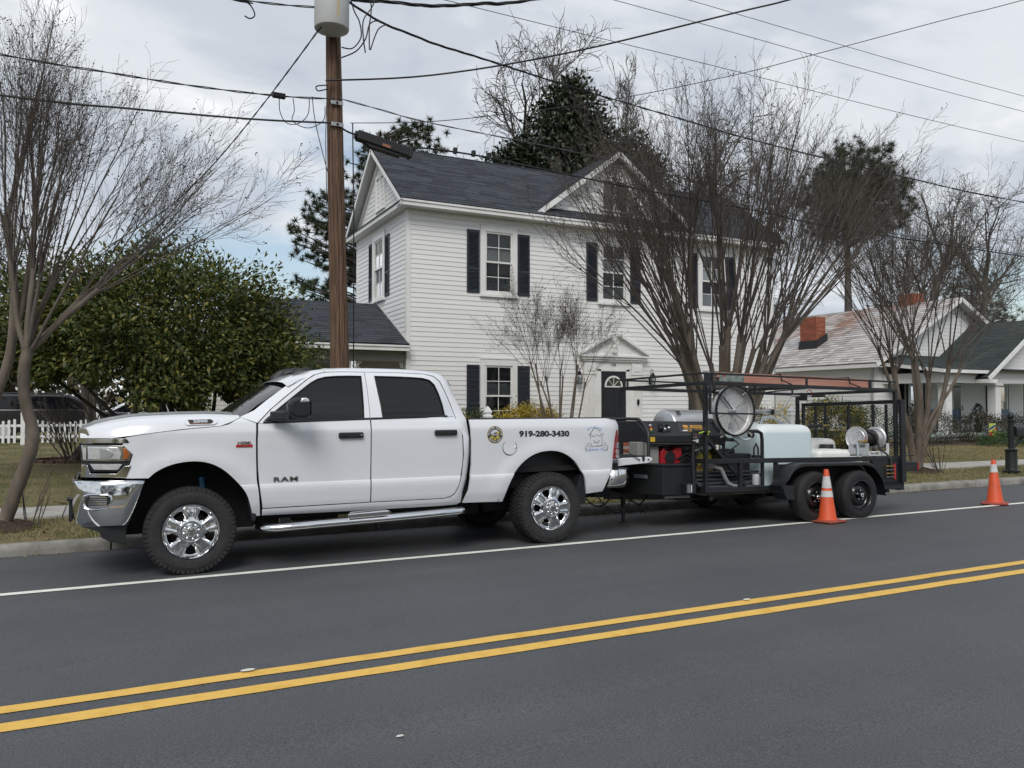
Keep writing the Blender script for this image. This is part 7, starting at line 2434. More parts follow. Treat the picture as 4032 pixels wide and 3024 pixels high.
obj('cable_loop', MB().tube(cat3([(2.20, 10.95, 5.72), (2.22, 10.95, 5.55), (2.20, 10.95, 5.40), (2.40, 10.93, 5.33), (2.60, 10.9, 5.45), (2.62, 10.88, 5.65)]), .006, 5), M_wire, pole, smooth=60)
obj('loop_closure', MB().box(1.93, 2.10, 10.92, 10.98, 5.68, 5.75), M_iron, pole, bevel=.01)
obj('wall_hook', MB().tube(cat3([(2.66, 10.88, 5.95), (2.50, 10.86, 5.90), (2.52, 10.86, 5.84), (2.66, 10.88, 5.90)]), .009, 5), M_wire, pole, smooth=60)
# splice case
sp_ = thing('splice_case', 'black cable splice case hanging from the line right of the pole', 'splice case', (3.45, 11.0, 5.25))
d0 = Vector((3.10, 11, 5.36))
d1 = Vector((3.86, 11, 5.215))
mb = MB().bar(d0, d1, .15, .13, up=(0, 0, 1)).tube([d0 + Vector((-.03, 0, .005)), d0], .062, 12)
mb.prism([(.08, -.06), (.70, -.06), (.66, -.11), (.20, -.12)], d0 + Vector((0, -.05, 0)), (.98, 0, -.187), (.187, 0, .98), (0, .1, 0))
cs_ = obj('case', mb, M_hose, sp_, bevel=.012)
for f_ in np.linspace(.1, .9, 7):
    p = d0.lerp(d1, f_)
    obj('clamp_bolt', MB().tube([p + Vector((0, -.04, .06)), p + Vector((0, -.04, .10))], .007, 6), mat('galvanised'), sp_)
obj('case_label', MB().add([(0, 0, 0), (.12, 0, 0), (.12, .04, 0), (0, .04, 0)], [(0, 1, 2, 3)]), mat('label_rust', (.30, .12, .07), .6), sp_, axes((3.45, 10.922, 5.24), (.98, 0, -.187), (.187, 0, .98), (0, -1, 0)))
obj('case_end', MB().bar(d1, d1 + Vector((.06, 0, -.012)), .12, .16), M_hose, sp_, bevel=.02)
for x_ in (4.6, 4.9, 5.15):
    obj('cable_spacer', MB().box(x_ - .03, x_ + .03, 10.97, 11.03, 5.31, 5.40), M_hose, sp_, bevel=.01)
# ------------------------------------------------------------------ trees and shrubs
class Skel:
    """collects branch polylines and turns them into one tapered-tube mesh"""
    def __init__(s, seed):
        s.g = random.Random(seed)
        s.br = []
        s.tips = []

    def grow(s, p, d, L, r, lvl, C):
        g = s.g
        seg = C['seg'][lvl]
        p, d = Vector(p), Vector(d).normalized()
        pts, dirs = [p.copy()], [d.copy()]
        w = C['wander'][lvl]
        for i in range(seg):
            d = d + Vector((g.gauss(0, w), g.gauss(0, w), g.gauss(0, w) + C['up'][lvl]))
            d.normalize()
            p = p + d * (L / seg)
            pts.append(p.copy())
            dirs.append(d.copy())
        re = r * C['taper'][lvl]
        rs = [lerp(r, re, i / seg) for i in range(seg + 1)]
        s.br.append((pts, rs))
        if lvl + 1 < len(C['seg']):
            n = g.randint(*C['n'][lvl])
            lo = C['lo'][lvl]
            for j in range(n):
                f_ = lo + (1 - lo) * (j + g.random()) / n
                if j == n - 1:
                    f_ = 1.0
                k = min(seg - 1, int(f_ * seg))
                t_ = f_ * seg - k
                q = pts[k].lerp(pts[k + 1], t_)
                dd = dirs[k].lerp(dirs[k + 1], t_)
                ax = dd.cross(Vector((g.gauss(0, 1), g.gauss(0, 1), g.gauss(0, 1))))
                if ax.length < 1e-4:
                    continue
                ang = R(g.uniform(*C['ang'][lvl])) * (0.5 if f_ == 1.0 else 1)
                nd = Matrix.Rotation(ang, 3, ax.normalized()) @ dd
                L2 = C['len'][lvl] * g.uniform(.65, 1.2) * (1.15 - .45 * f_)
                s.grow(q, nd, L2, max(C['rmin'], lerp(r, re, f_) * g.uniform(*C['rr'][lvl])), lvl + 1, C)
        else:
            s.tips.append((pts[-1], dirs[-1]))

    def mesh(s, name, m):
        V, F4, base = [], [], 0
        Fs = []
        for pts, rs in s.br:
            k = len(pts)
            n = 8 if rs[0] > .05 else (6 if rs[0] > .02 else (4 if rs[0] > .007 else 3))
            P = np.array([tuple(q) for q in pts])
            D = P[-1] - P[0]
            D /= (np.linalg.norm(D) + 1e-9)
            ref = np.array([0, 0, 1.0]) if abs(D[2]) < .9 else np.array([1.0, 0, 0])
            a = np.cross(D, ref)
            a /= np.linalg.norm(a) + 1e-9
            b = np.cross(D, a)
            t_ = np.arange(n) * 2 * np.pi / n
            ring_ = np.cos(t_)[:, None] * a + np.sin(t_)[:, None] * b
            V.append((P[:, None, :] + np.array(rs)[:, None, None] * ring_[None]).reshape(-1, 3))
            i, j = np.meshgrid(np.arange(k - 1), np.arange(n), indexing='ij')
            i, j = i.ravel(), j.ravel()
            j2 = (j + 1) % n
            Fs.append(base + np.stack([i * n + j, i * n + j2, (i + 1) * n + j2, (i + 1) * n + j], 1))
            base += k * n
        return raw_mesh(name, np.concatenate(V), np.concatenate(Fs), None, m, smooth=True)


def simple(name, me, parent, M=None):
    o = bpy.data.objects.new(name, me)
    return place(o, parent, M or I4)


def bark(name, c1, c2, sc=6, st=(1, 1, .35)):
    return mat(name, c1, .85, col2=c2, vscale=sc, bump=.5, bscale=18, stretch=st, lo=.38, hi=.64)


M_crape = bark('crape_bark', (.085, .066, .049), (.17, .142, .112), 4)
M_twig = bark('twig_bark', (.070, .058, .049), (.125, .106, .089), 9)
M_grey = bark('grey_bark', (.060, .053, .046), (.12, .106, .092), 5)
M_pod = mat('seed_pod', (.030, .022, .018), .8)


def pods(tips, g, share, r, name='pods'):
    oc = np.array([(1, 0, 0), (-1, 0, 0), (0, 1, 0), (0, -1, 0), (0, 0, 1), (0, 0, -1)], float)
    fc = np.array([(0, 2, 4), (2, 1, 4), (1, 3, 4), (3, 0, 4), (2, 0, 5), (1, 2, 5), (3, 1, 5), (0, 3, 5)])
    V, F = [], []
    b = 0
    for p, d in tips:
        if g.random() < share:
            for k in range(g.randint(1, 4)):
                q = np.array(p) + np.array([g.gauss(0, .02), g.gauss(0, .02), g.gauss(0, .02)])
                V.append(q + oc * r * g.uniform(.7, 1.2))
                F.append(fc + b)
                b += 6
    return raw_mesh(name, np.concatenate(V), None, np.concatenate(F), M_pod)


MYR = dict(seg=[8, 5, 4, 3], wander=[.028, .06, .10, .15], up=[.008, .02, .03, .02], n=[(5, 7), (4, 6), (2, 4)], lo=[.42, .3, .25],
           ang=[(9, 26), (14, 34), (18, 45)], len=[1.15, .50, .24], rr=[(.45, .62), (.45, .6), (.5, .7)], taper=[.40, .4, .5, .6], rmin=.0024)


def crape(name, label, stems, shoots, seed, C, group=None, pod=.35, spread=(8, 30), sl=(1.6, 2.4), base=None):
    """stems: list of (points, r0, r1); at each stem's head straight shoots fan out"""
    t = thing(name, label, 'tree', base or stems[0][0][0], group=group)
    tk_ = Skel(seed)
    cr = Skel(seed + 1)
    g = random.Random(seed + 2)
    for (pts, r0, r1) in stems:
        P = [Vector(q) for q in cat3(pts, 5)]
        k = len(P)
        rs = [lerp(r0, r1, (i / (k - 1))) * (1 + .05 * math.sin(i * 1.9)) for i in range(k)]
        rs[-1] *= 1.25
        tk_.br.append((P, rs))
        d = (P[-1] - P[-4]).normalized()
        n = shoots if isinstance(shoots, int) else g.randint(*shoots)
        for j in range(n):
            ax = d.cross(Vector((g.gauss(0, 1), g.gauss(0, 1), g.gauss(0, 1)))).normalized()
            nd = Matrix.Rotation(R(g.uniform(*spread)), 3, ax) @ d
            nd.z = max(nd.z, .15)
            q = P[-1] - d * g.uniform(0, .25)
            cr.grow(q, nd, g.uniform(*sl), r1 * g.uniform(.28, .5), 0, C)
    simple('trunk', tk_.mesh('trunk', M_crape), t)
    simple('crown', cr.mesh('crown', M_twig), t)
    if pod:
        o_ = simple('seed_pods', pods(cr.tips, g, pod, .010), t)
        o_['kind'] = 'stuff'
    return t


# left foreground crape myrtle, leaning stem and a second stem behind it
crape('crape_myrtle', 'bare crape myrtle with a crooked pale trunk at the left edge', [
    ([(-1.10, 11.35, .05), (-1.0, 11.33, .40), (-.83, 11.3, .95), (-.80, 11.3, 1.25), (-.88, 11.3, 1.6), (-.90, 11.3, 1.95), (-.86, 11.3, 2.25)], .082, .062),
    ([(-.86, 11.3, 2.2), (-.70, 11.28, 2.38), (-.40, 11.2, 2.70), (-.10, 11.1, 2.98)], .045, .030),
    ([(-.87, 11.3, 2.2), (-.78, 11.35, 2.6), (-.60, 11.4, 3.1)], .044, .032),
    ([(-.87, 11.3, 2.2), (-.86, 11.25, 2.6), (-.80, 11.2, 3.2)], .044, .032),
    ([(-.88, 11.3, 2.2), (-.98, 11.3, 2.6), (-1.05, 11.35, 3.3)], .040, .030),
    ([(-.86, 11.3, 2.2), (-.62, 11.4, 2.5), (-.25, 11.6, 3.0)], .040, .028),
    ([(-1.75, 11.9, .05), (-1.5, 11.8, .8), (-1.25, 11.75, 1.6), (-1.08, 11.7, 2.2), (-1.05, 11.7, 3.0), (-1.15, 11.7, 3.9)], .07, .045),
    ([(-1.08, 11.7, 2.2), (-.95, 11.75, 2.9), (-.85, 11.8, 3.8)], .04, .03)],
    (6, 8), 11, dict(MYR, len=[.85, .40, .20]), 'crape myrtles along the verge', .16, (4, 22), (1.5, 2.7))
# big many-stemmed one behind the trailer
st_ = []
g0 = random.Random(5)
cxm, cym = 10.0, 11.35
for i in range(18):
    a = 2 * math.pi * i / 18 + g0.uniform(-.15, .15)
    rr = g0.uniform(.15, .42)
    x0_, y0_ = cxm + math.cos(a) * rr * 1.25, cym + math.sin(a) * rr * .7
    o_ = Vector((math.cos(a), math.sin(a) * .6, 0))
    h = g0.uniform(2.35, 3.1)
    sp = g0.uniform(.25, .70) * (1.55 if math.cos(a) > .5 else (1.15 if math.cos(a) < -.5 else .85))
    st_.append(([(x0_, y0_, .05), (x0_ + o_.x * .12 * sp, y0_ + o_.y * .1, .9), (x0_ + o_.x * .5 * sp, y0_ + o_.y * .3 * sp, 1.75), (x0_ + o_.x * 1.15 * sp, y0_ + o_.y * .9 * sp, h)], g0.uniform(.06, .10), g0.uniform(.038, .054)))
crape('crape_myrtle', 'huge vase-shaped bare crape myrtle with many stems behind the trailer', st_, (7, 9), 23, dict(MYR, rmin=.0032), 'crape myrtles along the verge', .22, (4, 25), (2.6, 4.0), base=(cxm, cym, .08))
# knuckled one at the right
st_ = []
for (p1, p2, p3, r0) in (((15.75, 11.8, .7), (15.35, 11.75, 1.5), (15.10, 11.7, 2.4), .085), ((15.95, 11.75, .8), (15.95, 11.7, 1.6), (15.80, 11.7, 2.5), .09), ((16.15, 11.85, .8), (16.4, 11.85, 1.45), (16.45, 11.85, 2.3), .08),
                         ((16.2, 11.8, .7), (16.75, 11.8, 1.5), (17.05, 11.75, 2.55), .075), ((15.9, 11.9, .9), (15.6, 12.0, 1.8), (15.45, 12.05, 2.7), .06), ((16.1, 11.9, .9), (16.2, 12.0, 1.8), (16.2, 12.1, 2.9), .06),
                         ((15.7, 11.8, 1.0), (15.05, 11.7, 1.9), (14.65, 11.7, 2.7), .05), ((16.3, 11.8, 1.1), (17.1, 11.8, 1.9), (17.5, 11.8, 2.4), .05)):
    st_.append(([(15.97 + (p1[0] - 15.97) * .3, 11.83, .05), p1, p2, p3], r0, r0 * .6))
crape('crape_myrtle', 'bare crape myrtle with knuckled pale trunks right of the trailer', st_, (7, 9), 37, dict(MYR, rmin=.003), 'crape myrtles along the verge', .2, (6, 32), (2.2, 3.6), base=(15.97, 11.83, .1))
# slender one in front of the house
SM = dict(MYR, n=[(5, 7), (4, 5), (3, 4)], len=[.62, .34, .18], rmin=.002)
st_ = []
for i in range(9):
    a = g0.uniform(0, 6.28)
    f_ = (i / 8 - .5)
    st_.append(([(9.6 + f_ * .45, 16.5 + g0.uniform(-.15, .15), .15), (9.6 + f_ * .9, 16.5 + g0.uniform(-.2, .2), 1.1), (9.6 + f_ * 1.6, 16.5 + g0.uniform(-.35, .35), g0.uniform(1.9, 2.7))], .028, .017))
crape('slender_crape_myrtle', 'slender young bare crape myrtle in front of the house door', st_, (4, 6), 51, SM, None, .25, (6, 38), (1.0, 1.9), base=(9.6, 16.5, .15))


def shoots(name, label, x_, y_, n, h, spread, seed, cat_='shrub'):
    s_ = Skel(seed)
    C = dict(seg=[4, 3], wander=[.07, .12], up=[.01, .02], n=[(2, 4)], lo=[.35], ang=[(15, 40)], len=[h * .35], rr=[(.4, .6)], taper=[.5, .5], rmin=.002)
    for i in range(n):
        a = s_.g.uniform(0, 6.28)
        r_ = s_.g.uniform(0, .12)
        s_.grow((x_ + r_ * math.cos(a), y_ + r_ * math.sin(a), gz(y_) - .03), (math.cos(a) * spread, math.sin(a) * spread, 1), h * s_.g.uniform(.6, 1.1), .008, 0, C)
    return tag(simple(name, s_.mesh(name, M_twig), None), label, cat_)


shoots('sucker_shoots', 'thin brown shoots sprouting beside the knuckled crape myrtle', 16.45, 11.6, 12, 1.25, .45, 61)
shoots('sucker_shoots', 'few thin shoots at the foot of the crooked left trunk', -.82, 11.35, 6, .7, .3, 62)
# bark chips round the trunk foot
for (x_, y_, lb) in ((16.05, 11.75, 'dark root mound with bark chips under the knuckled crape myrtle'), (-1.08, 11.35, 'gnarled root flare at the foot of the crooked left trunk')):
    mb = MB().lathe([(.0, .10), (.12, .09), (.25, .05), (.38, .012), (.45, -.02)], (x_, y_, .08), (0, 0, 1), 22)
    mb.v = [(p[0] + rnd.gauss(0, .02), p[1] + rnd.gauss(0, .02), p[2] + rnd.gauss(0, .012)) for p in mb.v]
    tag(obj('root_mound', mb, mat('mulch'), None, I4), lb, 'roots')
# low bare shrub in a brick ring on the left lawn
bs = thing('bare_shrub', 'low bare shrub with one thick limb inside a brick ring', 'shrub', (-.75, 21.5, .25))
s_ = Skel(71)
C = dict(seg=[5, 4, 3], wander=[.1, .14, .2], up=[.03, .03, .02], n=[(4, 6), (3, 4)], lo=[.2, .2], ang=[(18, 45), (20, 50)], len=[.7, .35], rr=[(.35, .55), (.4, .6)], taper=[.5, .5, .5], rmin=.003)
s_.br.append(([Vector(q) for q in [(-.72, 21.5, .2), (-.55, 21.5, .5), (-.35, 21.5, .8), (-.25, 21.5, .95)]], [.12, .10, .085, .07]))
for i in range(11):
    a = s_.g.uniform(2.0, 4.6)
    s_.grow((-.75 + s_.g.uniform(-.12, .12), 21.5, .25), (math.cos(a) * .7, math.sin(a) * .4, 1), s_.g.uniform(1.0, 1.7), .016, 0, C)
for i in range(6):
    s_.grow((-.28, 21.5, .93), (s_.g.uniform(-.6, .7), s_.g.uniform(-.5, .5), 1), s_.g.uniform(.6, 1.1), .02, 0, C)
simple('branches', s_.mesh('branches', M_twig), bs)
ring_ = thing('brick_ring', 'low ring of weathered edging bricks on the left lawn', 'edging', (-.6, 21.5, .25))
for i in range(26):
    a = 2 * math.pi * i / 26
    obj('brick', MB().box(-.10, .10, -.05, .05, 0, .09), mat('old_brick', (.10, .06, .045), .9, var=.3, rand=.3), ring_, T(-.55 + 1.0 * math.cos(a), 21.5 + .8 * math.sin(a), gz(21.5) - .02) @ RZ(a + math.pi / 2 + rnd.uniform(-.1, .1)) @ RX(rnd.uniform(-.1, .1)), bevel=.01)

# distant bare trees behind the houses
FAR = dict(seg=[6, 5, 5, 4, 3], wander=[.07, .13, .17, .2, .22], up=[.05, .03, .03, .02, .02], n=[(6, 8), (5, 7), (4, 6), (4, 5)], lo=[.5, .25, .2, .2],
           ang=[(20, 50), (25, 55), (25, 55), (25, 60)], len=[5.0, 2.6, 1.35, .75], rr=[(.5, .7), (.48, .62), (.5, .65), (.55, .75)], taper=[.5, .4, .45, .45, .6], rmin=.017)


def far_tree(label, x_, y_, h, r_, seed, lean=(0, 0), C=FAR, sc=1.0, m=None, name='bare_tree', trunkf=.55):
    t = thing(name, label, 'tree', (x_, y_, .3), group='bare trees behind the houses')
    s_ = Skel(seed)
    C2 = dict(C, len=[q * sc for q in C['len']])
    s_.grow((x_, y_, .2), (lean[0], lean[1], 1), h * trunkf, r_, 0, C2)
    n0 = 1
    tr = Skel(seed)
    tr.br = s_.br[:1]
    cr = Skel(seed)
    cr.br = s_.br[1:]
    simple('trunk', tr.mesh('trunk', m or M_grey), t)
    simple('crown', cr.mesh('crown', m or M_grey), t)
    return t


far_tree('tall bare tree left of the dark magnolia', 20.9, 40, 23, .30, 101, (-.02, 0), sc=1.15, trunkf=.76)
far_tree('bare tree whose round crown tops the dark magnolia', 25.6, 42, 25.5, .32, 117, (-.01, 0), sc=.95, trunkf=.86)
far_tree('upright twiggy bare tree just right of the magnolia top', 28.6, 42, 23, .22, 103, (.02, 0), dict(FAR, up=[.06, .10, .1, .08, .05], ang=[(12, 28), (14, 30), (15, 35), (20, 40)]), sc=.85, trunkf=.82)
far_tree('bare tree rising above the right gable slope', 30.8, 38, 20.5, .30, 104, (.03, 0), sc=1.1, trunkf=.76)
far_tree('bare tree behind the bungalow chimney', 44, 46, 15, .28, 105, (.05, 0), sc=1.0, trunkf=.62)
far_tree('bare tree at right beyond the bungalow ridge', 56, 42, 21, .33, 106, (.03, 0), sc=1.3, trunkf=.68)
far_tree('bare tree at the far right edge', 65, 41, 21, .36, 107, (.0, 0), sc=1.35, trunkf=.68)
far_tree('dense bare tree above the green porch roof', 60, 45, 18, .34, 108, (-.05, 0), sc=1.2, trunkf=.6)
far_tree('bare tree at the far left beyond the fence', -9, 44, 15, .26, 109, (.05, 0), sc=1.0, trunkf=.5)
far_tree('bare tree beyond the fence behind the black car', -4.5, 48, 13, .24, 110, (.03, 0), sc=1.0, trunkf=.5)

# leafy crowns
def leaf_mat(name, stops, rough=.45, spec=.5, trans=.0):
    if name in MATS:
        return MATS[name]
    m = mat(name, stops[0][1], rough, spec=spec)
    t = m.node_tree
    ge = t.nodes.new('ShaderNodeNewGeometry')
    rp = t.nodes.new('ShaderNodeValToRGB')
    e = rp.color_ramp.elements
    while len(e) < len(stops):
        e.new(.5)
    for el, (p_, c_) in zip(e, stops):
        el.position = p_
        el.color = (*c_, 1)
    t.links.new(ge.outputs['Random Per Island'], rp.inputs[0])
    b = t.nodes['Principled BSDF']
    t.links.new(rp.outputs[0], b.inputs['Base Color'])
    if trans:
        tb_ = t.nodes.new('ShaderNodeBsdfTranslucent')
        t.links.new(rp.outputs[0], tb_.inputs['Color'])
        mx = t.nodes.new('ShaderNodeMixShader')
        mx.inputs[0].default_value = trans
        t.links.new(b.outputs[0], mx.inputs[1])
        t.links.new(tb_.outputs[0], mx.inputs[2])
        t.links.new(mx.outputs[0], t.nodes['Material Output'].inputs['Surface'])
    return m


def leaves(name, P, out, size, g, m, aspect=.42, droop=.25, tilt=.7):
    """leaf-shaped folded quads at the points P, pointing roughly along out"""
    n = len(P)
    d = out + g.normal(0, tilt, (n, 3))
    d[:, 2] -= droop
    d /= np.linalg.norm(d, axis=1)[:, None] + 1e-9
    r_ = out * .5 + g.normal(0, .45, (n, 3))
    r_[:, 2] += .75
    s_ = np.cross(d, r_)
    s_ /= np.linalg.norm(s_, axis=1)[:, None] + 1e-9
    nn = np.cross(s_, d)
    L_ = g.uniform(size[0], size[1], n)[:, None]
    w = L_ * aspect * .5
    V = np.empty((n * 4, 3))
    V[0::4] = P
    V[1::4] = P + d * L_ * .45 + s_ * w + nn * L_ * .06
    V[2::4] = P + d * L_
    V[3::4] = P + d * L_ * .45 - s_ * w + nn * L_ * .06
    return raw_mesh(name, V, np.arange(n * 4).reshape(-1, 4), None, m)


def clump_points(g, c, rad, n_cl, per, cl_r, shell=.55, zmin=None, lump=.16, top_only=False):
    """points in leaf clumps spread through the outer part of a lumpy ellipsoid"""
    c, rad = np.array(c, float), np.array(rad, float)
    u = g.normal(0, 1, (n_cl, 3))
    u /= np.linalg.norm(u, axis=1)[:, None]
    f_ = g.uniform(shell, 1.0, n_cl) ** .6
    lu = 1 + lump * np.sin(u[:, 0] * 5 + 1) * np.cos(u[:, 1] * 4 + u[:, 2] * 6)
    cc = c + u * rad * (f_ * lu)[:, None]
    if zmin is not None:
        k = cc[:, 2] > zmin
        cc, u = cc[k], u[k]
    n = len(cc)
    P = np.repeat(cc, per, 0) + g.normal(0, 1, (n * per, 3)) * cl_r
    o = np.repeat(u, per, 0)
    return P, o, cc


def limbs(base, targets, r_, seed, m, name, parent, mid=.5):
    s_ = Skel(seed)
    for q in targets:
        b = Vector(base) + Vector((s_.g.gauss(0, .08), s_.g.gauss(0, .08), 0))
        q = Vector(q)
        mm = b.lerp(q, mid) + Vector((s_.g.gauss(0, .15), s_.g.gauss(0, .15), s_.g.uniform(-.3, .1)))
        P = [Vector(v) for v in cat3([b, b.lerp(mm, .5) + Vector((0, 0, .15)), mm, q], 4)]
        s_.br.append((P, [lerp(r_, r_ * .25, i / (len(P) - 1)) for i in range(len(P))]))
    return simple(name, s_.mesh(name, m), parent)


G1 = np.random.default_rng(77)
cam_t = thing('camellia', 'broad glossy evergreen camellia tree on the left lawn', 'tree', (1.6, 17.8, .22))
M_cam = leaf_mat('camellia_leaf', [(0, (.028, .046, .012)), (.45, (.060, .085, .020)), (.8, (.125, .140, .032)), (1, (.26, .225, .055))], .5, .35, .2)
P1, o1, c1 = clump_points(G1, (.85, 17.9, 2.7), (3.0, 2.4, 1.95), 900, 56, .22, .55, zmin=1.55, lump=.16)
P2, o2, c2_ = clump_points(G1, (2.4, 17.6, 2.15), (1.6, 1.7, 1.05), 280, 52, .20, .55, zmin=1.35)
P3, o3, c3 = clump_points(G1, (-1.5, 18.4, 2.9), (1.6, 1.8, .95), 200, 50, .2, .5, zmin=2.05)
PP, oo = np.concatenate([P1, P2, P3]), np.concatenate([o1, o2, o3])
P4, o4, _ = clump_points(G1, (1.1, 18.0, 2.7), (2.4, 1.8, 1.6), 300, 50, .25, .02, zmin=1.75)
PP, oo = np.concatenate([PP, P4]), np.concatenate([oo, o4])
lim = np.where(PP[:, 0] < .35, 2.05, np.where((PP[:, 0] > 1.8) & (PP[:, 0] < 2.9), 1.8, 1.5)) + .15 * np.sin(PP[:, 0] * 7)
kp_ = PP[:, 2] > lim
simple('crown', leaves('crown', PP[kp_], oo[kp_], (.08, .15), G1, M_cam), cam_t)
M_cbk = bark('camellia_bark', (.022, .019, .016), (.06, .052, .045), 6)
limbs((1.55, 17.8, .15), [(-.6, 17.2, 2.2), (.1, 17.6, 2.8), (.7, 17.3, 3.0), (1.3, 17.9, 3.6), (2.0, 17.4, 2.8), (2.9, 17.2, 2.1), (3.1, 17.5, 1.9), (.3, 18.6, 2.8), (2.2, 18.8, 2.9), (-1.3, 18.0, 2.4)], .085, 81, M_cbk, 'trunk', cam_t)
lt = thing('garden_tree', 'dark forked trunk standing before the picket fence', 'tree', (.2, 24, .25))
limbs((.05, 24.0, .2), [(-.1, 24, 3.4), (.9, 24, 2.6), (-.9, 24.2, 4.0)], .21, 82, M_grey, 'trunk', lt, .35)
Pq, oq, _ = clump_points(G1, (-.4, 24.2, 3.9), (1.8, 1.4, 1.2), 90, 40, .25, .3, zmin=2.7)
simple('crown', leaves('crown', Pq, oq, (.10, .17), G1, M_cam), lt)

# magnolia behind the house
mg = thing('magnolia', 'dark pyramidal magnolia rising behind the house roof', 'tree', (19.6, 32, .3))
M_mag = leaf_mat('magnolia_leaf', [(0, (.014, .024, .012)), (.6, (.030, .046, .022)), (.9, (.055, .072, .036)), (1, (.10, .08, .04))], .4, .45)
Ps, Os = [], []
for (c_, r_, n) in (((19.7, 32, 12.5), (4.0, 3.0, 2.1), 520), ((19.3, 32, 14.8), (1.7, 1.6, 1.5), 200), ((16.5, 32, 12.0), (1.5, 1.5, 1.1), 150), ((22.7, 32, 12.8), (1.5, 1.6, 1.2), 160), ((19.3, 32, 16.1), (.6, .6, .7), 40)):
    p_, o_, _ = clump_points(G1, c_, r_, n, 26, .24, .35, lump=.2)
    Ps.append(p_)
    Os.append(o_)
simple('crown', leaves('crown', np.concatenate(Ps), np.concatenate(Os), (.18, .34), G1, M_mag, .45, .05), mg)
limbs((19.6, 32, .2), [(19.5, 32, 15), (17.0, 32, 11), (22.4, 32, 11.3), (18.2, 31, 12), (21, 31.5, 12.5)], .22, 83, M_grey, 'trunk', mg)


def pine(name, label, x_, y_, h, tufts, seed, r_=.28, group=None, dens=34, nl=(.16, .30), col=None):
    """pine: trunk, boughs ending in needle tufts; tufts = list of (centre, radii, count)"""
    t = thing(name, label, 'tree', (x_, y_, .3), group=group)
    g = np.random.default_rng(seed)
    V, base = [], 0
    allc = []
    for (c_, rad, n) in tufts:
        _, _, cc = clump_points(g, c_, rad, n, 1, .0, .25, lump=.25)
        allc.append(cc)
    cc = np.concatenate(allc)
    n = len(cc)
    Pc = np.repeat(cc, dens, 0)
    d = g.normal(0, 1, (n * dens, 3))
    d[:, 2] += .35
    d /= np.linalg.norm(d, axis=1)[:, None]
    L_ = g.uniform(nl[0], nl[1], (n * dens, 1))
    s_ = np.cross(d, g.normal(0, 1, (n * dens, 3)))
    s_ /= np.linalg.norm(s_, axis=1)[:, None]
    V = np.empty((n * dens * 3, 3))
    V[0::3] = Pc - s_ * .016
    V[1::3] = Pc + s_ * .016
    V[2::3] = Pc + d * L_
    m = leaf_mat(col or 'pine_needles', [(0, (.020, .034, .018)), (.7, (.045, .062, .030)), (1, (.085, .095, .05))], .6, .3)
    simple('crown', raw_mesh('crown', V, None, np.arange(n * dens * 3).reshape(-1, 3), m), t)
    sk = Skel(seed)
    P = [Vector((x_, y_, z)) for z in np.linspace(.2, h, 9)]
    sk.br.append((P, [lerp(r_, r_ * .25, i / 8) for i in range(9)]))
    for c_ in cc[::3]:
        z0 = max(2, min(h - .5, c_[2] - abs(c_[0] - x_) * .35))
        a, b = Vector((x_, y_, z0)), Vector(c_)
        sk.br.append(([a, a.lerp(b, .5) + Vector((0, 0, .1)), b], [.05, .035, .015]))
    simple('trunk', sk.mesh('trunk', M_grey), t)
    return t


pine('pine_tree', 'tall dark pine behind the carport, left of the gable', 9.6, 31, 12.5, [((11.0, 31, 12.2), (1.7, 1.5, 1.1), 120), ((9.6, 31, 11.0), (1.6, 1.5, 1.2), 90), ((8.6, 31, 9.6), (1.5, 1.4, 1.1), 80), ((7.4, 31, 8.0), (1.5, 1.3, .9), 75), ((8.4, 31, 7.0), (1.7, 1.4, .9), 80), ((7.2, 31, 5.9), (1.2, 1.2, .7), 50), ((10.5, 31, 9.3), (1.6, 1.5, 1.4), 100), ((10.2, 31, 6.8), (1.8, 1.5, 1.6), 140), ((7.6, 31, 9.2), (1.0, 1.0, .8), 50), ((9.2, 31, 8.2), (1.8, 1.5, 1.2), 110)], 91, dens=60)
pine('pine_tree', 'dense round-headed dark pine behind the bungalow', 49.3, 42, 18, [((50.2, 42, 19.0), (3.6, 3.0, 2.3), 420), ((47.8, 42, 16.8), (2.8, 2.5, 1.9), 280), ((53.0, 42, 17.2), (3.0, 2.6, 2.2), 320), ((49.0, 42, 14.6), (2.8, 2.4, 1.2), 120)], 92, r_=.42, dens=55, nl=(.35, .65))
pine('cedar_tree', 'dark evergreen at the right beyond the porch gable', 73, 48, 13, [((73.5, 48, 12.4), (3.0, 2.5, 2.2), 200), ((76, 48, 9.5), (3.5, 2.5, 2.0), 200), ((71.5, 48, 9.6), (2.8, 2.5, 2.0), 160), ((75, 48, 6.5), (4.5, 3, 2.0), 200)], 93, r_=.35, dens=36, nl=(.30, .55))

# shrubs
def shrub(name, label, c_, rad, n, m, seed, size=(.035, .065), per=30, zmin=None, cl=.09, group=None):
    g = np.random.default_rng(seed)
    P, o, _ = clump_points(g, c_, rad, n, per, cl, .55, zmin=zmin if zmin is not None else .2, lump=.1)
    t = thing(name, label, 'shrub', (c_[0], c_[1], gz(c_[1])), group=group)
    simple('foliage', leaves('foliage', P, o, size, g, m, .55, .0), t)
    limbs((c_[0], c_[1], .1), [(c_[0] + rad[0] * .6 * math.cos(a), c_[1] + rad[1] * .6 * math.sin(a), c_[2] + rad[2] * .4) for a in (0, 1.3, 2.5, 3.8, 5)], .02, seed, M_twig, 'stems', t)
    return t


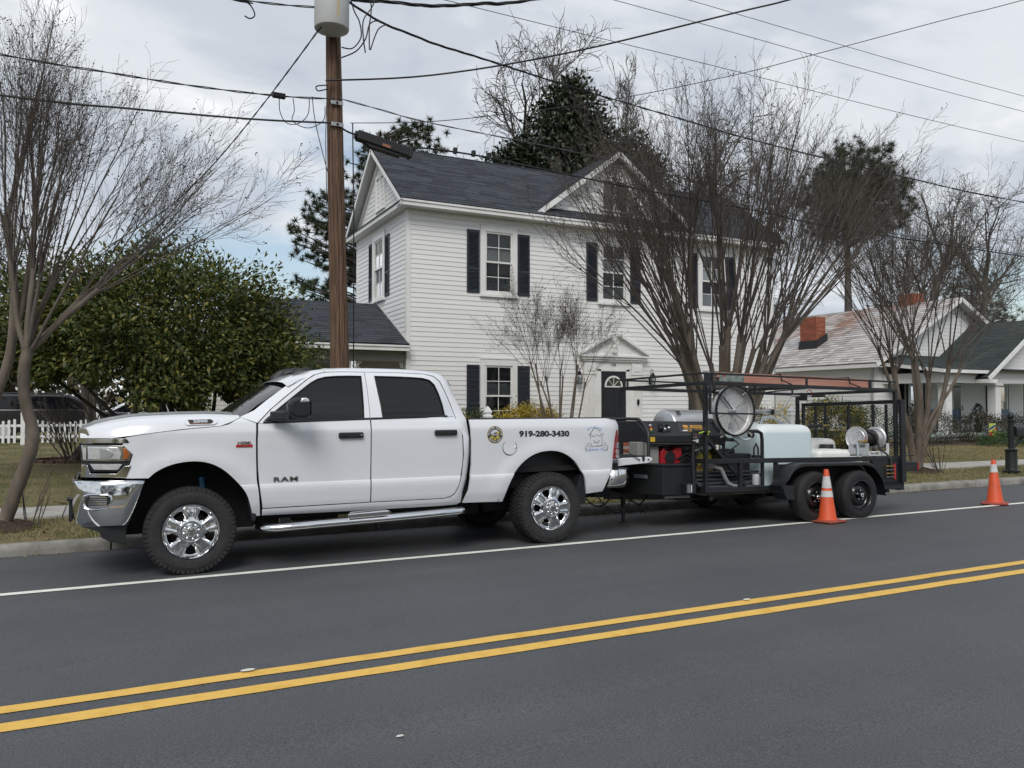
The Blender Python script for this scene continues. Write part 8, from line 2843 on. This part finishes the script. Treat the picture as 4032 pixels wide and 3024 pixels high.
M_eug = leaf_mat('euonymus_green', [(0, (.018, .040, .012)), (.7, (.045, .075, .02)), (1, (.12, .14, .03))], .5, .4)
M_euy = leaf_mat('euonymus_gold', [(0, (.22, .17, .02)), (.5, (.42, .31, .03)), (1, (.60, .46, .07))], .5, .4)
M_eum = leaf_mat('euonymus_mixed', [(0, (.02, .045, .014)), (.5, (.05, .07, .02)), (.7, (.24, .20, .03)), (1, (.42, .33, .05))], .5, .4)
shrub('gold_shrub', 'bright golden euonymus below the left downstairs window', (9.95, 18.75, .95), (1.05, .55, .60), 480, M_euy, 201, group='golden shrubs along the house')
shrub('green_shrub', 'dark green clipped euonymus at the fence post', (8.35, 18.75, .85), (1.15, .55, .55), 380, M_eug, 202, group='golden shrubs along the house')
shrub('gold_shrub', 'small golden euonymus just behind the truck cab', (7.55, 18.55, .80), (.55, .45, .52), 220, M_euy, 203, group='golden shrubs along the house')
shrub('gold_shrub', 'low golden shoots below the slender crape myrtle', (9.0, 18.35, .72), (.75, .4, .55), 220, M_euy, 204, group='golden shrubs along the house')
shrub('gold_shrub', 'golden euonymus seen above the blue tank', (17.2, 18.6, .95), (1.2, .6, .65), 230, M_eum, 205, group='golden shrubs along the house')
shrub('gold_shrub', 'bright golden shrub beside the trailer gate', (18.75, 18.5, .8), (.5, .45, .75), 120, M_euy, 206, group='golden shrubs along the house')
shrub('round_shrub', 'large clipped ball of mixed gold and green behind the ramp gate', (20.6, 18.2, .85), (1.35, .95, .85), 420, M_eum, 207, size=(.05, .09))
M_aza = leaf_mat('azalea_leaf', [(0, (.018, .022, .012)), (.6, (.045, .050, .025)), (1, (.13, .085, .05))], .6, .3)
shrub('azalea', 'dull green azalea at the left end of the porch', (25.7, 18.5, .75), (1.3, .7, .6), 210, M_aza, 211, group='azaleas before the porch')
shrub('azalea', 'twiggy azalea in front of the porch door', (28.4, 18.4, .68), (1.25, .7, .55), 220, M_aza, 212, group='azaleas before the porch')
shrub('azalea', 'brownish azalea right of the garden flag', (30.6, 18.4, .68), (1.1, .7, .5), 190, M_aza, 213, group='azaleas before the porch')
shrub('juniper', 'spreading bright green juniper behind the mailbox', (27.9, 16.9, .30), (1.7, .8, .28), 260, leaf_mat('juniper_leaf', [(0, (.02, .05, .012)), (1, (.06, .11, .03))], .6, .3), 214)
shrub('laurel', 'dark green shrub at the bungalow corner behind the gate', (24.0, 19.6, .8), (1.3, .8, .7), 230, M_eug, 215)
for i, (x_, y_, lb) in enumerate(((31.45, 20.5, 'small potted conifer between the porch columns'), (28.05, 20.9, 'small potted conifer half hidden by the first column'))):
    pc = thing('potted_conifer', lb, 'plant', (x_, y_, .48), group='potted conifers on the porch')
    obj('pot', MB().lathe([(.12, 0), (.16, .28), (.18, .30)], (x_, y_, .48), (0, 0, 1), 16), M_iron, pc)
    g = np.random.default_rng(300 + i)
    z = g.uniform(0, 1, 900) ** 1.4
    a = g.uniform(0, 6.28, 900)
    r_ = (.34 * (1 - z) + .03) * (1 + .25 * np.sin(z * 40))
    P = np.stack([x_ + r_ * np.cos(a), y_ + r_ * np.sin(a), .80 + z * .85], 1)
    simple('foliage', leaves('foliage', P, np.stack([np.cos(a), np.sin(a), a * 0 - .1], 1), (.05, .11), g, leaf_mat('conifer_dark', [(0, (.006, .014, .010)), (1, (.02, .035, .022))], .6)), pc)

# the wood at the back of the yards, one mass each
def wood(name, label, x0, x1, y0, y1, z1, n, seed, m, size=(.3, .6)):
    g = np.random.default_rng(seed)
    xs_ = g.uniform(x0, x1, n)
    top = z1 * (.55 + .45 * np.abs(np.sin(xs_ * .23 + seed)) * (.7 + .3 * np.sin(xs_ * .9)))
    P = np.stack([xs_, g.uniform(y0, y1, n), .3 + top * g.uniform(0, 1, n)], 1)
    u = g.normal(0, 1, (n, 3))
    o = simple(name, leaves(name, P, u, size, g, m, .6, 0), None)
    return tag(o, label, 'trees', kind='stuff')


M_wd = leaf_mat('far_foliage', [(0, (.02, .028, .014)), (.5, (.045, .05, .025)), (.85, (.09, .075, .045)), (1, (.20, .17, .05))], .8, .2)
wood('far_wood', 'mixed hedgerow beyond the picket fence', -26, 5, 44, 52, 5.0, 9000, 5, M_wd)
wood('far_wood', 'brushy treeline beyond the neighbour yard', 36, 130, 62, 80, 7.5, 14000, 9, M_wd, (.5, 1.0))
# trees across the street, seen only as reflections in glass and chrome
for i, (x_, y_, h, rx) in enumerate(((-15, -24, 9, 5.0), (-4, -27, 7.5, 4.5), (7, -25, 10, 5.5), (19, -26, 8.5, 5.0), (-27, -25, 10, 5.5), (32, -27, 10, 6.0))):
    t = thing('street_tree', 'dark evergreen across the street mirrored in the truck windows', 'tree', (x_, y_, 0), group='evergreens across the street')
    g = np.random.default_rng(400 + i)
    P, o, _ = clump_points(g, (x_, y_, h * .55), (rx, rx * .7, h * .5), 260, 14, .5, .4, zmin=.3, lump=.3)
    simple('crown', leaves('crown', P, o, (.35, .7), g, M_mag, .6, 0), t)
    simple('trunk', (lambda s_: (s_.br.append(([Vector((x_, y_, -.1)), Vector((x_, y_, h * .6))], [.25, .1])), s_.mesh('trunk', M_grey))[1])(Skel(400 + i)), t)
# ------------------------------------------------------------------ fences, cars behind, mailbox, flag, litter
M_vinyl = mat('white_vinyl', (.78, .79, .79), .45, var=.03)


def picket_fence(label, x0, x1, y_, zb, posts, hmid, hpost, pw=.075, gap=.085, rails=(.25, .62)):
    f = thing('picket_fence', label, 'fence', ((x0 + x1) / 2, y_, zb))
    key = {}
    x_ = x0
    while x_ < x1:
        dmin = min(abs(x_ + pw / 2 - p) for p in posts)
        if dmin > .09:
            span = 1.1
            h = hmid + (hpost - hmid) * max(0, 1 - dmin / span) ** 1.6
            kk = round(h, 2)
            if kk not in key:
                mb = MB().prism([(0, .05), (pw, .05), (pw, kk - .03), (pw * .85, kk - .008), (pw * .5, kk), (pw * .15, kk - .008), (0, kk - .03)], (0, 0, 0), (1, 0, 0), (0, 0, 1), (0, .02, 0))
                key[kk] = mb.mesh('picket', M_vinyl)
            obj('picket', key[kk], None, f, T(x_, y_ - .03, zb))
        x_ += pw + gap
    for z in rails:
        obj('rail', MB().box(x0, x1, y_ - .009, y_ + .03, zb + z - .04, zb + z + .04), M_vinyl, f)
    for p in posts:
        post(f, p, y_, zb, hpost + .10)
    return f


def post(parent, p, y_, zb, h, w=.062):
    o_ = obj('fence_post', MB().box(p - w, p + w, y_ - w, y_ + w, zb - .1, zb + h), M_vinyl, parent, bevel=.006)
    cap = MB().lathe([(w * 1.6, 0), (w * 1.6, .03), (w * 1.25, .045), (w * 1.1, .07), (w * 1.45, .085), (w * 1.5, .10), (w * 1.15, .14), (w * .6, .18), (0, .215)], (p, y_, zb + h), (0, 0, 1), 4, a0=math.pi / 4, a1=math.pi / 4 + 2 * math.pi, cap=False)
    obj('post_cap', cap, M_vinyl, o_)


picket_fence('white scalloped picket fence far back on the left lawn', -6.9, 1.6, 31, .27, (-4.67, -2.47, -.27), .72, .90)
picket_fence('white picket fence left of the walk ending in a pointed post', 4.6, 6.28, 13.55, .11, (6.31,), .62, .78)
f2 = picket_fence('white picket fence between trailer and house, ending in a pointed post', 11.2, 13.9, 13.55, .11, (13.93, 11.2), .62, .78)
for f_ in ('fence_post',):
    pass
post(f2, 14.0, 13.55, .11, 1.22, .06)
fl = [o for o in bpy.data.objects if o.name.startswith('picket_fence')][1]
post(fl, 6.33, 13.55, .11, 1.22, .06)


def car(label, x0, y_, L_, H_, prof, glassp, m, name, base, chrome=True):
    """a car seen side-on: body extruded from its profile with rounded plan, glass, trim, handles, wheels"""
    c = thing(name, label, 'car', (x0 + L_ / 2, y_, base))
    M = T(x0, y_, base)
    wd = 1.9
    mb = MB().prism(prof, (0, 0, 0), (1, 0, 0), (0, 0, 1), (0, wd, 0))
    obj('body', mb, m, c, M, bevel=.08, seg=3)
    for gp in glassp:
        obj('window', MB().prism(gp, (0, -.008, 0), (1, 0, 0), (0, 0, 1), (0, .02, 0)), M_tint, c, M)
    for wx in (L_ * .19, L_ * .80):
        wh = obj('wheel', MB().lathe([(.2, -.01), (.34, -.01), (.37, .03), (.37, .2), (.2, .22)], (wx, .0, .37), (0, 1, 0), 24), M_rubber, c, M, smooth=40)
        obj('rim', MB().lathe([(0, -.012), (.2, -.012), (.21, .02)], (wx, 0, .37), (0, 1, 0), 20), M_alu, wh, M)
    if chrome:
        obj('belt_trim', MB().box(L_ * .04, L_ * .72, -.018, -.0085, H_ * .655, H_ * .675), M_chrome, c, M)
        for hx in (L_ * .30, L_ * .53):
            obj('door_handle', MB().box(hx, hx + .2, -.035, -.005, H_ * .59, H_ * .605), M_chrome, c, M)
        obj('roof_rail', MB().tube([(L_ * .08, .12, H_ + .02), (L_ * .3, .12, H_ + .05), (L_ * .55, .12, H_ + .03)], .02, 6), M_blk, c, M)
    return c


suvp = [(.05, .35), (4.95, .35), (5.0, .75), (4.9, 1.0), (3.95, 1.08), (3.15, 1.58), (2.9, 1.68), (.4, 1.70), (.12, 1.5), (.0, .9)]
car('black sport utility car parked behind the picket fence', -4.15, 33.2, 5.0, 1.68, suvp,
    [[(.28, 1.14), (.32, 1.52), (1.05, 1.58), (1.05, 1.14)], [(1.12, 1.14), (1.12, 1.58), (2.12, 1.60), (2.15, 1.14)], [(2.22, 1.14), (2.2, 1.60), (2.85, 1.57), (3.55, 1.14)]], mat('black_paint', (.008, .008, .010), .25, coat=1.), 'parked_suv', .28)
sedp = [(.05, .3), (4.5, .3), (4.55, .7), (4.45, .88), (3.5, .95), (2.7, 1.38), (1.3, 1.40), (.5, 1.0), (.0, .85)]
car('white car mostly hidden behind the truck bonnet and fence', -.65, 36.5, 4.55, 1.4, sedp, [[(.75, 1.0), (1.35, 1.33), (1.95, 1.34), (1.95, 1.0)], [(2.02, 1.0), (2.02, 1.34), (2.65, 1.32), (3.25, 1.0)]], M_paint, 'parked_car', .28, False)

# mailbox on its cast post
mbx = thing('mailbox', 'black post-mounted mailbox by the pavement at the right edge', 'mailbox', (17.62, 10.75, .09))
B = T(17.62, 10.75, .09)
M_mail = mat('mailbox_black', (.010, .014, .013), .45, var=.2)
obj('post', MB().lathe([(.16, 0), (.17, .02), (.17, .05), (.13, .07), (.12, .10), (.115, .46), (.13, .48), (.135, .50), (.075, .52), (.06, .54), (.06, 1.10), (.08, 1.12), (.08, 1.15), (.05, 1.17), (.065, 1.20), (.07, 1.24), (.05, 1.29), (0, 1.33)], (0, 0, 0), (0, 0, 1), 20), M_mail, mbx, B, smooth=35)
bx2 = MB().prism([(-.10, 0), (.10, 0), (.10, .13)] + [(.10 * math.cos(R(a)), .13 + .10 * math.sin(R(a))) for a in range(15, 180, 15)] + [(-.10, .13)], (.06, 0, .80), (0, 1, 0), (0, 0, 1), (.62, 0, 0))
bo = obj('box', bx2, M_mail, mbx, B, bevel=.008)
obj('mount_board', MB().box(-.05, .66, -.06, .06, .765, .80), M_mail, mbx, B, bevel=.005)
obj('brace', MB().bar((.04, 0, .52), (.42, 0, .76), .04, .05), M_mail, mbx, B, bevel=.005)
obj('box_crest', MB().tube([(.30, 0, 1.03), (.34, 0, 1.08), (.42, 0, 1.09), (.50, 0, 1.07), (.54, 0, 1.03)], .012, 6), M_mail, mbx, B, smooth=60)

# garden flag
fg_ = thing('garden_flag', 'small bright yellow-green garden flag with red and blue shapes', 'flag', (27.6, 17.5, .2))
obj('stand', MB().tube([(27.42, 17.5, .15), (27.42, 17.5, .95), (27.86, 17.5, .95)], .008, 5), M_iron, fg_)
fM = axes((27.44, 17.49, .49), (1, 0, 0), (0, 0, 1), (0, -1, 0))
obj('cloth', MB().box(0, .38, 0, .44, -.004, .0), mat('flag_lime', (.50, .58, .08), .8), fg_, fM)
for (pl, cn, cc) in (([(0, .28), (.20, .36), (.38, .40), (.38, .34), (.18, .26), (0, .20)], 'flag_navy', (.05, .06, .22)), ([(0, 0), (.12, 0), (.20, .08), (.14, .17), (.04, .12), (0, .14)], 'flag_red', (.55, .05, .03)), ([(.30, .22), (.38, .20), (.38, .30), (.32, .30)], 'flag_red', (.55, .05, .03)), ([(0, .14), (.08, .17), (.06, .22), (0, .2)], 'flag_yellow', (.75, .55, .04)), ([(.16, .10), (.28, .08), (.34, .18), (.26, .25), (.16, .22)], 'flag_olive', (.18, .20, .06))):
    obj('flag_print', MB().prism(pl, (0, 0, .001), (1, 0, 0), (0, 1, 0), (0, 0, .002)), mat(cn, cc, .8), fg_, fM)

# fallen leaves and grit: one mass
def litter(name, label, regs, n, seed, size, m):
    g = np.random.default_rng(seed)
    P = []
    for (x0, x1, y0, y1, k) in regs:
        q = np.stack([g.uniform(x0, x1, k), y0 + (y1 - y0) * g.uniform(0, 1, k) ** 2, np.zeros(k)], 1)
        q[:, 2] = [(rz(v) if v < 9.93 else gz(v)) + .008 for v in q[:, 1]]
        P.append(q)
    P = np.concatenate(P)
    k = len(P)
    u = g.normal(0, 1, (k, 3))
    u[:, 2] = g.normal(.1, .15, k)
    o = simple(name, leaves(name, P, u, size, g, m, .6, 0, .15), None)
    return tag(o, label, 'leaves', kind='stuff')


M_lit = leaf_mat('dry_leaf', [(0, (.06, .035, .018)), (.6, (.17, .10, .05)), (1, (.34, .25, .15))], .9, .1)
litter('fallen_leaves', 'brown fallen leaves on verge and lawn', [(-6, 22, 10.1, 12.1, 260), (-6, 6, 13.4, 30, 420), (14, 32, 13.4, 19, 160)], 0, 5, (.04, .09), M_lit)
litter('gutter_debris', 'leaf crumbs gathered along the gutter', [(-6, 28, 9.92, 9.72, 900), (6.2, 7.6, 9.92, 9.6, 200), (12.5, 14.5, 9.92, 9.75, 160)], 0, 6, (.012, .035), M_lit)
litter('road_grit', 'pale specks scattered on the asphalt', [(-2, 14, 2.0, 9.6, 70)], 0, 7, (.006, .014), mat('grit', (.5, .48, .44), .9))
for (x_, y_, sx) in ((0.72, 4.70, .030), (4.37, 4.69, .025), (10.4, 5.6, .02), (1.2, 3.5, .014)):
    mb = MB().lathe([(0, .004), (sx * .7, .0035), (sx, 0)], (0, 0, 0), (0, 0, 1), 9)
    o_ = obj('flat_litter', mb, mat('paper_pale', (.62, .60, .55), .8), None, T(x_, y_, rz(y_) + .008) @ Matrix.Diagonal((1.4, .6, 1, 1)))
    tag(o_, {0.72: 'pale paper scrap on the yellow line at lower left', 4.37: 'pale paper scrap beside the yellow line in mid picture', 10.4: 'small pale scrap on the asphalt at right', 1.2: 'small pale scrap near the bottom of the picture'}[x_], 'litter')
